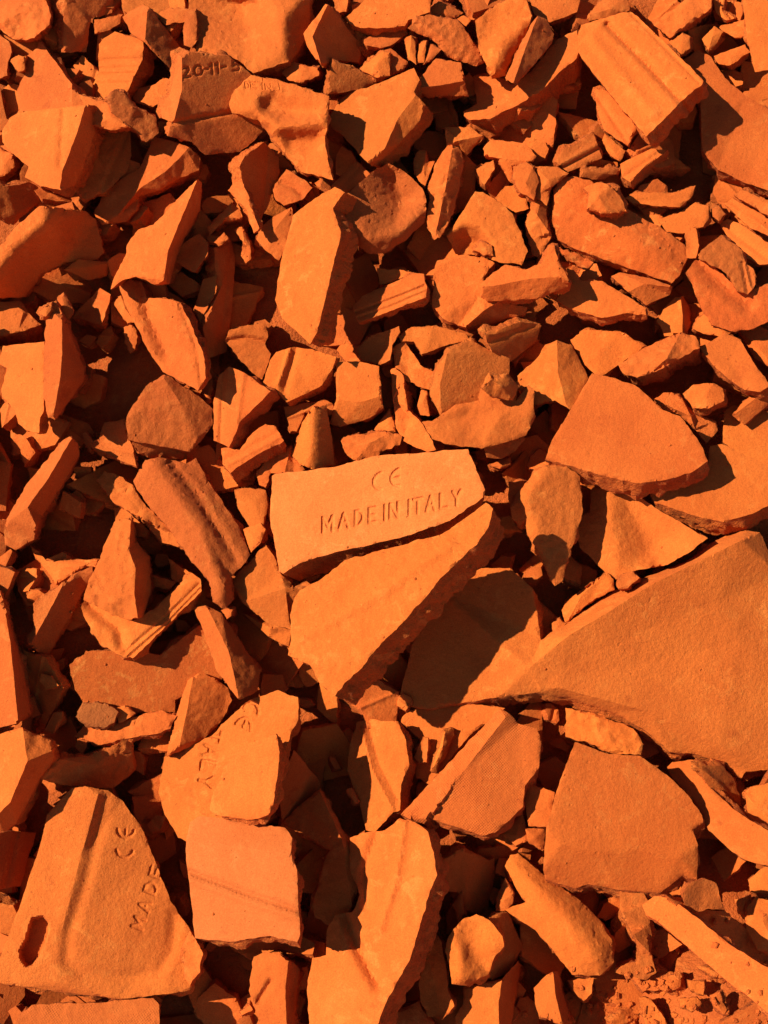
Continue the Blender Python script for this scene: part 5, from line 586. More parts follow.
('T','round-shouldered slab,broad and flat,in the lower right',(2561,-2513,3837),(0.969,0.217,-0.112,-0.025),0,'',0,(2.5,-11.6,-25.7,0.07),[(-505,893,311),(-188,774,198),(146,755,98),(407,565,-12),(605,365,-105),(732,166,-177),(736,96,-191),(628,17,-175),(667,-132,-213),(632,-478,-341),(494,-429,-293),(249,-609,-331),(-154,-579,-212),(-474,-519,-110),(-610,-560,-117),(-907,-479,2),(-917,-379,80),(-852,36,253),(-682,512,291)],[[(-722,-131,199),(-326,-199,72),(77,-180,-40),(474,-259,-168)]],[],None),
('C','sandy rounded pebble,on the upper end of the long plank',(3058,-3317,4149),(0.971,0.189,-0.141,-0.027),1,'d',0,(-3.3,1.5,-45.0,0.19),[(-184,21,133),(-127,113,133),(22,161,53),(137,114,-44),(151,21,-92),(196,-120,-180),(40,-108,-72),(-58,-131,-16),(-170,-72,84)],[[(136,19,-96),(-13,34,-10),(-52,-118,-30)]],[],None),
('C','splintered shard,ragged right edge,left of the tongue-shaped plate',(-1684,-956,4836),(0.951,0.3,0.074,0.023),1,'',0,(4.4,-1.7,-45.9,0.18),[(-364,476,-260),(-237,503,-202),(-66,417,-141),(164,80,-120),(363,-199,-47),(337,-417,17),(144,-505,163),(6,-332,60),(-107,-197,-21),(-257,220,-166)],[[(-213,467,-141),(26,-4,73),(139,-485,171)]],[],None),
('T','kite-shaped shard,point down,right of the lettered brick',(1763,208,5598),(0.929,0.36,-0.074,-0.029),1,'d',4,(-0.8,0.3,-19.1,0.07),[(-384,168,-49),(-319,311,-64),(-122,566,-103),(-2,641,-84),(238,620,-135),(379,520,-153),(409,145,-110),(320,-184,-47),(243,-401,-2),(189,-617,39),(103,-681,67),(49,-595,68),(-57,-346,59),(-186,-129,59),(-231,13,-25),(-275,-42,-46),(-363,57,-59)],[[(-2,594,-34),(-239,263,78),(-111,-52,76),(60,-529,86)]],[],None),
('P','pebble on the rim of the widest slab',(2622,-325,5257),(0.936,0.332,-0.111,-0.04),1,'',0,(2.0,-1.0,-29.0,0.19),[(-108,-38,3),(-38,75,-21),(72,103,-22),(139,33,0),(15,-79,21),(-81,-94,19)],[[(126,29,-6),(-16,1,-15),(-34,68,-26)]],[],None),
('T','big six-sided plate,smooth with a crumbled lower edge,right of centre',(2710,991,6227),(0.908,0.4,-0.11,-0.048),0,'',0,(3.0,-18.1,-20.9,0.07),[(-910,-308,190),(-842,-88,110),(-657,245,-19),(-523,492,-114),(-429,661,-180),(-177,602,-185),(42,522,-180),(205,376,-147),(335,242,-114),(527,176,-110),(655,1,-62),(770,-172,-14),(822,-312,30),(635,-441,92),(323,-528,151),(61,-551,183),(-312,-468,189),(-615,-372,184)],[],[],None),
('P','six-cornered pebble,bright,above the flat plate',(3581,1399,6406),(0.897,0.415,-0.14,-0.065),0,'',0,(4.7,-6.2,-30.6,0.16),[(-241,18,14),(-133,119,-39),(88,139,-68),(187,75,-50),(204,-54,5),(15,-155,66),(-123,-141,72)],[[(79,125,-37),(14,32,44),(14,-139,89)]],[],None),
('C','rough-sided bar,slanting up to the right,above the big plate',(3091,1774,6649),(0.892,0.433,-0.119,-0.058),2,'',0,(6.4,-12.0,-49.5,0.18),[(-445,-88,76),(-160,113,-60),(237,280,-181),(390,223,-155),(436,101,-83),(225,-10,-5),(-92,-186,118),(-230,-231,152),(-363,-198,138)],[[(-82,-167,145),(81,-16,102),(212,251,-115)],[(81,-16,102),(-355,-70,80)]],[],None),
('C','notched chunk,riding on the reddish barrel piece',(3959,2611,7259),(0.868,0.469,-0.143,-0.077),2,'d',0,(3.7,-4.6,-51.8,0.19),[(-360,198,16),(-148,373,-143),(91,198,-132),(127,82,-84),(266,-90,-41),(258,-176,6),(183,-289,90),(70,-261,112),(-27,-90,55),(-87,-47,53),(-380,111,67)],[],[(4.9,3.7,[(102,54),(181,-261)]),(4.9,3.7,[(159,39),(231,-176)])],None),
('C','gritty block,perched on the top edge of the long worn slab',(2505,3303,7745),(0.86,0.501,-0.089,-0.052),2,'',0,(1.8,-2.8,-33.4,0.14),[(-218,109,-63),(-75,167,-113),(74,138,-103),(198,23,-86),(282,-148,-8),(64,-175,121),(-172,-133,107),(-154,23,-6)],[[(66,124,-65),(-44,28,53),(-154,-120,131)],[(-44,28,53),(51,-140,111)]],[],None),
('T','antler-shaped shard,one horn up,lower face dark',(1580,2444,7257),(0.88,0.47,-0.06,-0.032),1,'',0,(2.3,-1.5,-17.4,0.07),[(-492,-226,-25),(-494,-81,10),(-423,-9,-25),(-224,134,-90),(12,76,-42),(184,148,-69),(266,349,-174),(324,348,-170),(371,176,-71),(490,-37,57),(482,-109,-37),(139,-239,-29),(-241,-269,-40),(-418,-269,-34)],[[(-463,-109,42),(-302,-95,60),(15,-29,47),(388,5,55),(481,-46,75)]],[],None),
('C',"crown-shaped rock,rough and notched,above the lettered brick's right end",(1171,1222,6307),(0.91,0.412,-0.048,-0.022),1,'',2,(2.7,-6.1,-47.1,0.18),[(-785,-110,-29),(-638,-96,-21),(-380,93,-83),(-118,136,-77),(-105,268,-137),(25,355,-165),(314,266,-93),(285,121,-27),(428,309,-102),(485,265,-75),(484,34,35),(515,-37,-3),(403,-252,12),(231,-309,59),(-83,-395,104),(-427,-352,123),(-661,-283,65)],[[(-348,49,-30),(-290,-38,-57),(-116,-9,-52)],[(-103,107,-32),(142,6,27),(484,6,49)]],[],None),
('C',"rounded cone-shaped piece,leaning on the lettered brick's top edge",(-776,979,6103),(0.916,0.399,0.032,0.014),0,'',14,(1.0,-1.0,-46.8,0.17),[(-236,-170,-55),(-133,206,-82),(-16,381,-120),(144,398,-178),(201,33,-134),(228,-273,-75),(-19,-312,56),(-163,-256,0)],[[(-16,349,-23),(-18,32,105),(-62,-281,168)]],[],None),
('T','flat slab cut off by the top right corner',(4469,5094,8885),(0.815,0.556,-0.135,-0.092),0,'',0,(3.3,-1.8,-25.6,0.07),[(-284,456,-332),(147,453,-387),(272,-380,278),(1,-424,346),(-142,-86,87)],[[(-255,409,-289),(-68,59,-15),(133,407,-336)]],[],None),
('T','bright angular plate,upper middle,crumbling lower right edge',(-73,4227,8276),(0.845,0.534,0.002,0.002),1,'y',0,(10.8,-9.9,-23.2,0.07),[(-583,-27,-240),(-452,173,-347),(-356,262,-377),(51,369,-287),(427,519,-244),(493,385,-100),(422,255,-22),(559,114,88),(490,-48,118),(235,-319,190),(48,-482,260),(-114,-510,381),(-303,-321,131),(-423,-214,-14),(-545,-138,-132)],[[(443,221,46),(234,-27,161),(82,-348,351)]],[],None),
('C',"small hewn block,at the bright angular plate's right corner",(691,4581,8515),(0.837,0.546,-0.023,-0.015),1,'',0,(2.1,-2.5,-53.9,0.18),[(-322,-85,43),(-250,71,-75),(-85,256,-210),(208,212,-153),(258,14,-29),(310,-156,-22),(63,-142,-53),(-184,-171,-49)],[[(-307,-70,47),(29,-28,54),(257,14,38)]],[],None),
('T','hollow wedge tile,pointed down,at the top middle',(1418,5072,8848),(0.826,0.562,-0.044,-0.03),1,'',6,(3.2,-1.1,-24.3,0.07),[(-347,164,-153),(-121,304,-239),(59,417,-308),(244,416,-291),(331,219,-173),(264,23,-107),(123,-230,31),(40,-425,169),(-113,-452,214),(-197,-283,195),(-282,-145,83)],[[(-82,136,-197),(106,107,-144)],[(-128,-144,127),(23,-88,113),(198,78,-12)],[(-113,-420,336),(27,-172,161)]],[],None),
('T','saddle-shaped tile,stamped DE IN I,dished in the middle',(-1162,3941,8364),(0.845,0.532,0.04,0.025),1,'',2,(3.8,-1.7,-24.2,0.07),[(-615,169,-323),(-553,311,-404),(-349,485,-463),(-60,439,-337),(269,339,-157),(537,251,-4),(500,-25,187),(470,-279,248),(543,-634,496),(201,-558,243),(58,-422,96),(-196,-112,-173),(-284,-4,-185),(-582,72,-243)],[[(-341,342,-344),(-75,341,-256),(209,263,-107),(511,177,42)],[(-297,233,-237),(-277,125,-138),(-234,18,-47),(-54,-67,105),(251,-46,177),(488,-25,227)],[(-164,149,-336),(89,83,-221),(317,82,-42)],[(-126,-153,40),(78,-219,-38),(398,-218,69)]],[(1.9,1.9,[(-411,343),(-420,410),(-400,409),(-382,391),(-375,373),(-377,357),(-391,342),(-411,343)]),(1.9,1.9,[(-287,400),(-356,405),(-348,338),(-278,333)]),(1.9,1.9,[(-352,373),(-297,369)]),(1.9,1.9,[(-209,327),(-217,394)]),(1.9,1.9,[(-180,325),(-188,392),(-117,320),(-125,387)]),(1.9,1.9,[(-13,312),(-22,379)])],None),
('C','sandy hexagonal rock,blunt pyramid with a rough rim,upper middle',(-50,3249,7620),(0.867,0.498,0.002,0.001),1,'d',3,(-1.9,-2.4,-50.6,0.16),[(-558,-22,68),(-490,110,-3),(-319,221,-75),(-88,422,-196),(98,523,-264),(295,423,-234),(492,245,-168),(538,111,-107),(531,-134,-139),(295,-346,-15),(62,-477,72),(-112,-488,95),(-285,-365,92),(-434,-221,57)],[[(146,406,-385),(264,113,-330),(190,-112,-98)],[(-454,-154,122),(-134,-307,178),(234,-265,90),(514,0,-51)]],[],None),
('T','tall oval slab,bright,with a dark broken right side',(-814,2549,7383),(0.878,0.477,0.031,0.017),1,'y',0,(19.0,-5.1,-24.0,0.07),[(-357,-46,-143),(-274,241,-261),(-202,520,-379),(53,706,-365),(281,824,-325),(391,765,-241),(253,590,-208),(335,323,-21),(251,19,110),(142,-409,299),(47,-748,445),(-31,-875,477),(-140,-784,372),(-339,-609,176),(-417,-417,33)],[],[],None),
('C',"crumbling nub,against the slotted tile's right corner",(-1917,-3598,3318),(0.983,0.164,0.085,0.014),2,'',0,(3.9,-1.6,-28.5,0.14),[(-43,250,4),(14,178,27),(102,34,60),(88,-132,35),(-4,-250,-30),(-61,-180,-54),(-97,106,-42)],[[(-87,96,-51),(20,-10,-22),(13,160,8)]],[],None),
('B','lettered brick,stamped CE MADE IN ITALY,in the middle of the pile',(-258,238,5785),(0.93,0.368,0.011,0.004),0,'p',0,(7.6,-17.5,-28.1,0.1),[(-980,372,-328),(-946,394,-326),(-276,467,-186),(152,584,-112),(1156,648,121),(1214,495,176),(1319,205,281),(1296,131,295),(949,-122,274),(424,-304,187),(-216,-447,62),(-650,-579,-11),(-835,-699,-26),(-879,-678,-42),(-942,-334,-144),(-991,-116,-210)],[],[(5.4,-2.4,[(-887,271),(-833,-225),(-771,-570)]),(3.2,-1.6,[(-529,280),(-488,-396)]),(3.1,1.8,[(-405,-248),(-403,-91),(-352,-183),(-299,-71),(-301,-227)]),(3.1,1.8,[(-229,-212),(-175,-45),(-126,-191)]),(3.1,1.8,[(-207,-149),(-146,-136)]),(3.1,1.8,[(-53,-177),(-50,-20),(-9,-12),(24,-44),(31,-82),(22,-122),(-12,-168),(-53,-177)]),(3.1,1.8,[(170,24),(99,10),(96,-146),(166,-132)]),(3.1,1.8,[(98,-65),(154,-54)]),(3.1,1.8,[(267,-111),(271,44)]),(3.1,1.8,[(322,-100),(326,56),(403,-83),(408,72)]),(3.1,1.8,[(526,-58),(531,97)]),(3.1,1.8,[(573,105),(665,124)]),(3.1,1.8,[(619,115),(614,-40)]),(3.1,1.8,[(705,-22),(755,142),(793,-4)]),(3.1,1.8,[(725,41),(778,51)]),(3.1,1.8,[(861,163),(855,9),(927,24)]),(3.1,1.8,[(987,189),(1026,120),(1071,206)]),(3.1,1.8,[(1026,120),(1022,43)]),(3.1,1.8,[(229,401),(199,385),(174,363),(156,336),(146,307),(146,278),(156,253),(174,233),(199,221),(228,218)]),(3.1,1.8,[(424,439),(393,423),(366,401),(347,374),(337,345),(337,316),(347,291),(365,271),(391,259),(422,256)]),(3.1,1.8,[(346,332),(420,347)])],None),
('T','tongue-shaped plate,large and bright,directly below the lettered brick',(4,-744,5533),(0.945,0.327,-0.0,-0.0),1,'y',3,(17.8,-14.7,-23.8,0.07),[(-974,-79,-335),(-902,59,-351),(-686,165,-306),(-419,377,-276),(59,498,-139),(576,625,14),(885,829,64),(1049,952,86),(1115,886,134),(1058,687,179),(943,513,194),(831,421,181),(719,310,175),(586,188,165),(402,-35,168),(158,-298,161),(-45,-500,149),(-227,-731,155),(-399,-882,138),(-499,-1012,142),(-657,-910,47),(-769,-715,-60),(-1008,-620,-179),(-982,-466,-218),(-1002,-206,-306)],[],[(10.4,-2.6,[(-884,-464),(-149,-46),(675,518)])],None),
('P','dark cap piece,on top of the crown-shaped rock',(1286,1295,6603),(0.904,0.423,-0.053,-0.025),2,'d',0,(-3.5,2.5,-28.9,0.19),[(-215,-9,131),(-104,89,67),(64,146,-33),(209,19,-124),(126,-138,-81),(-74,-108,40)],[[(113,-124,-47),(-2,18,66),(-94,80,93)]],[],None),
('T','stepped oblong block,with a ledge along it,at the upper right',(2956,4601,8684),(0.829,0.548,-0.095,-0.063),1,'y',0,(13.9,-14.4,-30.2,0.07),[(-732,331,-267),(-702,459,-367),(-258,585,-462),(-139,598,-472),(-59,554,-437),(377,184,-142),(753,-146,130),(734,-195,169),(593,-295,248),(513,-377,312),(171,-729,589),(42,-597,478),(-218,-355,278),(-487,-80,55),(-697,160,-134)],[],[(6.6,6.6,[(-396,457),(97,32),(542,-377)]),(11.8,-3.3,[(-546,301),(-57,-203),(233,-474)]),(3.9,2.0,[(-144,589),(318,185),(712,-173)])],None),
('C','three-sided prism,ribbed,resting on the crescent-shaped tile',(1765,4864,8854),(0.826,0.559,-0.056,-0.038),1,'d',0,(1.7,-0.9,-54.9,0.2),[(-317,-375,284),(-53,204,-154),(17,288,-218),(127,247,-262),(223,94,-241),(204,-4,-167),(-192,-443,336)],[[(10,264,-142),(-97,-45,93),(-217,-422,365)]],[],None)
]
# where the half-buried shards lie: place, shape seed, radius, slope x, slope y, thickness, description
BURIED = [
((-4321,595,5179),102,28.0,-0.07,-0.34,9.6,'half-buried shard in the gap left of the slanting three-faced bar'),
((-691,-2630,3077),103,28.5,-0.28,0.1,15.6,'half-buried shard in the gap right of the pale pink tile'),
((-3683,5035,8242),105,39.9,0.32,-0.26,13.1,'half-buried shard in the gap left of the five-sided shard with straight scored lines'),
((1816,1468,5736),107,34.3,0.09,-0.04,11.1,'half-buried shard in the gap right of the crown-shaped rock'),
((2770,-1405,3905),108,31.9,0.07,0.02,15.1,'half-buried shard in the gap below the widest slab of the pile'),
((2347,3048,6830),109,54.5,-0.38,-0.07,14.3,'half-buried shard in the gap right of the rough red bit'),
((-3418,822,5351),110,27.5,0.17,0.21,13.0,'half-buried shard in the gap left of the coarse broken bar'),
((3791,2746,6664),111,47.4,0.09,0.06,12.2,'half-buried shard in the gap above the tall nub'),
((-246,-1000,4128),112,26.5,0.2,0.12,16.0,'half-buried shard in the gap below the tongue-shaped plate'),
((-998,-3049,2836),115,27.7,-0.05,0.04,15.2,'half-buried shard in the gap right of the worn edge of a tile'),
((3703,-2160,3360),120,49.7,0.3,-0.09,11.8,'half-buried shard in the gap below the curved strip'),
((-3779,-718,4308),121,28.0,-0.43,-0.23,10.1,'half-buried shard in the gap below the dull two-faced blade'),
((-1448,5006,8161),124,54.6,0.49,-0.03,12.4,'half-buried shard in the gap above the saddle-shaped tile'),
((-2674,551,5098),130,35.3,-0.47,-0.38,11.0,'half-buried shard in the gap right of the bright chip'),
((-2272,-1311,3928),131,49.9,-0.05,0.35,15.9,'half-buried shard in the gap right of the flaky long splinter'),
((1103,-3319,2647),133,47.5,-0.02,0.12,14.6,'half-buried shard in the gap below the creased cube-like chunk'),
((-3986,-978,4143),134,50.6,0.28,0.2,12.3,'half-buried shard in the gap right of the smooth bar at the left edge'),
((-913,-3746,2301),136,45.2,-0.33,-0.3,10.1,'half-buried shard in the gap right of the upright chunk with a small slot'),
((3738,-2474,3219),137,30.4,0.33,0.38,13.6,'half-buried shard in the gap above the sandy rounded pebble'),
((205,-3606,2392),139,37.3,0.37,0.26,10.5,'half-buried shard in the gap above the reddish plate'),
((-2469,2986,6802),140,34.1,0.09,-0.19,11.9,'half-buried shard in the gap below the spear-shaped wedge'),
((-653,4303,7684),143,28.6,0.3,-0.26,12.3,'half-buried shard in the gap left of the narrow block'),
((2174,90,4864),144,33.9,0.02,0.04,14.5,'half-buried shard in the gap above the lit ragged strip'),
((-3839,43,4827),145,33.1,-0.22,0.22,12.6,'half-buried shard in the gap left of the curved thin rim'),
((169,-1270,3966),147,36.3,0.03,-0.02,15.6,'half-buried shard in the gap left of the flat reddish plate'),
((1808,-3093,2797),148,50.2,-0.24,0.05,15.6,'half-buried shard in the gap below the log-shaped piece'),
((-3967,-1071,4192),150,46.9,0.4,-0.28,14.0,'half-buried shard in the gap left of the broad reddish slab'),
((1651,4728,7993),151,55.0,0.47,-0.22,15.7,'half-buried shard in the gap above the bent lit chunk'),
((156,2516,6403),153,31.8,-0.18,0.18,9.1,'half-buried shard in the gap above the angular lit piece'),
((538,1381,5676),154,26.2,-0.17,0.1,12.6,'half-buried shard in the gap below the curved horn'),
((-4326,5706,8745),158,53.6,-0.07,-0.34,15.6,'half-buried shard in the gap right of the pitted round-edged lump'),
((1244,-2374,3227),159,27.6,0.36,-0.35,15.0,'half-buried shard in the gap below the cross-hatched slab'),
((-446,2543,6422),160,41.4,0.43,-0.19,9.9,'half-buried shard in the gap left of the ribbed bar'),
((-1861,2841,6657),162,47.8,-0.21,0.0,10.2,'half-buried shard in the gap right of the shaded column'),
((-3055,998,5426),164,51.1,-0.39,0.26,12.0,'half-buried shard in the gap left of the fluted slab'),
((-4619,4858,8119),167,33.0,0.24,-0.2,10.1,'half-buried shard in the gap left of the tall pointed shard'),
((-3772,-2779,2976),168,50.0,0.17,-0.17,10.7,'half-buried shard in the gap below the mottled dark red slab'),
((-2057,1130,5566),169,30.0,-0.05,-0.19,15.7,'half-buried shard in the gap above the fluted slab'),
((-1969,3655,7267),173,44.4,0.03,0.2,13.6,'half-buried shard in the gap above the bowed chip'),
((1623,-1303,3906),185,42.4,-0.21,0.01,12.3,'half-buried shard in the gap above the cross-hatched slab'),
((-308,5035,8191),186,55.7,-0.3,0.38,15.6,'half-buried shard in the gap left of the bright angular plate'),
((-488,2870,6726),191,30.6,-0.16,-0.15,14.9,'half-buried shard in the gap below the tall oval slab'),
((-1415,1502,5777),194,33.1,-0.45,-0.32,14.8,'half-buried shard in the gap above the boomerang-shaped piece'),
((-1930,-3645,2411),195,32.9,-0.23,0.01,10.3,'half-buried shard in the gap right of the slotted tile corner'),
((-1142,-3833,2366),196,49.1,0.31,0.1,15.4,'half-buried shard in the gap below the upright chunk with a small slot'),
((-262,2441,6359),199,34.5,0.24,0.38,10.8,'half-buried shard in the gap left of the angular lit piece'),
((1543,2912,6696),200,42.3,-0.11,-0.27,10.1,'half-buried shard in the gap right of the pale plate with a flaked corner'),
((264,-109,4626),213,35.0,-0.28,0.08,9.1,'half-buried shard in the gap right of the tongue-shaped plate'),
((-1982,1154,5546),214,50.8,0.14,0.31,12.3,'half-buried shard in the gap left of the boomerang-shaped piece'),
((-2722,3590,7200),215,55.4,0.2,-0.15,9.2,'half-buried shard in the gap above the spear-shaped wedge'),
((-39,-1194,4170),216,35.1,-0.24,0.13,15.5,'half-buried shard in the gap left of the widest slab of the pile'),
((-27,4183,7651),220,34.6,-0.08,0.13,15.6,'half-buried shard in the gap below the bright angular plate'),
((-3521,1903,6019),221,33.0,0.47,-0.29,9.4,'half-buried shard in the gap below the upright blade'),
((-4371,1800,6063),222,52.4,0.38,0.19,16.0,'half-buried shard in the gap below the flat-faced left shard'),
((-2210,2342,6292),225,52.6,-0.38,0.37,10.5,'half-buried shard in the gap below the shaded column'),
((-858,-2415,3084),228,45.2,-0.46,-0.37,9.4,'half-buried shard in the gap left of the peaked two-faced shard'),
((4289,3401,7089),229,50.6,0.4,-0.13,10.9,'half-buried shard in the gap left of the narrow tile edge at the right'),
((-2475,5431,8506),237,33.4,-0.0,0.17,12.1,'half-buried shard in the gap below the small chip'),
((1682,4872,8173),239,54.0,-0.21,0.05,11.6,'half-buried shard in the gap below the crescent-shaped tile'),
((4288,2054,6232),244,51.7,-0.05,-0.19,14.4,'half-buried shard in the gap below the lobed plate'),
((4682,5083,8318),245,49.7,0.12,-0.23,11.6,'half-buried shard in the gap right of the flat-topped chip'),
((-3705,4006,7510),246,36.7,0.1,0.12,10.4,'half-buried shard in the gap below the half-shaded leaf-shaped shard'),
((-1729,-3825,2326),250,34.5,0.07,-0.11,11.9,'half-buried shard in the gap left of the upright chunk with a small slot'),
((-1397,4083,7543),251,49.0,-0.3,-0.4,15.3,'half-buried shard in the gap right of the dark leaning shard'),
((-704,-2545,3154),252,35.6,0.38,-0.03,10.1,'half-buried shard in the gap left of the large pale slab'),
((-3835,817,5307),255,48.4,0.47,-0.24,9.9,'half-buried shard in the gap right of the slanting three-faced bar'),
((-189,5847,8758),256,58.9,-0.11,0.32,13.3,'half-buried shard in the gap above the dark-faced fang'),
((3349,4512,7900),257,52.8,-0.28,-0.08,14.9,'half-buried shard in the gap right of the curved bright piece'),
((3387,4207,7695),258,35.6,-0.1,0.01,11.7,'half-buried shard in the gap above the bent sandy bar'),
((2700,5969,8867),260,57.6,-0.38,0.08,12.9,'half-buried shard in the gap left of the crumbled lump at the top edge'),
((1276,2822,6707),261,38.2,0.08,-0.06,13.6,'half-buried shard in the gap left of the antler-shaped shard'),
((-524,1408,5677),262,26.4,0.12,-0.01,10.6,'half-buried shard in the gap left of the sandy flat stone'),
((-3685,1464,5757),264,29.5,-0.06,0.01,9.3,'half-buried shard in the gap above the slanting three-faced bar'),
((1431,5455,8512),265,52.3,0.28,0.01,9.4,'half-buried shard in the gap right of the coarse dark slab'),
((103,2012,6114),266,51.0,-0.36,0.29,16.0,'half-buried shard in the gap above the curved horn'),
((2641,4576,7876),269,55.7,-0.23,0.25,10.0,'half-buried shard in the gap above the dull plate'),
((3592,90,4885),273,41.5,0.38,-0.32,16.0,'half-buried shard in the gap above the widest slab of the pile'),
((890,4032,7521),280,45.7,-0.03,-0.29,15.6,'half-buried shard in the gap right of the pointed pillar'),
((-2633,4637,7966),281,32.2,0.14,0.3,14.5,'half-buried shard in the gap left of the dated tile piece'),
((1521,1255,5654),283,50.0,0.23,-0.2,15.3,'half-buried shard in the gap right of the shaded chip'),
((63,-758,4211),286,45.6,-0.33,-0.15,11.1,'half-buried shard in the gap above the flat reddish plate'),
((-4066,-3184,2802),287,48.1,0.22,-0.39,14.9,'half-buried shard in the gap left of the slotted tile corner'),
((2422,1065,5439),288,45.6,-0.05,-0.22,9.7,'half-buried shard in the gap above the hollowed rock'),
((-2797,5887,8868),289,41.7,0.25,0.16,14.9,'half-buried shard in the gap right of the flat chip at the top'),
((2160,3199,6979),290,42.8,-0.06,0.23,12.7,'half-buried shard in the gap left of the rough red bit'),
((-2264,-735,4205),291,50.4,-0.28,0.3,9.1,'half-buried shard in the gap above the broad reddish slab'),
((3758,2467,6616),293,34.1,0.41,0.1,13.8,'half-buried shard in the gap left of the rounded lump'),
((-605,-1578,3702),295,39.5,-0.19,-0.23,13.4,'half-buried shard in the gap left of the ridged upright shard'),
((1864,-1757,3652),298,27.1,0.09,-0.11,14.7,'half-buried shard in the gap left of the round-shouldered slab'),
((2893,-3251,2742),299,28.1,0.37,0.33,15.6,'half-buried shard in the gap right of the curved dull post'),
((-3995,3953,7504),300,32.6,-0.47,0.28,14.7,'half-buried shard in the gap below the folded upper left plate'),
((1255,-2586,3035),301,41.8,-0.21,-0.32,9.7,'half-buried shard in the gap right of the dim ridged block'),
((2631,3996,7499),302,37.8,-0.08,-0.38,10.8,'half-buried shard in the gap above the gritty block'),
((3252,4235,7867),306,29.1,-0.3,0.21,15.8,'half-buried shard in the gap above the curved bright piece'),
((4170,5429,8460),311,59.2,-0.47,-0.24,10.8,'half-buried shard in the gap below the stubby chip'),
((3931,692,5249),312,36.9,0.38,-0.21,12.2,'half-buried shard in the gap right of the widest slab of the pile'),
((243,-1880,3511),313,44.2,0.15,-0.12,11.3,'half-buried shard in the gap below the flat reddish plate'),
((-3036,2916,6708),316,47.3,0.34,-0.28,10.1,'half-buried shard in the gap above the channelled shard'),
((-4032,3947,7523),320,40.7,-0.47,-0.08,14.5,'half-buried shard in the gap above the curved dark tile'),
((-879,-1779,3617),322,48.0,-0.07,0.06,14.2,'half-buried shard in the gap above the shaded triangular shard'),
((-4011,1527,5843),325,48.5,0.21,0.1,10.8,'half-buried shard in the gap left of the forked flake'),
((-4411,124,5075),328,30.9,0.28,0.35,12.6,'half-buried shard in the gap below the slanting three-faced bar'),
((-3829,-143,4785),329,40.5,0.22,0.01,13.5,'half-buried shard in the gap left of the dull two-faced blade'),
((-1538,3338,7017),333,33.7,0.24,0.35,12.7,'half-buried shard in the gap right of the crooked sliver'),
((-2564,-2378,3255),334,36.0,-0.29,-0.3,14.4,'half-buried shard in the gap above the slotted tile corner'),
((-1326,-730,4241),336,46.0,0.32,-0.03,11.1,'half-buried shard in the gap left of the tongue-shaped plate'),
((473,5017,8163),337,54.0,-0.15,0.28,10.9,'half-buried shard in the gap right of the bright angular plate'),
((-2238,3383,7280),339,35.9,-0.02,-0.06,13.5,'half-buried shard in the gap left of the bowed chip'),
((1578,2216,6237),340,51.2,0.35,-0.35,14.8,'half-buried shard in the gap left of the humped rock'),
((-2485,-2135,3431),343,34.6,-0.35,0.32,14.5,'half-buried shard in the gap left of the lettered slab'),
((-97,5682,8740),347,44.4,-0.36,-0.01,12.5,'half-buried shard in the gap left of the thin flake'),
((364,-2963,2841),348,25.7,0.34,-0.03,12.9,'half-buried shard in the gap right of the large pale slab'),
((221,-2113,3464),353,30.3,-0.06,-0.06,12.9,'half-buried shard in the gap below the ridged upright shard'),
((3280,2952,6802),354,50.9,-0.1,0.0,10.9,'half-buried shard in the gap right of the wedge block'),
((-1936,-211,4616),356,41.6,0.28,-0.37,14.1,'half-buried shard in the gap below the fluted slab'),
((1695,1154,5551),360,45.6,-0.4,-0.25,9.3,'half-buried shard in the gap above the kite-shaped shard'),
((2499,-3483,2580),361,43.5,-0.13,0.26,14.5,'half-buried shard in the gap below the curved dull post'),
((631,3394,7050),362,35.7,-0.08,-0.15,12.0,'half-buried shard in the gap below the pointed pillar'),
((792,-3661,2391),365,51.6,-0.02,-0.07,9.7,'half-buried shard in the gap below the slim almond-shaped piece'),
((1464,3937,7443),366,32.5,-0.48,-0.4,13.8,'half-buried shard in the gap left of the round sandy lump'),
((1947,-2915,2980),369,44.4,-0.42,0.1,14.0,'half-buried shard in the gap right of the log-shaped piece'),
((-605,-1113,4036),373,28.7,0.3,-0.11,13.5,'half-buried shard in the gap above the ridged upright shard'),
((-1623,-363,4489),376,50.2,0.33,0.08,11.2,'half-buried shard in the gap right of the splintered shard'),
((-656,-3249,2798),377,35.1,0.18,0.08,15.3,'half-buried shard in the gap below the peaked two-faced shard'),
((2852,-3279,2885),379,27.1,0.33,0.25,15.1,'half-buried shard in the gap left of the long plank'),
((723,3149,7007),380,50.1,0.31,0.15,15.4,'half-buried shard in the gap left of the pale plate with a flaked corner'),
((-1606,5417,8486),381,46.8,0.3,-0.24,14.3,'half-buried shard in the gap below the hollowed boulder'),
((-2288,-1895,3556),383,45.9,-0.04,-0.33,14.6,'half-buried shard in the gap right of the pitted dark wedge'),
((976,2393,6422),388,40.2,-0.48,-0.37,15.9,'half-buried shard in the gap right of the hooked flake'),
((3600,849,5345),389,41.7,-0.24,0.22,12.0,'half-buried shard in the gap right of the hollowed rock'),
((-3086,4246,7709),391,31.6,-0.45,0.05,15.1,'half-buried shard in the gap right of the half-shaded leaf-shaped shard'),
((1660,1890,6080),394,38.0,-0.34,0.37,15.9,'half-buried shard in the gap right of the dark cap piece'),
((-2901,5826,8924),395,39.0,-0.15,0.32,15.3,'half-buried shard in the gap left of the flat chip at the top'),
((3511,5763,8790),396,56.0,0.21,0.12,15.9,'half-buried shard in the gap left of the rough-grained bar at the top edge'),
((1334,4746,7992),403,35.6,-0.44,0.17,12.9,'half-buried shard in the gap right of the wedge with a dark underside'),
((-245,3046,6861),407,34.0,-0.3,-0.11,15.9,'half-buried shard in the gap left of the thin strip'),
((-4050,3052,6831),408,54.0,-0.44,0.18,11.1,'half-buried shard in the gap above the bent splinter'),
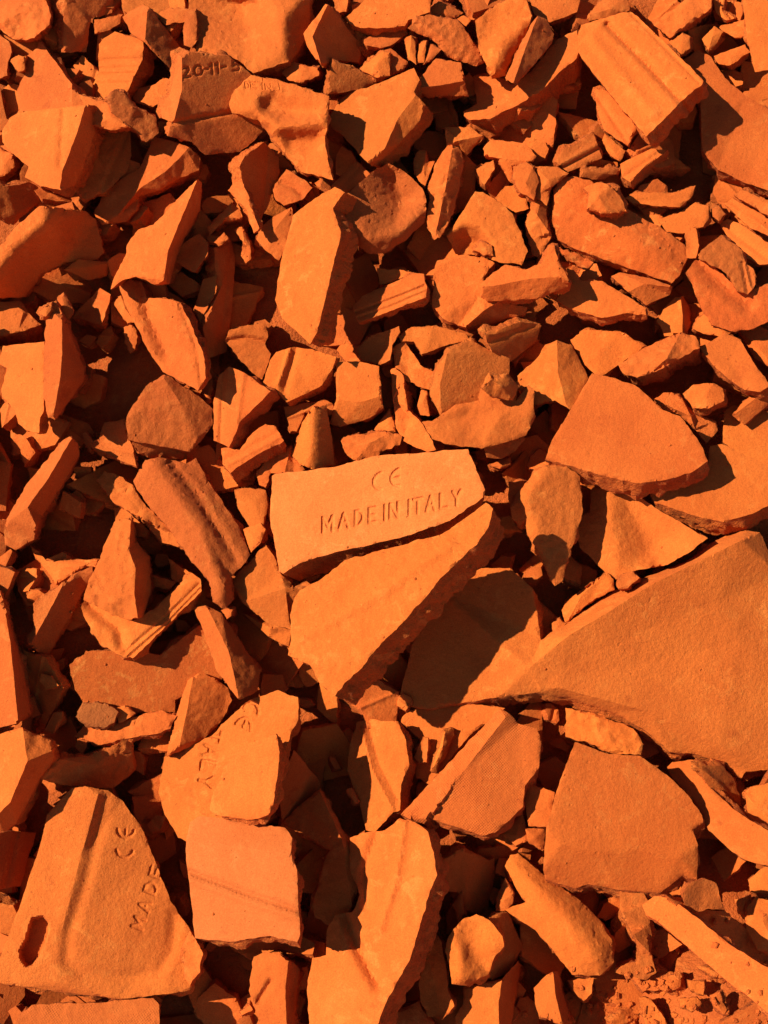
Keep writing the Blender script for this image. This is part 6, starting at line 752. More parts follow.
((758,4811,8029),411,34.4,0.27,0.17,10.4,'half-buried shard in the gap above the wedge with a dark underside'),
((-4438,5372,8510),412,50.5,-0.0,-0.18,10.4,'half-buried shard in the gap above the tall pointed shard'),
((2313,1726,5874),414,45.6,-0.44,0.25,11.3,'half-buried shard in the gap left of the big six-sided plate'),
((3111,-2973,2892),415,39.3,-0.48,0.33,12.3,'half-buried shard in the gap left of the coarse grained strip'),
((3784,3266,6996),416,33.8,0.33,-0.11,10.1,'half-buried shard in the gap left of the notched chunk'),
((-3577,-1560,3780),418,47.6,0.37,-0.14,14.0,'half-buried shard in the gap left of the flaky long splinter'),
((145,408,4950),420,39.1,-0.48,0.37,10.6,'half-buried shard in the gap above the tongue-shaped plate'),
((-3296,5251,8345),421,38.2,0.32,-0.38,9.7,'half-buried shard in the gap right of the five-sided shard with straight scored lines'),
((2107,5261,8329),423,56.3,0.22,-0.36,9.9,'half-buried shard in the gap right of the crescent-shaped tile'),
((841,-2939,2833),425,29.4,0.07,0.2,10.2,'half-buried shard in the gap above the creased cube-like chunk'),
((-908,-3589,2610),427,19.3,-0.16,-0.21,11.3,'half-buried shard in the gap below the large pale slab'),
((183,1389,5714),434,21.6,-0.21,-0.16,13.5,'half-buried shard in the gap right of the sandy flat stone'),
((-3488,-293,4624),435,22.0,0.01,-0.19,12.3,'half-buried shard in the gap left of the V-shaped tile piece'),
((-3291,2386,6450),444,14.7,0.18,0.09,14.9,'half-buried shard in the gap below the lit wedge in a dark gap'),
((2460,-2942,2896),448,17.4,-0.12,-0.04,12.2,'half-buried shard in the gap above the curved dull post'),
((3652,4672,8128),482,18.5,0.04,-0.18,14.4,'half-buried shard in the gap right of the stepped oblong block'),
((-1022,-874,4170),483,16.3,-0.19,-0.09,9.6,'half-buried shard in the gap above the lettered slab'),
((-867,3837,7496),501,14.4,-0.36,0.17,13.7,'half-buried shard in the gap above the tall oval slab'),
((-1618,964,5541),507,13.9,-0.33,-0.34,9.1,'half-buried shard in the gap above the lit lump'),
((1845,4280,7779),517,16.7,0.47,-0.33,9.3,'half-buried shard in the gap right of the bent lit chunk'),
((-1617,973,5710),522,21.5,0.41,0.29,15.8,'half-buried shard in the gap below the boomerang-shaped piece'),
((-3655,-1095,4462),526,14.1,0.08,-0.07,12.7,'half-buried shard in the gap left of the small dull brown stone'),
((-3578,2011,6181),537,19.9,0.45,0.18,9.3,'half-buried shard in the gap right of the upright blade'),
((1026,5032,8269),538,18.8,0.3,-0.31,15.5,'half-buried shard in the gap right of the small hewn block'),
((2085,79,5002),557,21.0,-0.16,0.34,13.1,'half-buried shard in the gap below the kite-shaped shard'),
((1993,-3759,2420),562,17.4,-0.42,0.25,15.1,'half-buried shard in the gap below the small lump'),
((967,2324,6591),570,19.2,-0.24,0.17,14.3,'half-buried shard in the gap below the pale plate with a flaked corner'),
((2599,2149,6222),573,23.0,-0.27,0.21,9.6,'half-buried shard in the gap above the big six-sided plate'),
((-3995,-64,4954),579,14.9,0.42,0.36,13.4,'half-buried shard in the gap above the smooth bar at the left edge'),
((-852,116,4866),595,13.7,-0.49,0.15,13.6,'half-buried shard in the gap right of the sandy lobed chunk'),
((1346,191,4922),601,13.2,0.47,-0.4,14.2,'half-buried shard in the gap below the shadowed ledge'),
((-2752,4465,7970),606,24.1,0.03,0.02,12.7,'half-buried shard in the gap right of the rough short bar'),
((1786,1082,5726),611,15.4,0.3,0.21,10.0,'half-buried shard in the gap below the humped rock'),
((-824,-798,4252),617,19.3,-0.15,-0.09,13.1,'half-buried shard in the gap below the flat sliver'),
((4151,3963,7548),618,25.0,0.21,-0.1,13.7,'half-buried shard in the gap above the narrow tile edge at the right'),
((1682,170,4881),623,19.0,0.27,-0.31,10.5,'half-buried shard in the gap left of the lit ragged strip'),
((-4290,2763,6694),629,22.6,0.3,0.29,10.8,'half-buried shard in the gap below the curved dark tile'),
((-1999,3734,7420),637,21.9,-0.35,0.33,10.4,'half-buried shard in the gap left of the thin lit splint'),
((592,4459,7807),641,23.5,-0.18,0.27,10.1,'half-buried shard in the gap above the notched stub'),
((2522,-3932,2428),642,14.7,-0.47,-0.1,13.5,'half-buried shard in the gap left of the tilted flake at the bottom edge'),
((-2549,230,4940),643,10.6,-0.04,0.18,12.0,'half-buried shard in the gap left of the triangular chip'),
((1748,4674,8236),644,22.5,-0.38,0.34,16.0,'half-buried shard in the gap below the three-sided prism'),
((4253,5102,8330),646,18.7,0.36,0.08,12.8,'half-buried shard in the gap above the broad shaded-corner slab'),
((4246,5795,8839),648,21.1,0.47,-0.12,15.6,'half-buried shard in the gap above the small chip'),
((-2250,-2945,2943),657,15.9,0.39,-0.39,15.6,'half-buried shard in the gap left of the pale pink tile'),
((-2926,3631,7358),665,14.9,0.48,0.4,14.5,'half-buried shard in the gap below the long hog-backed chunk'),
((2770,-3600,2778),669,21.2,0.24,0.27,14.6,'half-buried shard in the gap left of the square flake on the bare earth'),
((1332,-2628,3185),675,13.5,0.09,0.27,14.6,'half-buried shard in the gap left of the log-shaped piece'),
((-3035,3019,6975),680,23.3,-0.14,-0.22,15.2,'half-buried shard in the gap right of the flat dim flake'),
((-3651,87,4984),684,20.8,0.01,-0.1,15.5,'half-buried shard in the gap above the dull two-faced blade'),
((-1241,-993,4250),686,16.9,-0.12,0.02,13.7,'half-buried shard in the gap right of the two-toned rock'),
((1674,34,4937),688,14.8,0.25,0.31,14.1,'half-buried shard in the gap left of the hollowed rock'),
((2461,5598,8844),689,16.0,-0.36,0.36,15.2,'half-buried shard in the gap left of the stepped oblong block'),
((1877,-1220,4013),693,12.7,-0.34,0.06,14.8,'half-buried shard in the gap left of the rough wedge'),
((2407,2930,6980),700,14.8,0.42,0.02,11.0,'half-buried shard in the gap below the rough red bit'),
((1498,-3849,2292),713,20.1,-0.14,0.16,9.5,'half-buried shard in the gap left of the stub with a dark right face'),
((-4116,1203,5704),715,17.3,0.31,-0.37,14.8,'half-buried shard in the gap above the curved thin rim'),
((-2449,-2286,3538),717,11.9,0.34,0.25,12.8,'half-buried shard in the gap left of the overlying plate'),
((-2611,-191,4699),733,14.2,-0.49,0.26,14.5,'half-buried shard in the gap right of the V-shaped tile piece'),
((-316,5542,8781),734,24.2,0.03,-0.34,11.3,'half-buried shard in the gap right of the dark-faced fang'),
((-766,-3353,2820),763,18.0,0.47,-0.33,10.5,'half-buried shard in the gap below the pale pink tile'),
((-3525,578,5496),769,22.0,0.19,-0.18,14.4,'half-buried shard in the gap left of the bright chip'),
((2254,5067,8309),771,24.7,-0.16,0.27,9.2,'half-buried shard in the gap left of the small plate'),
((3146,3472,7333),772,22.2,0.3,0.14,10.9,'half-buried shard in the gap right of the long worn slab'),
((3207,3716,7523),795,24.5,-0.04,-0.22,15.7,'half-buried shard in the gap left of the bent sandy bar'),
((2566,-3225,2878),805,21.9,-0.31,-0.34,15.3,'half-buried shard in the gap left of the curved dull post'),
((219,-1165,4193),807,9.9,0.24,0.1,12.3,'half-buried shard in the gap above the dark ragged stick'),
((1419,4102,7615),809,23.9,0.29,-0.21,12.0,'half-buried shard in the gap above the round sandy lump'),
((-3818,-273,4872),813,21.7,0.08,-0.12,13.9,'half-buried shard in the gap below the curved thin rim'),
((-4069,5505,8732),833,19.4,-0.35,0.35,15.1,'half-buried shard in the gap left of the shaded slab at the top edge'),
((-3455,1014,5519),839,17.9,-0.2,-0.35,14.3,'half-buried shard in the gap below the forked flake')
]
# the same for the loose rubble nobody could count
RUBBLE = [
((-1822,4639,7910),101,48.1,-0.43,0.03,11.6),
((821,1898,5984),104,51.8,-0.45,0.29,11.0),
((1399,2131,6136),106,41.0,-0.44,-0.35,10.4),
((3284,3082,6864),113,38.8,0.17,-0.38,12.2),
((-3490,5039,8208),114,32.2,0.27,-0.3,10.7),
((2904,-2993,2895),116,33.5,-0.08,-0.11,15.2),
((4723,4621,7984),117,36.0,-0.27,-0.21,12.4),
((911,3303,7012),118,27.5,-0.08,-0.1,13.0),
((4259,-1288,3947),119,40.5,0.12,0.14,9.4),
((-1688,5845,8768),122,30.8,-0.35,-0.32,11.5),
((-4326,-3121,2792),123,44.0,-0.35,-0.2,11.4),
((-4335,5249,8381),125,41.8,-0.24,0.26,10.1),
((-4256,-3770,2359),126,42.2,-0.35,0.03,9.2),
((236,-4007,2170),127,48.9,0.2,-0.19,11.6),
((-3127,-2106,3378),128,40.1,0.28,-0.14,10.6),
((2767,-4165,2346),129,49.1,0.31,0.25,14.2),
((4548,2178,6260),132,34.3,-0.27,-0.24,10.4),
((-3032,-2244,3291),135,34.8,0.3,0.38,11.8),
((-1466,226,4887),138,28.8,-0.49,0.38,13.5),
((-3283,-3394,2657),141,36.0,-0.04,0.07,15.3),
((-704,-3466,2506),142,38.9,0.03,0.02,9.1),
((589,-1979,3465),146,48.2,-0.06,0.09,12.5),
((3546,4801,8066),149,33.7,-0.06,-0.34,10.7),
((-995,880,5273),152,51.1,0.33,-0.27,12.0),
((-3902,-4106,2099),155,49.5,0.47,-0.32,10.9),
((-4231,-2208,3409),156,34.0,-0.37,-0.06,15.4),
((3238,3348,7089),157,32.4,0.42,0.06,13.9),
((255,3653,7196),161,30.8,-0.34,-0.36,10.4),
((-1611,6242,9054),163,39.2,-0.48,0.19,12.9),
((-66,-2735,3027),165,35.3,0.01,0.15,15.9),
((-1425,-2667,3025),166,43.7,0.14,-0.08,11.4),
((4560,168,4912),170,33.7,0.47,-0.15,11.5),
((-4933,1962,6150),171,41.6,0.0,-0.24,12.5),
((-5026,3303,7035),172,32.1,-0.1,-0.37,9.2),
((1954,-3149,2812),174,35.9,-0.17,0.39,10.0),
((2133,-794,4241),175,26.6,0.34,0.31,13.4),
((2145,-2507,3189),176,29.3,0.02,0.0,14.8),
((2767,-2607,3072),177,41.4,0.39,0.15,13.9),
((-2808,6100,8998),178,35.7,-0.14,-0.32,14.9),
((540,-594,4309),179,41.0,0.18,-0.01,9.0),
((2831,-1859,3547),180,38.9,0.04,0.13,9.5),
((2374,3449,7094),181,30.0,-0.23,0.18,10.4),
((2143,-4060,2203),182,39.7,-0.12,-0.02,13.8),
((2564,-485,4434),183,42.2,-0.42,-0.28,10.8),
((2473,2844,6699),184,42.9,-0.49,-0.35,10.9),
((-4736,1134,5541),187,50.2,0.47,-0.04,10.9),
((-2602,-3748,2386),188,32.2,0.08,-0.29,12.7),
((4663,4776,8128),189,55.9,0.01,0.31,13.9),
((-2454,-3304,2632),190,39.1,-0.48,-0.4,12.4),
((-4635,-1895,3584),192,49.7,-0.38,0.34,14.0),
((4061,2957,6854),193,38.8,-0.11,0.4,13.1),
((4280,219,4917),197,46.2,-0.45,0.19,12.2),
((2389,-780,4228),198,33.0,-0.45,0.34,9.9),
((-2630,-3368,2635),201,39.4,-0.28,0.33,16.0),
((-518,4762,8032),202,34.6,-0.41,-0.13,9.6),
((-2561,3430,7091),203,44.0,0.39,0.2,11.9),
((-852,490,5032),204,35.1,-0.16,-0.35,10.9),
((4806,4766,8203),205,46.2,0.13,0.29,10.5),
((-2365,3441,7185),206,39.0,-0.05,0.36,14.9),
((3927,6151,9033),207,33.2,0.21,0.32,12.3),
((907,6497,9241),208,44.0,0.43,0.26,15.0),
((4786,3442,7181),209,32.5,-0.35,0.02,13.8),
((4158,-1609,3764),210,43.8,0.26,-0.03,12.9),
((-4215,-2244,3417),211,32.9,0.42,0.12,11.1),
((-3787,3477,7128),212,47.0,0.2,-0.31,9.5),
((-2891,6058,8931),217,42.2,-0.08,0.15,10.4),
((2787,-1784,3649),218,38.8,-0.29,0.38,11.2),
((3279,3664,7310),219,34.9,0.26,-0.16,15.7),
((4336,2627,6527),223,33.6,0.44,0.2,9.2),
((1545,2069,6147),224,36.3,-0.17,-0.26,9.0),
((-1311,-2603,3172),226,46.2,-0.07,-0.36,12.3),
((-1134,-3469,2506),227,31.0,-0.14,0.32,9.2),
((4371,-546,4445),230,33.8,0.22,-0.15,10.9),
((-4508,-2016,3565),231,51.5,0.13,0.35,9.2),
((-2612,1036,5395),232,51.4,0.45,-0.09,10.8),
((-679,715,5299),233,48.9,-0.32,0.24,14.2),
((2995,-2108,3411),234,41.8,-0.17,-0.14,11.5),
((2961,5510,8531),235,36.8,0.25,-0.2,9.5),
((-4505,108,4905),236,35.7,0.48,0.31,15.9),
((-2627,1576,5859),238,42.8,0.17,0.2,14.9),
((2400,4021,7552),240,35.6,-0.25,-0.28,15.2),
((830,2634,6502),241,37.4,0.49,0.01,10.6),
((2919,-880,4192),242,51.4,-0.4,-0.02,14.7),
((-4643,2947,6820),243,32.2,-0.31,0.38,13.1),
((-4916,2566,6545),247,48.1,-0.31,-0.15,10.4),
((2860,207,4906),248,27.6,-0.4,-0.08,12.9),
((1478,5383,8455),249,35.0,0.2,-0.07,11.0),
((-4637,81,4937),253,44.2,0.41,-0.33,13.4),
((-1250,642,5216),254,29.2,-0.22,0.02,15.5),
((-3836,3425,7216),259,49.2,0.4,-0.37,12.9),
((2449,-2152,3338),263,37.7,-0.32,-0.02,9.7),
((2113,-2559,3215),267,30.5,0.48,-0.01,15.7),
((4298,4437,7827),268,53.8,0.43,-0.35,11.5),
((23,-3510,2481),270,31.3,-0.24,0.0,11.2),
((-4759,4218,7717),271,35.0,0.44,0.14,15.3),
((-3024,-2278,3402),272,28.9,0.03,0.11,11.5),
((1302,1895,6006),274,47.2,-0.24,0.39,13.0),
((-1282,-1998,3395),275,36.7,-0.32,0.19,9.3),
((3241,3331,7157),276,46.0,0.48,0.07,13.6),
((-1993,6461,9211),277,32.9,-0.35,0.09,12.0),
((134,-3266,2607),278,29.2,-0.27,0.12,9.2),
((-4925,2212,6392),279,31.3,-0.14,-0.22,13.1),
((-991,3355,7031),282,27.8,0.14,0.05,11.5),
((-4432,339,5106),284,37.8,-0.26,-0.35,14.5),
((-4647,40,4934),285,52.3,-0.36,-0.24,13.3),
((-2484,3599,7267),292,49.0,0.44,0.2,11.3),
((1448,-4079,2181),294,38.8,0.34,0.16,15.0),
((-3779,-3426,2650),296,30.8,-0.47,-0.31,15.5),
((-1606,4740,8034),297,30.0,-0.46,0.15,13.4),
((-2080,-1527,3766),303,34.9,-0.18,0.37,12.5),
((3375,-561,4461),304,26.8,-0.09,-0.05,14.4),
((-1469,-1354,3808),305,39.1,-0.28,0.29,9.6),
((-4837,782,5369),307,40.9,0.3,-0.25,12.5),
((-1382,-2719,3144),308,31.9,0.44,-0.17,10.5),
((1976,690,5238),309,28.5,0.14,-0.34,14.5),
((1863,-2211,3324),310,41.6,-0.14,-0.08,11.8),
((-3128,-2801,2965),314,43.8,0.24,-0.26,12.1),
((2626,-144,4657),315,29.0,-0.04,0.31,10.7),
((-2543,2638,6533),317,41.5,-0.34,-0.14,10.3),
((4409,-1659,3760),318,29.5,0.46,-0.32,11.7),
((4422,-2356,3298),319,46.8,-0.07,-0.24,13.5),
((1904,709,5269),321,41.9,-0.04,-0.29,13.2),
((-813,3791,7346),323,48.0,0.38,0.22,13.9),
((3330,-1186,4030),324,42.7,-0.05,-0.15,13.4),
((-819,1156,5581),326,41.5,-0.09,0.14,15.5),
((-3045,-927,4218),327,45.9,-0.11,-0.01,15.8),
((3233,467,5095),330,37.0,0.45,-0.23,13.8),
((-985,-1995,3518),331,28.2,0.48,-0.12,9.4),
((-2246,1788,5999),332,26.8,-0.08,-0.06,13.9),
((2941,-740,4336),335,37.8,0.06,-0.22,15.7),
((-1268,3389,7102),338,39.2,-0.31,-0.4,14.1),
((3758,-2226,3431),341,30.0,0.33,0.11,9.1),
((-4284,-3837,2414),342,45.5,-0.25,-0.32,10.0),
((-3028,-3238,2733),344,42.5,0.28,0.13,15.3),
((2598,-2761,3052),345,31.1,0.19,0.02,14.2),
((-567,-3151,2692),346,40.0,-0.24,-0.21,10.0),
((1512,-2768,2939),349,35.4,-0.08,0.37,9.5),
((1297,-718,4321),350,25.9,0.11,0.15,15.5),
((-1515,-4077,2109),351,40.1,-0.02,0.32,9.2),
((2066,-616,4368),352,34.1,0.36,-0.11,12.3),
((31,-4028,2228),355,43.2,0.29,-0.14,11.2),
((3672,111,5043),357,27.4,-0.2,-0.4,10.3),
((4042,-450,4510),358,44.0,0.29,0.33,13.3),
((1155,-568,4375),359,42.8,0.1,0.14,10.5),
((1297,-3646,2383),363,27.6,0.07,-0.37,9.8),
((3060,-72,4724),364,49.9,-0.05,-0.39,11.7),
((-3420,-3935,2228),367,29.6,0.37,-0.3,9.1),
((2245,3580,7182),368,48.6,-0.31,-0.36,14.4),
((-358,-3575,2411),370,32.6,0.46,0.17,9.1),
((-4588,-868,4264),371,48.8,-0.42,-0.15,14.1),
((-3016,-2994,2940),372,38.9,-0.44,-0.11,13.0),
((1305,1602,5839),374,36.1,0.29,0.36,14.5),
((671,3026,6812),375,28.7,0.47,0.16,14.8),
((3080,3050,6864),378,27.9,-0.24,-0.06,13.1),
((4409,3643,7278),382,47.0,0.18,-0.03,10.4),
((2809,3702,7281),384,44.9,0.4,0.31,12.7),
((-218,-249,4582),385,29.9,-0.31,-0.26,13.9),
((-1393,65,4772),386,35.6,0.02,-0.28,9.3),
((4940,2047,6198),387,31.3,0.13,0.23,10.1),
((4222,-2040,3434),390,48.8,0.46,-0.2,9.3),
((-390,-3749,2305),392,49.9,-0.44,0.08,11.8),
((-3360,-3904,2375),393,33.8,0.06,0.11,15.7),
((-4598,4694,7989),397,53.8,0.44,0.14,11.1),
((858,-1942,3484),398,27.9,-0.18,-0.19,9.9),
((-188,4440,7761),399,35.5,-0.36,0.14,9.1),
((2220,4055,7586),400,29.5,0.43,-0.22,15.5),
((3299,-3248,2768),401,30.2,-0.05,-0.32,15.5),
((3262,-652,4371),402,37.7,-0.16,0.26,12.3),
((-3220,-2993,2869),404,33.5,-0.09,-0.28,10.9),
((3405,2473,6509),405,32.1,-0.01,-0.15,15.3),
((-3429,-4066,2204),406,28.8,0.4,0.13,10.5),
((5063,6240,9074),409,59.8,-0.16,-0.29,9.0),
((3207,390,5090),410,31.0,-0.06,0.33,10.5),
((1041,-1423,3785),413,45.8,0.08,-0.24,9.5),
((-1253,-304,4567),417,25.3,0.02,-0.04,12.6),
((-1093,-1906,3617),419,26.6,0.37,0.36,12.5),
((2060,4103,7593),422,29.0,0.1,0.06,12.7),
((-78,745,5186),424,32.7,-0.38,-0.08,10.0),
((2766,-3563,2661),426,14.6,-0.08,0.27,12.7),
((-534,-3968,2466),428,19.7,0.41,0.25,14.9),
((-4128,463,5193),429,22.5,0.43,-0.2,12.0),
((1251,2017,6298),430,16.4,-0.43,-0.05,12.5),
((-4690,4520,7986),431,25.8,0.28,0.35,13.4),
((2681,-3051,2828),432,21.1,-0.47,0.11,10.9),
((1725,3121,6893),433,17.4,0.42,0.1,10.8),
((334,4512,7856),436,12.2,-0.37,-0.17,11.8),
((-2000,3184,7285),437,11.0,0.05,0.27,13.3),
((635,-825,4236),438,11.6,0.21,-0.03,12.8),
((1055,1031,5458),439,13.3,-0.26,-0.22,12.6),
((-1068,-155,4645),440,9.3,-0.15,0.29,10.7),
((539,789,5322),441,12.9,0.49,-0.16,14.4),
((-3383,5423,8531),442,24.6,-0.06,-0.35,11.7),
((-539,-1688,3782),443,10.4,-0.27,0.37,14.2),
((2962,497,5159),445,19.1,0.24,0.21,12.3),
((2545,-1389,3874),446,21.1,-0.37,0.3,9.0),
((2438,-217,4729),447,15.6,0.46,0.06,11.9),
((2119,2757,6830),449,15.0,0.06,-0.09,11.3),
((2479,-2777,3153),450,15.7,-0.06,-0.25,11.1),
((-3241,-81,4745),451,17.1,-0.41,0.34,11.3),
((2937,-2713,3282),452,21.7,-0.3,-0.06,15.4),
((-4889,5611,8715),453,20.7,-0.0,0.34,14.4),
((327,-4087,2283),454,16.2,0.02,0.15,11.7),
((-1261,-322,4680),455,13.5,0.45,0.14,12.7),
((-3792,1987,6193),456,15.4,0.06,0.06,15.2),
((4315,816,5378),457,15.8,0.12,0.4,11.4),
((275,-2428,3232),458,11.3,-0.18,0.38,14.8),
((111,4851,8182),459,23.6,0.19,0.26,15.9),
((3645,1494,5824),460,11.9,-0.21,0.01,12.5),
((-3023,3972,7680),461,19.4,0.1,-0.12,16.0),
((1377,5608,8751),462,17.2,0.29,-0.15,13.8),
((-4753,2676,6741),463,22.3,0.09,0.13,10.4),
((-17,16,5059),464,12.3,0.15,0.03,16.0),
((695,1651,5847),465,11.0,-0.34,0.21,9.7),
((-3915,4205,7717),466,18.4,0.32,0.09,14.6),
((-4410,6035,8983),467,24.2,-0.18,0.17,11.5),
((-3197,3169,6951),468,11.6,0.4,0.07,11.4),
((-481,1887,6078),469,10.2,0.39,0.07,15.7),
((-560,-526,4453),470,12.2,-0.46,0.34,15.0),
((-1589,-3177,2777),471,19.9,-0.2,0.08,15.7),
((-30,-3651,2530),472,12.5,-0.11,0.17,10.5),
((-1648,-2965,2859),473,15.6,0.29,-0.21,10.2),
((-1359,4009,7620),474,23.9,-0.21,0.05,9.8),
((319,1826,6125),475,14.6,-0.43,-0.3,14.8),
((-1428,3281,7203),476,12.5,-0.22,-0.21,9.2),
((1553,2247,6460),477,11.6,0.21,-0.33,10.9),
((3267,4598,8109),478,17.3,0.34,0.24,10.1),
((-1307,-1564,3874),479,13.8,0.46,-0.23,15.7),
((57,3633,7242),480,16.3,-0.37,0.17,10.8),
((3667,-196,4670),481,14.4,-0.25,0.09,10.5),
((-2820,-2742,3041),484,13.7,0.16,-0.31,12.9),
((-1278,606,5340),485,12.9,-0.43,-0.15,10.6),
((-3279,-1592,4030),486,12.9,-0.1,0.33,14.4),
((3331,-2852,2994),487,11.3,-0.22,-0.38,13.8),
((1525,2093,6439),488,14.9,0.16,0.16,10.7),
((3293,2223,6350),489,18.4,-0.32,-0.31,15.4),
((2097,-1424,3830),490,9.8,-0.46,-0.27,10.4),
((-1869,1966,6082),491,10.1,-0.19,0.11,10.3),
((3101,-103,4899),492,18.6,-0.25,-0.05,13.8),
((-1520,6175,9090),493,24.4,0.28,-0.17,9.3),
((3224,-416,4561),494,10.0,-0.26,-0.31,14.5),
((-2473,-3347,2769),495,19.2,-0.41,0.16,11.8),
((2130,-2629,3357),496,12.7,-0.41,0.36,12.0),
((3839,-1253,4010),497,19.3,0.33,0.1,12.2),
((-3953,-1362,4073),498,15.1,0.01,0.34,9.9),
((2617,5638,8746),499,22.0,0.31,-0.19,12.8),
((4234,-736,4382),500,16.9,-0.25,-0.35,11.5),
((-2512,3292,7237),502,17.1,-0.05,0.35,11.5),
((-1744,-3054,2842),503,11.2,0.06,-0.13,14.7),
((430,-1952,3654),504,11.1,0.17,0.08,12.2),
((2337,-2554,3118),505,10.9,-0.21,-0.11,10.4),
((-4188,2900,6935),506,13.0,0.2,-0.04,9.8),
((4323,-1852,3744),508,10.8,0.22,0.38,12.9),
((-3608,720,5425),509,15.3,-0.31,0.03,9.1),
((3800,-771,4322),510,17.8,0.44,0.12,10.8),
((-2485,4475,8000),511,10.9,0.27,0.27,11.1),
((-2868,-744,4344),512,20.2,0.43,-0.27,14.5),
((2911,-1745,3737),513,13.5,-0.32,0.26,11.2),
((-1209,119,4975),514,13.8,0.33,-0.21,9.3),
((613,-693,4465),515,19.2,0.21,0.32,15.6),
((-47,702,5268),516,11.2,-0.2,0.06,9.6),
((-596,3980,7563),518,20.3,-0.5,0.27,15.0),
((2699,1466,5773),519,13.3,0.16,0.01,11.9),
((-1511,1275,5744),520,17.9,0.33,0.32,10.2),
((-1901,1261,5701),521,16.7,-0.15,-0.24,9.6),
((4149,-623,4596),523,20.2,-0.44,0.14,13.3),
((-1842,-114,4864),524,21.1,-0.02,0.12,11.1),
((-1356,-3051,2810),525,9.7,-0.31,0.14,12.1),
((602,1654,6088),527,10.8,-0.32,0.31,12.8),
((-3324,-2914,3096),528,12.8,-0.41,0.02,10.8),
((-97,-29,5092),529,11.7,0.07,-0.31,12.6),
((885,5269,8422),530,16.9,-0.43,-0.05,15.0),
((441,-1455,3849),531,18.6,-0.39,0.39,14.1),
((-3473,-2584,3181),532,14.7,-0.33,0.37,12.9),
((2703,4586,7982),533,22.0,-0.44,-0.21,11.6),
((-4423,-287,4657),534,12.6,-0.2,0.17,12.0),
((3496,-610,4559),535,20.7,0.06,0.33,15.1),
((-2945,-1759,3691),536,13.8,0.26,0.14,14.8),
((1710,3315,7039),539,12.7,-0.05,0.27,13.1),
((-3880,5938,8905),540,13.3,0.3,-0.25,12.9),
((-1891,-1196,4041),541,14.0,-0.36,0.3,12.8),
((1669,-2328,3249),542,21.4,-0.49,-0.13,10.1),
((20,-2957,2940),543,19.4,-0.46,-0.25,14.7),
((1674,1693,6117),544,15.6,-0.34,0.28,11.8),
((3356,-519,4643),545,10.3,-0.17,-0.23,15.3),
((903,5711,8708),546,13.6,-0.14,-0.03,13.0),
((-1070,2272,6264),547,9.7,0.08,-0.13,9.1),
((-345,-3975,2299),548,10.0,-0.35,0.14,10.9),
((-2106,677,5272),549,12.7,0.07,0.02,15.7),
((4909,5766,8824),550,20.8,0.27,0.3,14.4),
((1181,-753,4470),551,13.5,-0.22,0.24,15.1),
((3934,-1141,4097),552,13.6,0.26,0.19,12.6),
((1290,2245,6338),553,16.9,-0.09,-0.35,11.4),
((-1497,-3985,2280),554,15.9,-0.13,-0.21,10.6),
((-1476,4559,8014),555,10.6,0.37,-0.04,12.1),
((657,2752,6712),556,12.0,-0.43,-0.16,11.2),
((-4040,3949,7733),558,19.0,0.49,-0.11,14.4),
((-633,-2880,2895),559,10.2,-0.02,0.32,10.9),
((-2446,5959,8873),560,13.9,-0.23,0.16,10.5),
((-980,3933,7455),561,18.7,0.36,0.12,10.4),
((-1543,4483,8034),563,13.1,0.04,0.3,13.5),
((4116,3751,7376),564,15.4,0.25,0.12,11.8),
((1679,2234,6546),565,10.3,-0.09,-0.36,13.4),
((-1539,790,5260),566,17.0,-0.24,-0.03,9.1),
((3879,-12,4901),567,22.6,-0.44,0.09,14.1),
((-1692,5162,8305),568,13.2,-0.36,0.21,9.6),
((2932,1477,5805),569,16.8,0.09,0.04,13.6),
((2643,2737,6631),571,20.5,0.48,-0.04,10.9),
((189,-3581,2561),572,11.0,-0.49,-0.02,13.6),
((-4595,4477,8062),574,11.9,0.0,0.04,10.3),
((4101,1937,6342),575,11.9,-0.32,0.19,15.5),
((-3388,5856,8838),576,23.7,-0.26,0.39,12.5),
((1291,2221,6448),577,20.0,-0.04,-0.14,15.3),
((-3445,-1716,3874),578,10.2,0.15,-0.08,15.0),
((-2645,3278,7098),580,13.7,-0.07,-0.21,10.4),
((2335,-790,4386),581,13.0,0.49,-0.23,13.0),
((-2942,-2907,3149),582,20.6,-0.23,0.2,14.8),
((-2093,2485,6482),583,16.3,0.39,-0.27,13.8),
((920,1169,5594),584,16.7,0.38,-0.23,15.2),
((-1221,-2110,3519),585,20.0,-0.32,0.29,16.0),
((-2030,5905,8879),586,13.0,0.47,-0.39,15.4),
((-3113,-1651,3703),587,10.7,-0.33,0.15,9.6),
((-1392,-3357,2608),588,18.7,0.38,0.38,9.2),
((-2326,-2238,3441),589,18.1,-0.46,0.0,10.6),
((-669,4837,8285),590,10.8,0.49,-0.15,15.2),
((-3502,720,5447),591,11.3,-0.07,-0.26,13.8),
((-3128,-1748,3807),592,15.8,-0.39,-0.12,12.5),
((3970,2207,6380),593,13.0,0.47,0.31,14.1),
((-2220,4161,7633),594,14.2,-0.43,-0.37,12.6),
((416,182,4923),596,17.8,0.48,0.3,14.0),
((-985,2645,6553),597,15.3,0.47,-0.09,11.7),
((-892,4535,7920),598,24.8,-0.49,0.09,15.5),
((-2262,-393,4499),599,14.1,-0.26,-0.24,9.8),
((3002,-2159,3513),600,21.1,-0.45,0.16,11.3),
((3223,477,5319),602,17.1,0.49,-0.21,13.4),
((2322,1966,6127),603,19.1,-0.11,0.02,13.3),
((1695,2578,6538),604,18.2,0.04,-0.22,13.3),
((-2032,-3266,2689),605,15.6,0.22,0.02,12.3),
((3014,3390,7242),607,12.6,0.32,-0.03,13.5),
((2751,-3227,3003),608,20.5,-0.46,-0.09,14.8),
((3102,4600,8149),609,12.9,-0.25,-0.32,11.5),
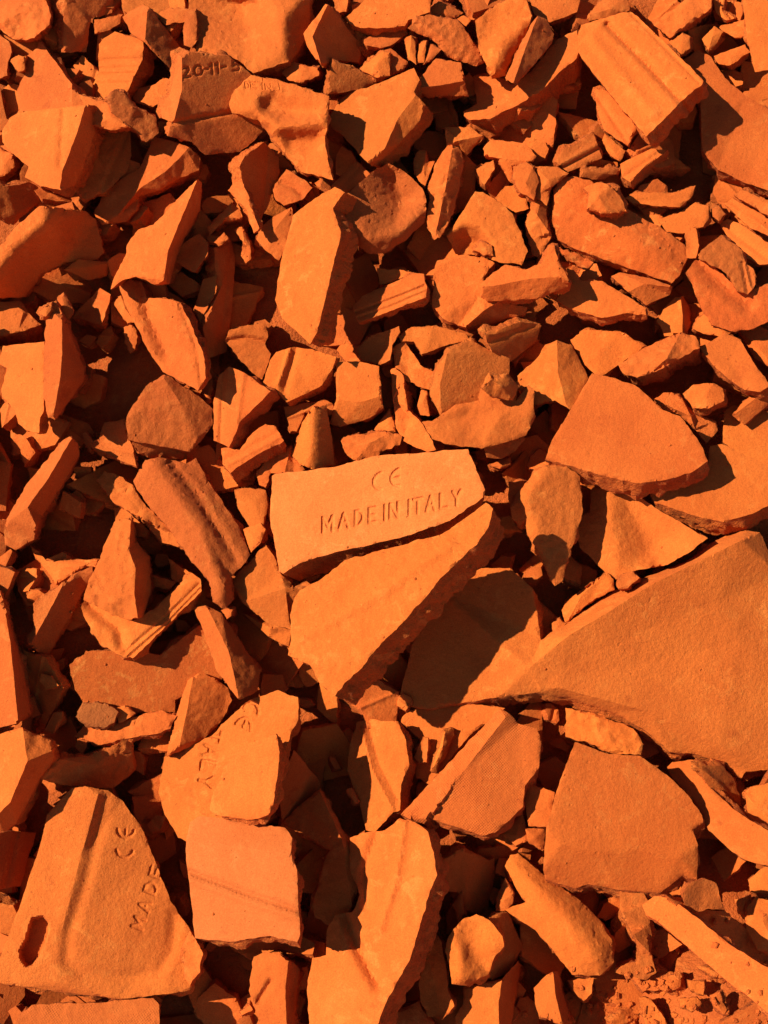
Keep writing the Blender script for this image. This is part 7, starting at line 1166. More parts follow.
((2783,367,5242),610,15.1,-0.41,-0.08,16.0),
((1718,2017,6273),612,16.4,-0.26,-0.1,11.4),
((-1197,6042,8914),613,14.4,0.07,-0.35,10.2),
((2076,2962,6976),614,14.2,-0.26,0.27,9.6),
((1184,-2819,2983),615,11.9,-0.08,0.23,13.3),
((-1263,5715,8694),616,17.8,-0.13,0.17,11.1),
((-1727,5291,8502),619,22.2,-0.12,0.02,12.5),
((3560,-1859,3607),620,9.9,0.09,-0.03,12.2),
((3211,1572,5870),621,16.0,0.39,-0.05,12.4),
((108,-2482,3122),622,17.7,0.24,-0.08,9.3),
((-3693,-2450,3247),624,11.0,-0.41,0.2,13.0),
((-3932,-1237,4226),625,18.7,-0.02,-0.36,13.8),
((-764,-140,4649),626,21.7,0.32,0.3,10.0),
((-1543,535,5112),627,9.4,0.49,-0.18,10.8),
((-1800,3270,7056),628,21.8,0.06,0.01,11.9),
((-2989,5587,8639),630,19.5,-0.13,-0.03,12.4),
((791,2116,6216),631,20.1,-0.3,0.34,12.9),
((-4282,2631,6606),632,17.8,-0.09,0.05,11.3),
((-1999,-2214,3356),633,13.0,0.21,0.24,13.1),
((-388,-3526,2577),634,15.1,0.38,-0.35,12.0),
((1371,5483,8731),635,23.9,-0.43,0.08,10.3),
((3809,-70,5034),636,19.8,-0.0,0.14,13.7),
((-3937,5037,8321),638,23.1,0.45,-0.07,13.6),
((-2079,-3282,2835),639,18.2,-0.35,-0.35,13.9),
((-4014,-2609,3137),640,13.7,-0.27,0.07,11.2),
((4066,393,5097),645,13.6,-0.15,0.2,12.5),
((-4059,4586,7943),647,15.0,0.39,0.28,10.6),
((1535,5453,8720),649,15.9,-0.05,-0.2,14.2),
((-2834,-2167,3424),650,13.3,-0.43,0.05,9.7),
((467,-2195,3513),651,16.5,-0.04,-0.37,12.6),
((-3648,-794,4292),652,11.3,0.08,-0.12,11.6),
((1605,4294,7760),653,12.8,0.44,-0.13,14.9),
((3460,837,5462),654,11.5,-0.41,0.3,9.8),
((-42,253,5097),655,10.5,-0.03,-0.27,12.7),
((69,2046,6240),656,12.0,-0.1,-0.24,9.9),
((-104,-2174,3378),658,16.3,0.19,-0.22,14.3),
((-3353,3212,6974),659,10.7,-0.11,0.01,11.0),
((3841,5117,8447),660,19.9,-0.27,0.08,14.5),
((2117,5406,8586),661,14.7,0.1,0.39,9.3),
((1055,-1231,3974),662,19.4,-0.16,0.25,12.2),
((4239,6065,8966),663,26.9,-0.09,-0.07,9.6),
((-2289,-1625,3707),664,18.0,-0.35,-0.12,10.0),
((-186,652,5366),666,18.9,0.41,0.2,13.5),
((-2751,-577,4449),667,20.2,0.29,-0.33,14.0),
((-1449,4181,7831),668,23.9,0.17,0.2,9.9),
((850,1396,5695),670,20.0,0.28,0.3,11.1),
((4213,284,5096),671,22.3,-0.38,0.37,14.5),
((-2162,-2611,3080),672,12.4,-0.3,-0.03,10.7),
((-67,-3290,2795),673,17.9,0.21,-0.09,14.5),
((2656,-1132,4032),674,21.4,0.33,-0.08,9.6),
((-4531,665,5483),676,10.0,-0.39,0.25,11.9),
((967,1018,5661),677,13.4,-0.29,-0.12,14.9),
((1118,2774,6812),678,10.9,-0.23,0.16,12.1),
((1385,-2417,3472),679,10.6,0.18,-0.37,14.8),
((949,-3163,2850),681,14.3,-0.0,0.36,12.5),
((4784,4008,7548),682,23.3,-0.34,0.02,9.0),
((-2782,-3591,2496),683,15.7,0.31,-0.2,11.5),
((3544,-1008,4199),685,10.5,0.12,-0.04,15.7),
((3750,634,5343),687,14.4,0.48,-0.35,14.8),
((-3232,-234,4714),690,16.9,-0.45,-0.09,14.2),
((1342,2894,6926),691,20.0,-0.21,0.04,11.9),
((4321,-862,4329),692,20.3,0.18,-0.1,15.7),
((2801,2299,6336),694,11.7,0.02,0.3,10.1),
((2300,4106,7758),695,14.8,-0.45,-0.16,11.7),
((-3022,2673,6635),696,22.9,-0.3,-0.14,12.1),
((-3784,3215,7007),697,15.9,-0.11,0.37,10.9),
((-2511,-3346,2897),698,15.2,0.34,0.11,14.5),
((-1816,4371,7888),699,21.3,-0.03,0.05,13.7),
((1241,3246,7011),701,20.5,-0.46,0.26,13.0),
((-1245,-3599,2638),702,12.7,-0.26,-0.34,12.8),
((2281,-1096,4058),703,14.5,0.31,-0.31,11.1),
((1244,-3788,2365),704,17.8,0.19,0.22,11.8),
((3900,-1746,3737),705,14.1,-0.11,0.24,11.4),
((-2724,-2948,2943),706,16.4,0.02,0.14,15.3),
((-3491,2363,6440),707,10.9,-0.09,0.0,15.0),
((1537,-104,4738),708,14.3,0.07,-0.18,14.9),
((2524,-2630,3110),709,11.4,0.17,0.2,12.5),
((3387,-3255,2960),710,19.2,0.32,0.12,15.2),
((-3316,-1345,3902),711,18.6,0.11,-0.18,9.5),
((922,-2471,3140),712,12.7,-0.29,-0.22,9.7),
((3248,2542,6519),714,10.0,0.13,-0.29,10.9),
((-3709,3384,7416),716,19.1,-0.16,-0.14,13.0),
((-4086,-2138,3612),718,9.9,0.0,-0.06,9.4),
((1161,-1577,3843),719,16.4,-0.1,0.01,13.1),
((-2383,-2901,2964),720,22.3,0.3,0.37,11.3),
((4817,5322,8508),721,19.0,-0.37,-0.04,13.8),
((1943,1147,5581),722,13.8,-0.31,-0.08,11.0),
((-2719,-1659,3738),723,16.0,-0.06,-0.24,13.9),
((-2866,2976,7097),724,17.6,0.2,0.38,14.2),
((1989,-1514,3831),725,10.0,-0.29,-0.39,15.0),
((1997,-689,4479),726,12.5,-0.14,-0.27,13.4),
((4693,2677,6693),727,11.0,-0.32,-0.12,15.3),
((2854,1137,5592),728,10.9,-0.39,-0.28,14.4),
((-242,-4023,2311),729,21.3,0.29,-0.02,14.8),
((-3653,4877,8229),730,19.5,0.01,-0.23,10.8),
((-4065,-3306,2818),731,19.3,0.45,0.38,12.1),
((2207,1847,6117),732,20.3,0.34,-0.29,9.1),
((1089,-3050,2798),735,15.6,0.14,-0.24,10.7),
((3850,1915,6090),736,11.4,0.09,-0.3,10.4),
((-385,-243,4750),737,16.9,0.21,-0.05,9.5),
((2251,5563,8628),738,18.3,-0.1,0.14,14.0),
((-2343,-888,4359),739,17.9,-0.03,-0.29,15.4),
((995,5495,8551),740,14.5,0.49,-0.22,11.7),
((2522,-2472,3170),741,17.6,0.24,-0.37,9.7),
((4126,-2379,3491),742,10.1,-0.45,-0.21,15.5),
((-2519,-1039,4109),743,21.2,0.14,0.34,10.8),
((-3472,5940,8956),744,23.4,-0.4,0.38,14.0),
((-2697,-2426,3475),745,11.3,0.01,-0.32,14.5),
((-4326,-2769,3078),746,17.3,0.32,0.0,13.3),
((831,-2252,3299),747,10.2,-0.45,0.04,11.0),
((-1034,6114,9019),748,22.8,-0.48,0.26,14.7),
((-417,4661,8146),749,19.8,-0.29,-0.06,9.8),
((4364,142,5039),750,14.4,-0.41,0.18,14.9),
((3474,5015,8223),751,16.6,-0.2,0.21,10.0),
((922,-3909,2289),752,19.5,-0.49,-0.34,9.8),
((1762,-309,4583),753,15.8,-0.04,-0.07,13.3),
((1261,-3397,2793),754,18.6,0.3,0.33,14.9),
((2177,5825,8829),755,21.7,0.35,-0.06,15.1),
((-2721,-3610,2628),756,15.3,0.21,-0.2,11.1),
((-1449,2554,6515),757,11.0,-0.06,0.38,13.6),
((3826,-1923,3590),758,20.6,0.49,0.2,10.9),
((-2349,1571,5883),759,9.8,-0.27,0.31,15.4),
((-1512,-2000,3520),760,19.0,0.39,0.24,12.7),
((-3413,-2559,3309),761,13.6,0.13,-0.11,12.8),
((4563,4301,7810),762,18.9,0.15,0.03,15.6),
((-1830,-3258,2734),764,9.6,-0.24,0.17,15.9),
((-3020,1319,5711),765,18.7,0.19,0.2,14.3),
((-2413,3223,7058),766,10.4,0.19,-0.23,10.8),
((4126,-864,4452),767,17.3,0.16,0.08,13.9),
((-1970,5489,8530),768,12.1,-0.49,-0.11,10.0),
((-3186,5005,8274),770,15.5,-0.09,0.15,12.1),
((-4773,3954,7579),773,24.3,-0.34,0.13,13.1),
((1583,4152,7610),774,12.4,-0.4,0.39,11.7),
((1385,-26,4795),775,12.0,-0.44,-0.39,15.0),
((-3152,-3762,2429),776,14.6,0.22,-0.29,14.5),
((-2352,2075,6222),777,16.6,-0.39,-0.2,14.6),
((-2022,1875,6156),778,19.6,-0.28,-0.24,10.5),
((-1097,2142,6180),779,18.1,-0.03,0.3,9.4),
((1408,-2684,3256),780,12.1,-0.47,-0.05,9.8),
((-360,-1397,3822),781,10.3,-0.38,-0.02,10.2),
((-2516,1316,5678),782,11.1,-0.43,-0.11,12.3),
((3959,10,5047),783,10.5,-0.28,0.2,12.9),
((3524,4822,8229),784,25.0,0.02,-0.21,10.2),
((3520,3698,7414),785,11.6,-0.23,0.34,12.2),
((2287,5230,8516),786,17.7,-0.18,-0.24,13.6),
((-1369,4754,8128),787,24.9,-0.02,-0.26,9.1),
((1415,554,5146),788,9.6,-0.03,0.19,12.8),
((-2461,692,5290),789,17.2,0.15,-0.28,14.6),
((3935,-1746,3777),790,20.8,-0.13,0.32,10.3),
((-2504,-295,4574),791,20.9,-0.42,-0.23,9.3),
((-593,4436,7997),792,13.1,0.25,0.07,15.6),
((-890,-1094,4052),793,9.3,0.45,-0.21,12.3),
((100,-3643,2520),794,15.7,0.49,0.1,10.5),
((-1692,1678,5898),796,14.0,0.17,-0.38,11.6),
((-2959,-2530,3164),797,9.5,0.11,-0.19,12.2),
((545,-1475,3949),798,10.7,-0.26,-0.3,15.7),
((-3454,4616,7942),799,18.6,0.08,0.31,9.4),
((-2602,4258,7734),800,19.0,-0.05,-0.07,15.2),
((1410,-2854,3054),801,21.4,-0.23,0.35,11.9),
((-3787,-3388,2872),802,11.0,-0.48,-0.17,11.0),
((4020,-2950,2960),803,15.4,0.03,0.28,14.6),
((1415,479,5257),804,10.6,-0.26,0.13,13.1),
((681,4134,7599),806,20.0,-0.24,-0.21,11.6),
((1515,-2262,3329),808,9.4,-0.02,0.14,14.0),
((4435,3750,7455),810,16.6,0.46,0.32,10.6),
((2247,2190,6241),811,18.6,0.27,-0.3,10.6),
((-2770,3170,6954),812,10.6,-0.36,-0.08,11.9),
((-597,4078,7684),814,17.0,-0.48,0.14,10.1),
((-1108,-3797,2544),815,19.2,0.34,0.11,13.4),
((1750,-3776,2349),816,12.1,0.27,-0.16,10.8),
((2943,-337,4559),817,20.4,0.38,0.07,10.4),
((-4383,190,5199),818,19.2,-0.23,-0.34,9.0),
((-2927,-1279,3988),819,9.4,-0.27,-0.19,14.0),
((4892,5950,8923),820,13.7,0.43,0.38,10.0),
((-1538,478,5076),821,13.4,-0.08,-0.02,10.8),
((-4386,5088,8444),822,13.7,-0.41,0.1,13.9),
((-2110,-2175,3350),823,18.7,-0.16,-0.01,10.3),
((3828,-157,5122),824,10.0,-0.35,0.15,11.7),
((2081,3458,7311),825,21.0,0.3,-0.32,13.1),
((-2776,-1381,3866),826,19.7,0.29,-0.22,9.7),
((1508,49,4789),827,11.0,-0.31,0.07,9.8),
((1294,3460,7148),828,13.6,-0.08,0.03,14.1),
((-4168,-1570,3831),829,12.6,-0.21,0.11,13.8),
((950,-3277,2929),830,11.8,-0.19,0.13,10.8),
((-3344,3548,7266),831,21.3,0.33,0.17,15.7),
((2810,2693,6634),832,14.3,0.22,-0.36,13.3),
((-368,3965,7463),834,11.9,0.01,0.02,11.5),
((2002,399,5052),835,19.2,-0.39,-0.34,11.7),
((-163,3353,7054),836,19.1,-0.28,-0.15,12.3),
((1868,-2003,3546),837,13.9,-0.05,0.34,15.5),
((1185,5034,8199),838,17.5,0.14,-0.18,9.3),
((2545,1307,5728),840,10.6,-0.11,-0.32,15.7),
((-7179,4032,7644),841,77.4,-0.36,-0.31,9.5),
((-5161,139,4987),842,68.5,-0.33,-0.26,14.4),
((-6007,4744,8127),843,85.4,-0.38,-0.19,14.2),
((5327,-4968,1706),844,58.7,0.46,0.08,11.0),
((3929,6753,9490),845,53.9,0.46,-0.31,14.7),
((8088,6402,9335),846,91.1,-0.18,-0.26,14.2),
((5421,-498,4590),847,37.9,0.26,0.09,15.3),
((7119,3288,7164),848,78.8,0.32,-0.19,11.6),
((-2044,7221,9784),849,55.3,0.41,-0.07,13.5),
((5459,-3066,2945),850,47.5,0.42,0.24,15.9),
((5061,4607,8031),851,69.5,-0.12,0.27,9.9),
((5079,3079,6920),852,73.4,0.35,0.3,10.0),
((6201,-2923,3045),853,65.5,0.15,-0.36,15.1),
((3797,-4577,2230),854,44.9,-0.16,-0.2,9.7),
((-2985,8779,10839),855,88.7,-0.27,-0.34,9.5),
((4075,-5571,1313),856,51.5,0.13,0.32,12.3),
((5695,-2734,3130),857,50.3,0.37,0.06,9.7),
((-1179,-4639,1830),858,60.8,-0.29,-0.11,11.5),
((6636,-2241,3505),859,44.2,0.41,-0.37,13.1),
((-1193,7531,9969),860,69.5,0.32,0.23,11.5),
((4931,5158,8469),861,80.5,0.49,-0.05,11.7),
((2853,-5287,1482),862,45.6,-0.2,-0.14,14.1),
((-4637,-161,4928),863,54.6,0.17,-0.29,15.7),
((7370,-332,4768),864,72.3,-0.32,0.33,12.9),
((3476,-4561,2312),865,49.7,0.42,-0.23,9.2),
((60,-4909,1692),866,69.5,0.45,0.01,15.5),
((967,6517,9339),867,70.4,0.3,-0.06,13.2),
((-541,7505,9980),868,45.6,-0.16,0.17,14.2),
((1410,-4953,1658),869,44.4,0.09,0.18,14.2),
((-3161,-4085,2262),870,70.7,-0.45,0.36,12.1),
((-7011,7841,10271),871,91.1,0.18,-0.29,12.2),
((1839,-6102,930),872,51.8,0.27,-0.2,10.4),
((-5276,1969,6189),873,62.8,-0.2,-0.27,10.5),
((-6828,5629,8752),874,60.4,0.0,-0.25,12.4),
((-793,-5767,1124),875,56.4,0.44,-0.02,10.4),
((1513,6464,9304),876,50.5,-0.43,0.16,15.8),
((-4795,-4500,2002),877,60.8,-0.49,0.28,14.1),
((6506,2135,6366),878,58.0,-0.2,0.04,13.6),
((3139,-5517,1349),879,44.1,-0.13,0.28,14.5),
((-2192,-5528,1270),880,59.0,-0.1,-0.25,9.8),
((5558,-3635,2551),881,39.8,-0.18,-0.02,12.5),
((-1859,-4842,1720),882,49.9,0.03,0.34,13.5),
((-1848,-5078,1671),883,56.9,-0.22,-0.13,14.8),
((-4886,-2142,3523),884,37.8,-0.31,-0.35,14.6),
((-5710,5015,8354),885,45.9,-0.24,0.19,14.0),
((5468,-5554,1385),886,63.0,0.42,-0.33,15.5),
((3252,-4515,2634),887,49.1,-0.41,0.3,14.3),
((1290,-5858,1063),888,39.7,-0.44,-0.3,9.2),
((-6389,6158,9139),889,54.7,0.11,0.14,15.8),
((-1853,-5863,1080),890,55.1,-0.11,-0.2,10.6),
((6277,-6047,1073),891,72.3,-0.32,-0.26,10.1),
((-6574,185,5071),892,66.0,-0.47,-0.05,14.5),
((5629,-905,4329),893,50.4,-0.1,0.35,15.0),
((6154,-320,4717),894,44.0,-0.32,-0.09,13.8),
((-6872,-3682,2608),895,72.2,0.01,-0.4,14.6),
((-1240,-5639,1198),896,74.1,0.43,0.09,11.2),
((5621,-3511,2687),897,69.0,0.32,0.39,13.8),
((-4688,-4403,2095),898,57.1,-0.22,0.34,9.6),
((6041,-3099,3006),899,44.5,0.26,0.06,15.4),
((7277,7560,10068),900,89.6,-0.4,-0.18,9.8),
((5752,1556,5938),901,67.3,-0.24,0.18,13.5),
((-6111,705,5359),902,67.0,-0.29,0.12,10.9),
((-1721,-5155,1646),903,71.8,0.5,-0.06,13.0),
((4404,-3069,2936),904,53.8,0.36,-0.08,15.7),
((-479,7074,9657),905,77.6,-0.36,0.14,9.4),
((7239,-60,4998),906,69.7,-0.37,0.11,11.6),
((-7112,974,5555),907,44.1,0.35,0.31,9.2),
((-2068,-5310,1438),908,44.6,-0.36,0.25,9.8),
((-4736,575,5335),909,49.4,-0.34,0.34,12.3),
((6680,5135,8426),910,85.5,0.11,0.38,14.4),
((5379,1359,6028),911,41.7,0.41,0.24,13.8),
((6246,-5227,1584),912,47.8,0.18,0.04,11.8),
((-5447,6682,9439),913,68.2,-0.01,-0.19,11.6),
((1364,6206,9090),914,80.3,-0.13,0.37,15.9),
((-5411,-615,4468),915,73.9,-0.11,0.04,11.2),
((-7699,5376,8613),916,52.5,-0.22,0.1,12.9),
((6446,-2132,3583),917,53.1,0.45,0.11,12.8),
((5249,-1853,3709),918,50.8,0.1,-0.16,15.8),
((-3403,-5805,1127),919,41.7,-0.49,0.04,10.4),
((155,7065,9683),920,81.4,0.17,0.15,15.5),
((7095,-1979,3650),921,68.5,-0.5,-0.36,12.0),
((7359,3416,7388),922,67.4,-0.49,-0.07,15.3),
((-7852,5314,8686),923,55.0,0.33,-0.32,15.5),
((-3223,-4646,1851),924,56.9,-0.18,0.37,11.8),
((3436,8036,10371),925,87.4,0.48,-0.31,14.2),
((-3791,6443,9296),926,60.5,0.16,0.36,16.0),
((7215,-1238,4154),927,66.1,-0.34,0.18,12.9),
((-1874,-4941,1910),928,45.6,-0.36,-0.27,10.0),
((-5130,523,5311),929,58.9,0.06,-0.07,12.8),
((-8289,8099,10473),930,75.3,-0.26,0.21,10.7),
((5180,4646,8254),931,45.8,-0.02,-0.09,11.3),
((2356,-4038,2334),932,52.3,0.0,0.34,13.2),
((-5377,7944,10338),933,53.2,-0.17,-0.33,13.5),
((186,-5361,1371),934,46.4,-0.35,-0.16,11.3),
((5920,-2348,3353),935,55.0,-0.33,-0.36,9.9),
((5079,-1570,3865),936,43.0,0.13,-0.35,12.5),
((-2764,7307,9814),937,79.6,0.22,0.01,10.2),
((2722,7523,9975),938,87.8,-0.5,-0.22,11.8),
((-5024,7570,10054),939,80.9,0.49,-0.13,10.9),
((-1138,6256,9151),940,45.6,0.04,0.39,15.4),
((-6057,504,5386),941,57.2,-0.31,0.14,12.5),
((4946,3959,7543),942,79.1,0.31,-0.02,10.0),
((-282,6721,9560),943,73.2,0.2,0.06,15.8),
((-6544,-2501,3264),944,71.0,-0.39,-0.14,9.4),
((-2986,-5859,1147),945,55.8,-0.5,-0.33,14.1),
((5353,-1372,4021),946,43.2,0.37,0.17,9.8),
((-8406,8286,10637),947,72.5,0.37,0.4,11.2),
((5646,-3569,2796),948,71.5,0.09,0.38,13.5),
((6644,-362,4682),949,47.0,0.02,-0.01,11.4),
((-3393,-5249,1480),950,58.0,-0.12,-0.17,11.8),
((-3837,8112,10419),951,65.6,-0.47,0.37,12.7),
((2298,-5748,1141),952,69.4,-0.27,-0.13,9.8),
((2927,-4853,1732),953,69.4,0.37,-0.05,11.9),
((-2482,-5851,1146),954,45.6,-0.34,-0.18,15.5),
((5603,3308,7106),955,75.4,0.39,-0.06,10.3),
((-5175,-4935,1718),956,57.1,-0.1,0.08,10.8),
((-7419,2299,6520),957,57.9,-0.49,-0.1,14.3),
((-6892,-1935,3711),958,63.8,-0.21,-0.24,15.0),
((6583,4786,8312),959,69.7,0.07,-0.14,9.3),
((-6153,5304,8540),960,58.3,-0.08,-0.11,15.3),
((-5119,-5976,1105),961,50.7,0.36,-0.21,13.1),
((-2062,8504,10681),962,86.6,0.31,-0.18,14.4),
((-279,-5974,1027),963,40.2,-0.12,-0.22,13.4),
((3557,-4406,3102),964,53.4,-0.11,0.24,9.7),
((-780,-6059,958),965,41.9,-0.04,-0.23,9.0),
((-6790,7448,10001),966,67.8,-0.07,0.01,11.0),
((7876,5979,9048),967,72.5,-0.01,-0.1,15.0),
((-4072,-4658,1882),968,51.8,-0.16,0.09,12.9),
((-3621,7651,10123),969,91.8,-0.13,-0.31,13.6),
((-2347,-4187,2106),970,48.9,-0.08,0.37,11.5),
((-1585,6147,9144),971,70.5,0.16,-0.04,11.8),
((-599,-4053,2280),972,48.8,0.23,-0.38,10.5),
((6555,-2168,3681),973,65.1,-0.0,-0.02,10.4),
((-4787,-1465,3898),974,62.4,-0.24,0.12,10.0),
((833,6599,9515),975,64.1,0.12,-0.29,11.2),
((6516,-3898,2397),976,66.6,-0.39,0.09,9.2),
((5758,-5844,1181),977,71.6,-0.23,0.28,10.2),
((4944,328,5109),978,37.8,0.39,-0.05,14.8),
((5979,5526,8637),979,84.9,-0.16,-0.38,11.4),
((-7342,7761,10279),980,82.7,-0.38,-0.27,11.0),
((-3032,-5145,1555),981,72.3,0.37,0.39,12.1),
((5746,-3829,2720),982,66.6,-0.27,-0.33,15.5),
((6008,6597,9398),983,79.6,-0.04,0.23,12.2),
((-4097,-5612,1270),984,50.6,0.24,0.26,10.7),
((7072,2658,6773),985,63.1,0.0,-0.38,14.3),
((3272,-4715,2485),986,48.5,-0.29,-0.12,14.1),
((395,6521,9292),987,82.7,-0.03,0.01,14.5),
((-4368,-2596,3153),988,49.8,0.31,-0.32,10.9),
((-6845,-3634,2784),989,50.2,0.33,0.04,13.2),
((2181,6905,9568),990,79.0,-0.21,0.29,14.5),
((7416,5740,8822),991,51.7,-0.09,0.01,10.0),
((-3832,-4536,1980),992,52.4,-0.35,-0.25,13.0),
((-4693,887,5635),993,56.8,-0.06,0.0,14.9),
((-6529,-5278,1567),994,49.9,-0.46,0.21,13.0),
((-6287,-1478,3980),995,65.3,-0.35,0.04,14.1),
((-5539,-4136,2208),996,73.4,-0.45,-0.2,9.6),
((-4149,7457,10131),997,69.7,-0.25,-0.16,12.2),
((3839,7076,9675),998,56.1,-0.49,-0.14,9.8),
((8046,5277,8574),999,48.7,0.26,-0.07,15.5),
((-5730,-5516,1418),1000,61.8,-0.06,-0.05,14.4),
((5071,996,5533),1001,44.5,-0.09,0.31,11.9),
((6122,7729,10150),1002,67.7,0.38,0.38,9.1),
((5230,1042,5654),1003,42.8,-0.2,0.17,14.1),
((-7342,1495,5923),1004,54.6,0.1,-0.13,9.9),
((-5486,-2702,3156),1005,40.6,0.44,-0.38,14.1),
((-1371,6989,9596),1006,67.5,-0.2,0.37,11.7),
((7288,3220,7349),1007,70.0,0.33,-0.09,14.3),
((-3670,7145,9746),1008,47.8,-0.05,0.3,10.4),
((-3748,6172,9285),1009,66.2,-0.07,0.35,15.3),
((-1418,8635,10762),1010,69.8,0.42,-0.16,13.1),
((3517,7927,10376),1011,91.4,-0.39,-0.16,14.0),
((-7449,2481,6727),1012,47.4,-0.03,-0.39,10.1),
((-4658,7709,10134),1013,52.3,-0.31,0.01,10.0),
((5023,1934,6180),1014,48.1,-0.26,0.27,9.3),
((4123,7264,9870),1015,90.3,-0.09,0.08,15.0),
((-6668,7835,10347),1016,85.1,0.09,0.18,10.9),
((-5769,-3652,2545),1017,58.4,-0.27,-0.31,12.6),
((6334,4195,7798),1018,84.8,0.39,0.39,15.6),
((7240,-1577,3984),1019,72.3,0.06,-0.34,15.0),
((-5235,4592,8007),1020,68.2,-0.31,-0.03,14.0),
((-5852,-1754,3780),1021,42.1,-0.02,0.12,13.8),
((-7428,5536,8731),1022,91.2,-0.11,-0.06,11.6),
((-4200,-5530,1383),1023,77.2,0.28,0.39,12.3),
((5347,4606,8200),1024,73.4,0.21,0.35,14.8),
((6081,4283,7840),1025,76.2,-0.02,-0.15,11.6),
((3800,-4378,3093),1026,64.1,0.17,-0.26,10.1),
((-2761,7230,9901),1027,52.4,0.22,-0.22,14.9),
((-2363,-4276,2156),1028,47.3,-0.23,-0.08,9.1),
((-6661,-4441,2103),1029,55.5,-0.5,0.37,10.6),
((-4179,8737,10859),1030,52.3,0.21,0.07,12.5),
((7168,2488,6820),1031,85.3,0.39,-0.3,14.9),
((-6755,-2509,3402),1032,73.0,0.2,0.04,14.7),
((-5101,-6,5100),1033,45.5,-0.1,-0.25,14.0),
((5636,-3940,2829),1034,59.7,-0.17,0.34,11.6),
((-6253,3246,7144),1035,71.7,0.43,0.12,13.6),
((6021,-3394,2954),1036,55.5,-0.04,0.21,11.2),
((-5660,-1201,4177),1037,69.7,-0.25,0.15,15.2),
((-6234,6663,9497),1038,70.4,-0.17,0.36,16.0),
((7680,5815,9037),1039,48.2,-0.05,-0.39,12.4),
((-1173,-5596,1392),1040,52.3,0.35,0.22,13.1),
((8057,5384,8691),1041,61.9,-0.49,-0.32,9.4),
((-1045,-4144,2335),1042,60.9,0.47,0.27,13.1),
((1385,9010,10999),1043,67.5,-0.24,0.1,9.5),
((-5641,-2804,3162),1044,70.1,0.1,-0.31,13.2),
((4937,-5944,1148),1045,72.7,-0.45,0.3,13.7),
((-3030,-5191,1714),1046,70.1,0.4,-0.2,13.0),
((6310,-489,4704),1047,75.8,0.07,0.39,9.2),
((3061,-5782,1174),1048,63.7,-0.02,0.11,12.7),
((2766,-5505,1471),1049,35.9,-0.18,0.3,9.4),
((4921,8586,10774),1050,83.8,0.3,-0.21,11.7),
((6307,-3422,2970),1051,78.3,-0.25,0.01,11.7),
((-4733,-342,4830),1052,65.9,0.44,-0.39,10.9),
((-94,-5348,1457),1053,41.4,0.34,-0.08,12.8),
((7250,7933,10381),1054,66.9,-0.34,-0.29,11.1),
((-5310,-3719,2594),1055,57.7,-0.36,0.26,14.7),
((-3747,-5438,1595),1056,70.9,-0.27,-0.4,15.1),
((5419,7328,9920),1057,86.0,0.27,0.11,14.8),
((7448,2941,7378),1058,79.1,0.42,-0.15,13.8),
((2509,-4310,2351),1059,56.5,-0.22,-0.2,12.8),
((-5018,-4430,2281),1060,74.2,-0.26,0.16,13.7),
((-5303,-3355,2776),1061,68.7,-0.19,-0.32,11.0),
((5178,6219,9168),1062,47.5,-0.15,0.3,10.1),
((-6027,-3017,2972),1063,40.3,0.17,-0.33,10.7),
((2237,-4572,1882),1064,51.5,-0.05,-0.38,11.4),
((-5808,2436,6521),1065,50.5,-0.22,0.19,10.5),
((5222,-1488,4142),1066,54.4,-0.12,0.34,15.6),
((5711,4297,8057),1067,51.4,-0.4,0.0,14.4),
((-5239,1652,6085),1068,78.7,-0.02,-0.09,14.9),
((6097,2525,6644),1069,43.2,0.14,0.19,15.5),
((5524,-4998,1742),1070,79.3,-0.02,0.37,10.0),
((6173,-1420,3971),1071,74.1,-0.09,0.39,9.2),
((4680,-4000,2736),1072,50.1,0.33,-0.23,14.3),
((-4247,-3593,2572),1073,65.6,-0.41,0.38,10.5),
((1073,-4770,1760),1074,73.4,0.13,-0.11,9.8),
((-6412,206,5269),1075,61.6,-0.05,0.39,11.9),
((-4428,-5393,1479),1076,63.0,0.04,-0.06,10.8),
((-697,-5853,1248),1077,59.0,-0.29,-0.36,10.1),
((6262,4667,8346),1078,78.5,-0.06,0.03,12.7),
((-7607,7694,10366),1079,86.2,0.19,-0.1,15.4),
((5036,3698,7531),1080,40.7,0.05,0.12,10.6),
((-6908,792,5497),1081,38.9,0.24,0.1,11.0),
((-5203,5841,8863),1082,82.5,-0.05,0.17,11.4),
((4612,-762,4354),1083,61.3,-0.11,0.05,10.3),
((6673,-2043,3924),1084,59.4,0.14,-0.32,11.3),
((-3703,-4215,2255),1085,35.2,-0.06,0.29,14.5),
((7475,2304,6748),1086,85.6,-0.49,0.3,9.2),
((-168,8593,10715),1087,86.9,-0.28,-0.02,9.0),
((-6328,2947,6987),1088,72.2,0.08,-0.26,14.1),
((-5415,-3033,3093),1089,41.6,-0.4,-0.2,12.6),
((-3074,-4731,1966),1090,74.0,-0.22,0.2,13.9),
((6001,-5613,1341),1091,39.3,-0.17,-0.14,10.4),
((-976,-4882,1669),1092,35.3,0.34,-0.15,9.1),
((6336,4085,7882),1093,49.8,-0.38,-0.11,9.8),
((-5120,4601,8110),1094,66.6,-0.05,-0.16,12.7),
((-2114,-5153,1751),1095,67.4,0.06,-0.02,11.3),
((-4891,-4778,2184),1096,61.9,-0.4,0.34,15.2),
((-6595,-2411,3602),1097,46.7,0.04,0.27,11.5),
((-4502,-1269,4134),1098,51.3,0.48,-0.25,14.0),
((-7261,4094,7856),1099,46.7,-0.35,0.02,10.2),
((4910,7255,9865),1100,77.2,0.36,-0.3,10.5),
((6766,3066,7111),1101,57.8,0.46,-0.12,15.8),
((6322,5393,8704),1102,69.4,0.44,-0.31,14.9),
((1705,7267,9887),1103,90.9,-0.4,0.23,14.1),
((-6113,-5339,1583),1104,56.1,0.3,-0.02,14.7),
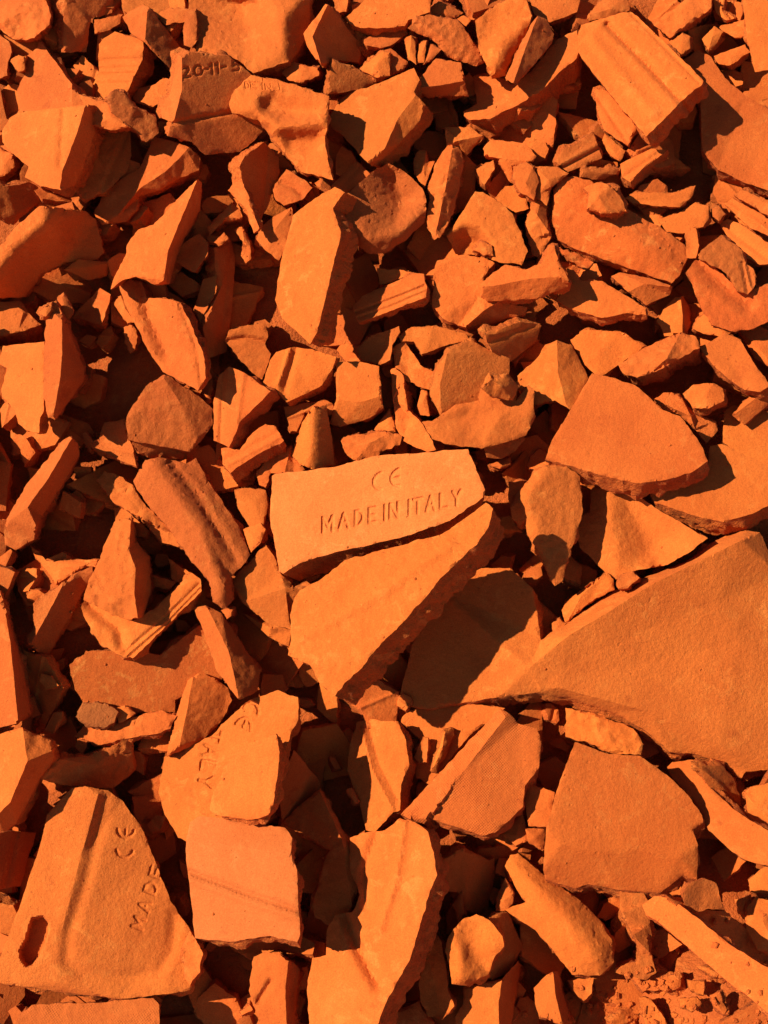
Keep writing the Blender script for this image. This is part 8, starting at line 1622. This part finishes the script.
((-7173,720,5512),1105,41.2,0.36,0.14,12.0),
((6330,-5518,1488),1106,83.7,-0.42,0.16,14.1),
((1792,8932,11002),1107,97.5,-0.06,0.08,14.7),
((-3888,8715,10872),1108,98.5,-0.23,-0.37,10.0),
((7046,-2854,3136),1109,47.0,-0.35,0.32,13.7),
((1351,6508,9574),1110,60.3,0.45,-0.4,11.9),
((-5843,-6115,1070),1111,44.0,0.45,0.27,14.1),
((-6410,-2320,3751),1112,57.1,-0.01,-0.28,12.6),
((5135,6699,9477),1113,88.8,-0.08,-0.19,10.7),
((961,-4823,1851),1114,54.9,0.01,0.39,10.5),
((-7665,3299,7184),1115,56.0,-0.38,-0.07,9.2),
((6370,809,5507),1116,75.6,0.2,0.18,14.3),
((-5202,3082,6987),1117,74.5,0.3,0.38,9.8),
((-4823,7054,9811),1118,81.5,0.25,0.12,14.5),
((6035,-1615,4067),1119,63.5,0.09,-0.0,14.3),
((1273,6384,9617),1120,60.3,-0.08,-0.05,12.9),
((7928,7421,10014),1121,48.6,0.22,-0.08,12.1),
((-4497,8745,10957),1122,96.6,0.44,-0.17,12.3),
((-3012,8043,10416),1123,92.4,0.34,-0.21,10.8),
((4983,-4391,2104),1124,41.1,0.09,0.39,14.0),
((-652,6501,9311),1125,43.1,0.23,-0.35,14.7),
((5173,-5366,1711),1126,64.4,-0.4,0.07,11.9),
((-3319,-5292,1715),1127,66.3,-0.38,-0.22,11.4),
((-4530,-2571,3281),1128,48.0,0.44,0.36,11.3),
((1755,6906,9789),1129,61.7,0.12,0.11,11.4),
((-7714,6787,9592),1130,77.4,-0.33,-0.16,13.3),
((6091,365,5184),1131,47.2,0.09,-0.18,14.5),
((-5575,4414,7995),1132,60.3,0.41,-0.27,10.3),
((-5960,5178,8585),1133,57.4,-0.1,0.21,11.8),
((3750,-4982,1758),1134,53.9,0.42,-0.2,15.8),
((-4793,-4835,2312),1135,50.5,0.2,-0.03,12.7),
((799,9234,11160),1136,86.6,-0.07,-0.34,10.8),
((2702,-4734,1913),1137,61.8,-0.39,-0.36,10.2),
((4751,-713,4516),1138,51.8,-0.26,0.39,14.3),
((-2690,8226,10606),1139,97.7,-0.24,0.28,9.8),
((6066,3593,7671),1140,43.1,-0.3,0.24,15.9),
((-5489,-5947,1106),1141,40.6,0.11,-0.12,10.3),
((-836,-5318,1466),1142,45.1,-0.34,0.1,13.6),
((6249,7067,9747),1143,54.4,-0.26,0.01,12.3),
((5991,1078,5736),1144,38.0,0.33,-0.39,11.2),
((-5271,-884,4442),1145,67.4,-0.37,-0.16,15.0),
((3189,7178,9764),1146,78.0,0.29,-0.07,10.1),
((-6016,6086,9106),1147,63.5,-0.37,-0.09,12.9),
((4973,7356,10115),1148,61.8,0.43,0.29,15.4),
((-6082,4468,8091),1149,44.6,0.38,-0.14,11.9),
((764,7282,9890),1150,77.7,0.3,0.24,15.2),
((-3020,6534,9309),1151,79.1,0.19,-0.1,11.4),
((-4831,-4026,2315),1152,55.6,0.31,-0.13,11.2),
((5972,2844,6948),1153,69.4,-0.1,0.29,14.3),
((-2958,-4760,2083),1154,67.4,-0.19,-0.33,10.4),
((7919,8430,10708),1155,98.5,0.03,0.04,12.8),
((-5496,-5142,1649),1156,42.1,-0.36,0.14,13.5),
((4374,-2215,3588),1157,71.9,-0.45,-0.39,10.7),
((4639,6367,9249),1158,68.9,0.27,-0.27,12.7),
((5578,-3001,3205),1159,52.2,-0.02,-0.18,15.7),
((-1872,-4679,1927),1160,62.3,-0.05,0.05,14.6),
((378,-5650,1231),1161,35.4,0.4,0.17,12.4),
((5736,6268,9306),1162,60.2,0.21,0.26,11.6),
((7028,-1666,4083),1163,38.7,-0.38,-0.34,13.0),
((-886,7811,10237),1164,90.6,0.34,0.05,12.1),
((-2045,-5812,1220),1165,76.8,0.23,0.26,9.5),
((-5831,2859,7027),1166,43.1,-0.08,0.39,14.8),
((7454,5099,8424),1167,54.3,-0.48,-0.18,9.4),
((-6893,1023,5730),1168,65.2,-0.31,0.29,15.2),
((4633,-3991,2954),1169,54.0,-0.32,-0.18,14.2),
((8117,7051,9773),1170,47.5,-0.15,-0.12,13.2),
((-5196,-4265,2487),1171,50.0,0.41,-0.14,11.1),
((-4372,-5750,1331),1172,63.3,0.33,-0.35,12.8),
((3048,-5931,1236),1173,77.0,-0.4,-0.1,16.0),
((468,-5607,1336),1174,45.6,-0.47,0.36,10.8),
((1039,-5301,1532),1175,74.2,0.38,-0.19,14.7),
((-7326,1804,6271),1176,82.6,-0.25,-0.11,13.1),
((2542,7318,10006),1177,89.8,-0.43,0.16,11.4),
((-6002,7729,10218),1178,101.7,0.3,-0.03,14.6),
((6229,-5309,1763),1179,62.6,-0.23,0.01,15.9),
((5294,1972,6347),1180,60.4,0.35,-0.24,15.0),
((-7119,38,5006),1181,63.4,-0.35,0.34,12.1),
((-4799,1843,6293),1182,60.6,-0.07,-0.4,9.6),
((3548,6645,9508),1183,54.5,0.31,0.29,15.2),
((-5651,9132,11124),1184,93.5,0.1,-0.11,9.1),
((1162,-5907,1163),1185,44.3,-0.42,0.16,9.8),
((7336,2939,7527),1186,53.9,-0.02,-0.27,11.8),
((-5777,-1373,4225),1187,54.2,0.42,-0.32,14.2),
((-5306,-1185,4442),1188,65.7,-0.03,-0.02,13.8),
((-4759,1042,5839),1189,57.4,0.4,0.4,12.9),
((7500,1958,6694),1190,82.2,-0.06,0.12,15.1),
((8164,7859,10345),1191,66.9,-0.02,0.2,13.4),
((6141,-1926,3876),1192,35.6,-0.43,-0.37,12.0),
((-7074,135,5158),1193,65.6,-0.3,0.28,11.9),
((7036,2540,7053),1194,67.2,0.04,-0.19,14.5),
((-7946,4610,8087),1195,59.4,0.38,0.0,9.3),
((5090,6962,9829),1196,84.4,-0.11,0.02,11.9),
((-889,-6001,1279),1197,73.9,0.42,0.19,13.9),
((-6105,8476,10741),1198,95.8,0.17,0.1,11.2),
((-3115,-5207,1858),1199,57.0,-0.48,-0.13,11.4),
((-5752,-5873,1241),1200,80.8,0.31,-0.4,11.9),
((-5400,-2743,3411),1201,68.9,0.29,0.23,9.8),
((-8103,7392,10067),1202,96.5,0.33,0.01,10.6),
((5890,6848,9668),1203,61.4,-0.5,0.39,11.9),
((1123,-5950,1157),1204,68.6,0.43,0.37,9.6),
((8132,7810,10431),1205,74.2,-0.37,0.4,12.5),
((2722,-4801,2018),1206,47.0,0.35,0.19,13.0),
((-7040,7242,9921),1207,63.5,-0.38,-0.36,14.0),
((4825,-1109,4120),1208,43.9,0.06,-0.08,10.9),
((-4703,-4545,2308),1209,62.3,0.43,-0.26,10.8),
((129,8141,10466),1210,59.8,0.04,-0.01,15.4),
((-2268,9186,11178),1211,102.3,0.29,-0.3,9.8),
((-6307,8637,10937),1212,77.2,-0.49,-0.19,11.7),
((-5058,9077,11186),1213,63.3,-0.26,-0.14,11.9),
((-6658,-4118,2308),1214,71.8,-0.01,-0.4,10.6),
((6093,1166,5871),1215,45.2,0.32,0.31,9.9),
((-5990,3412,7286),1216,67.3,0.17,0.1,13.3),
((-2059,7890,10286),1217,44.4,0.34,0.29,15.3),
((-5948,-3243,2870),1218,43.8,-0.15,-0.24,15.0),
((4015,-4351,3356),1219,46.8,0.44,-0.19,13.0),
((-1992,7226,9863),1220,82.7,-0.32,-0.29,10.9)
]

# ------------------------------------------------------------------ ground and the core of the heap
def earth_height(x, y):
    p = Vector((x, y, 0))
    return 0.006 * noise.fractal(p * 45, 0.8, 2.1, 4) + 0.004 * abs(noise.noise(p * 120)) + 0.010 * noise.noise(p * 13)

def heap_core():
    bm = bmesh.new(); k = 230; sx, sv = 1.5, 1.5
    rows = []
    for j in range(k):
        v = -sv + 2 * sv * j / (k - 1); row = []
        for i in range(k):
            u = -sx + 2 * sx * i / (k - 1)
            e = math.exp(-(((u - 0.385) / 0.105) ** 2 + ((v + 0.53) / 0.085) ** 2) ** 2)
            w = -0.121 + 0.114 * e + earth_height(u, v) * (1.0 + 0.4 * e)
            w -= 0.55 * max(0, abs(u) - 0.75) ** 2 + 0.5 * max(0, v - 0.8) ** 2
            p = TARGET + uax * u + vax * v + wax * w
            p.z = max(p.z, -0.05)
            row.append(bm.verts.new(p))
        rows.append(row)
    for j in range(k - 1):
        for i in range(k - 1):
            f = bm.faces.new((rows[j][i], rows[j][i + 1], rows[j + 1][i + 1], rows[j + 1][i])); f.smooth = True
    me = bpy.data.meshes.new('heap_earth'); bm.to_mesh(me); bm.free()
    me.materials.append(EARTH)
    o = bpy.data.objects.new('heap_earth', me); coll.objects.link(o); o['kind'] = 'structure'

def ground():
    bm = bmesh.new(); k = 60; s = 120.0
    vv = []
    for j in range(k + 1):
        row = []
        for i in range(k + 1):
            a = (2 * i / k - 1); c = (2 * j / k - 1)
            x = s * a * abs(a) ** 1.5; y = s * c * abs(c) ** 1.5
            row.append(bm.verts.new((x, y, 0.02 * noise.noise(Vector((x * 0.7, y * 0.7, 3))))))
        vv.append(row)
    for j in range(k):
        for i in range(k):
            f = bm.faces.new((vv[j][i], vv[j][i + 1], vv[j + 1][i + 1], vv[j + 1][i])); f.smooth = True
    me = bpy.data.meshes.new('ground'); bm.to_mesh(me); bm.free(); me.materials.append(EARTH)
    o = bpy.data.objects.new('ground', me); coll.objects.link(o); o['kind'] = 'structure'

ground()
heap_core()

# ------------------------------------------------------------------ the shards
NAMES = {'T': ('tile_shard', 'tile shard'), 'C': ('clay_chunk', 'clay chunk'), 'P': ('clay_chip', 'clay chip'), 'B': ('brick', 'brick'), 'S': ('stone', 'stone')}
for n_, (kind, label, place, turn, rough, tint, smooth, back, out, inn, feats, hole) in enumerate(SHARDS):
    f10 = lambda q: tuple(v / 10 for v in q)
    nm, cat = NAMES[kind]
    me = shard_mesh(nm, [f10(p) for p in out], [[f10(p) for p in pl] for pl in inn], back, rough, 1000 + n_ * 17,
                    [(w, d, [f10(p) for p in pl]) for w, d, pl in feats], (hole[0], [f10(p) for p in hole[1]]) if hole else None,
                    step=2.2 if kind == 'P' else 2.4 if kind == 'C' else 2.8, smooth=smooth)
    piece(nm, me, (FACE[tint], FACE['k'] if tint == 'k' else FRACTURE), label, cat, place, turn)

FLANK = Matrix((uax, vax, wax)).transposed().to_quaternion()
for place, seed, size, a, b, t, label in BURIED:
    out = [(x, y, a * x - b * y) for x, y in random_outline(seed, size)]
    ribs = []
    if seed % 3 == 0:                                         # a moulded rib or groove runs across every third one
        an = seed * 0.7; q = size * (0.25 - 0.1 * (seed % 5))
        ex_, ey_ = math.cos(an), math.sin(an)
        ribs = [(4.2, 2.0 if seed % 2 else -2.0, [(-ey_ * q - ex_ * size, ex_ * q - ey_ * size), (-ey_ * q + ex_ * size, ex_ * q + ey_ * size)])]
    me = shard_mesh('tile_shard', out, [], (0.6 * a * t, -0.6 * b * t, -t), 1, seed, ribs, step=4.0)
    piece('tile_shard', me, (FACE[''], FRACTURE), label, 'tile shard', place, FLANK, 'shards half buried in the gaps')

# loose rubble: everything else in the heap, past counting
def rubble():
    V = []; Fc = []; mi = []
    for place, seed, size, a, b, t in RUBBLE:
        out = [(x, y, a * x - b * y) for x, y in random_outline(seed, size)]
        me = shard_mesh('tmp', out, [], (0.6 * a * t, -0.6 * b * t, -t), 1, seed, step=9.0)
        q = FLANK; o = Vector(place) / 10000; i0 = len(V)
        V += [tuple(q @ v.co + o) for v in me.vertices]
        for p in me.polygons: Fc.append(tuple(i0 + i for i in p.vertices)); mi.append(p.material_index)
        bpy.data.meshes.remove(me)
    me = bpy.data.meshes.new('rubble'); me.from_pydata(V, [], Fc); me.polygons.foreach_set('material_index', mi)
    me.polygons.foreach_set('use_smooth', [True] * len(Fc)); me.set_sharp_from_angle(angle=math.radians(38))
    me.materials.append(FACE['']); me.materials.append(FRACTURE)
    o = bpy.data.objects.new('rubble', me); coll.objects.link(o)
    o['kind'] = 'stuff'; o['label'] = 'loose broken clay rubble filling the heap between and around the shards'; o['category'] = 'rubble'
rubble()

# crumbs and grit that came to rest on the shards and on the bare earth
def crumbs():
    bpy.context.view_layer.update()
    dg = bpy.context.evaluated_depsgraph_get()
    r = random.Random(5); V = []; Fc = []
    def drop(u, v, size):
        o = TARGET + uax * u + vax * v + wax * 0.3
        hit, loc, nor, _i, _o, _m = scene.ray_cast(dg, o, -wax, distance=1.0)
        if not hit or nor.z < 0.35: return
        i0 = len(V); k = 5; c = loc + nor * size * 0.25
        ang = r.uniform(0, 6.28); ex = nor.orthogonal().normalized(); ey = nor.cross(ex); fl = r.uniform(0.35, 0.8)
        for lv, rad in ((-0.5, 0.85), (0.15, 1.0), (0.55, 0.55)):
            for q in range(k):
                a = ang + 6.283 * (q + r.uniform(-.3, .3)) / k; rr = size * rad * r.uniform(0.65, 1.2)
                V.append(tuple(c + ex * math.cos(a) * rr + ey * math.sin(a) * rr * 0.75 + nor * size * fl * (lv + r.uniform(-.12, .12))))
        for l in range(2):
            for q in range(k):
                Fc.append((i0 + l * k + q, i0 + l * k + (q + 1) % k, i0 + (l + 1) * k + (q + 1) % k, i0 + (l + 1) * k + q))
        Fc.append(tuple(i0 + 2 * k + q for q in range(k)))
    for _ in range(700):
        drop(r.uniform(-0.48, 0.48), r.uniform(-0.6, 0.75), 0.0004 + 0.0016 * r.random() ** 4)
    for _ in range(2600):
        drop(r.gauss(0.37, 0.08), r.gauss(-0.545, 0.045), 0.0006 + 0.0048 * r.random() ** 4)
    me = bpy.data.meshes.new('crumbs'); me.from_pydata(V, [], Fc); me.materials.append(FRACTURE)
    o = bpy.data.objects.new('crumbs', me); coll.objects.link(o)
    o['kind'] = 'stuff'; o['label'] = 'tiny clay crumbs and grit scattered over shards and bare earth'; o['category'] = 'crumbs'
crumbs()
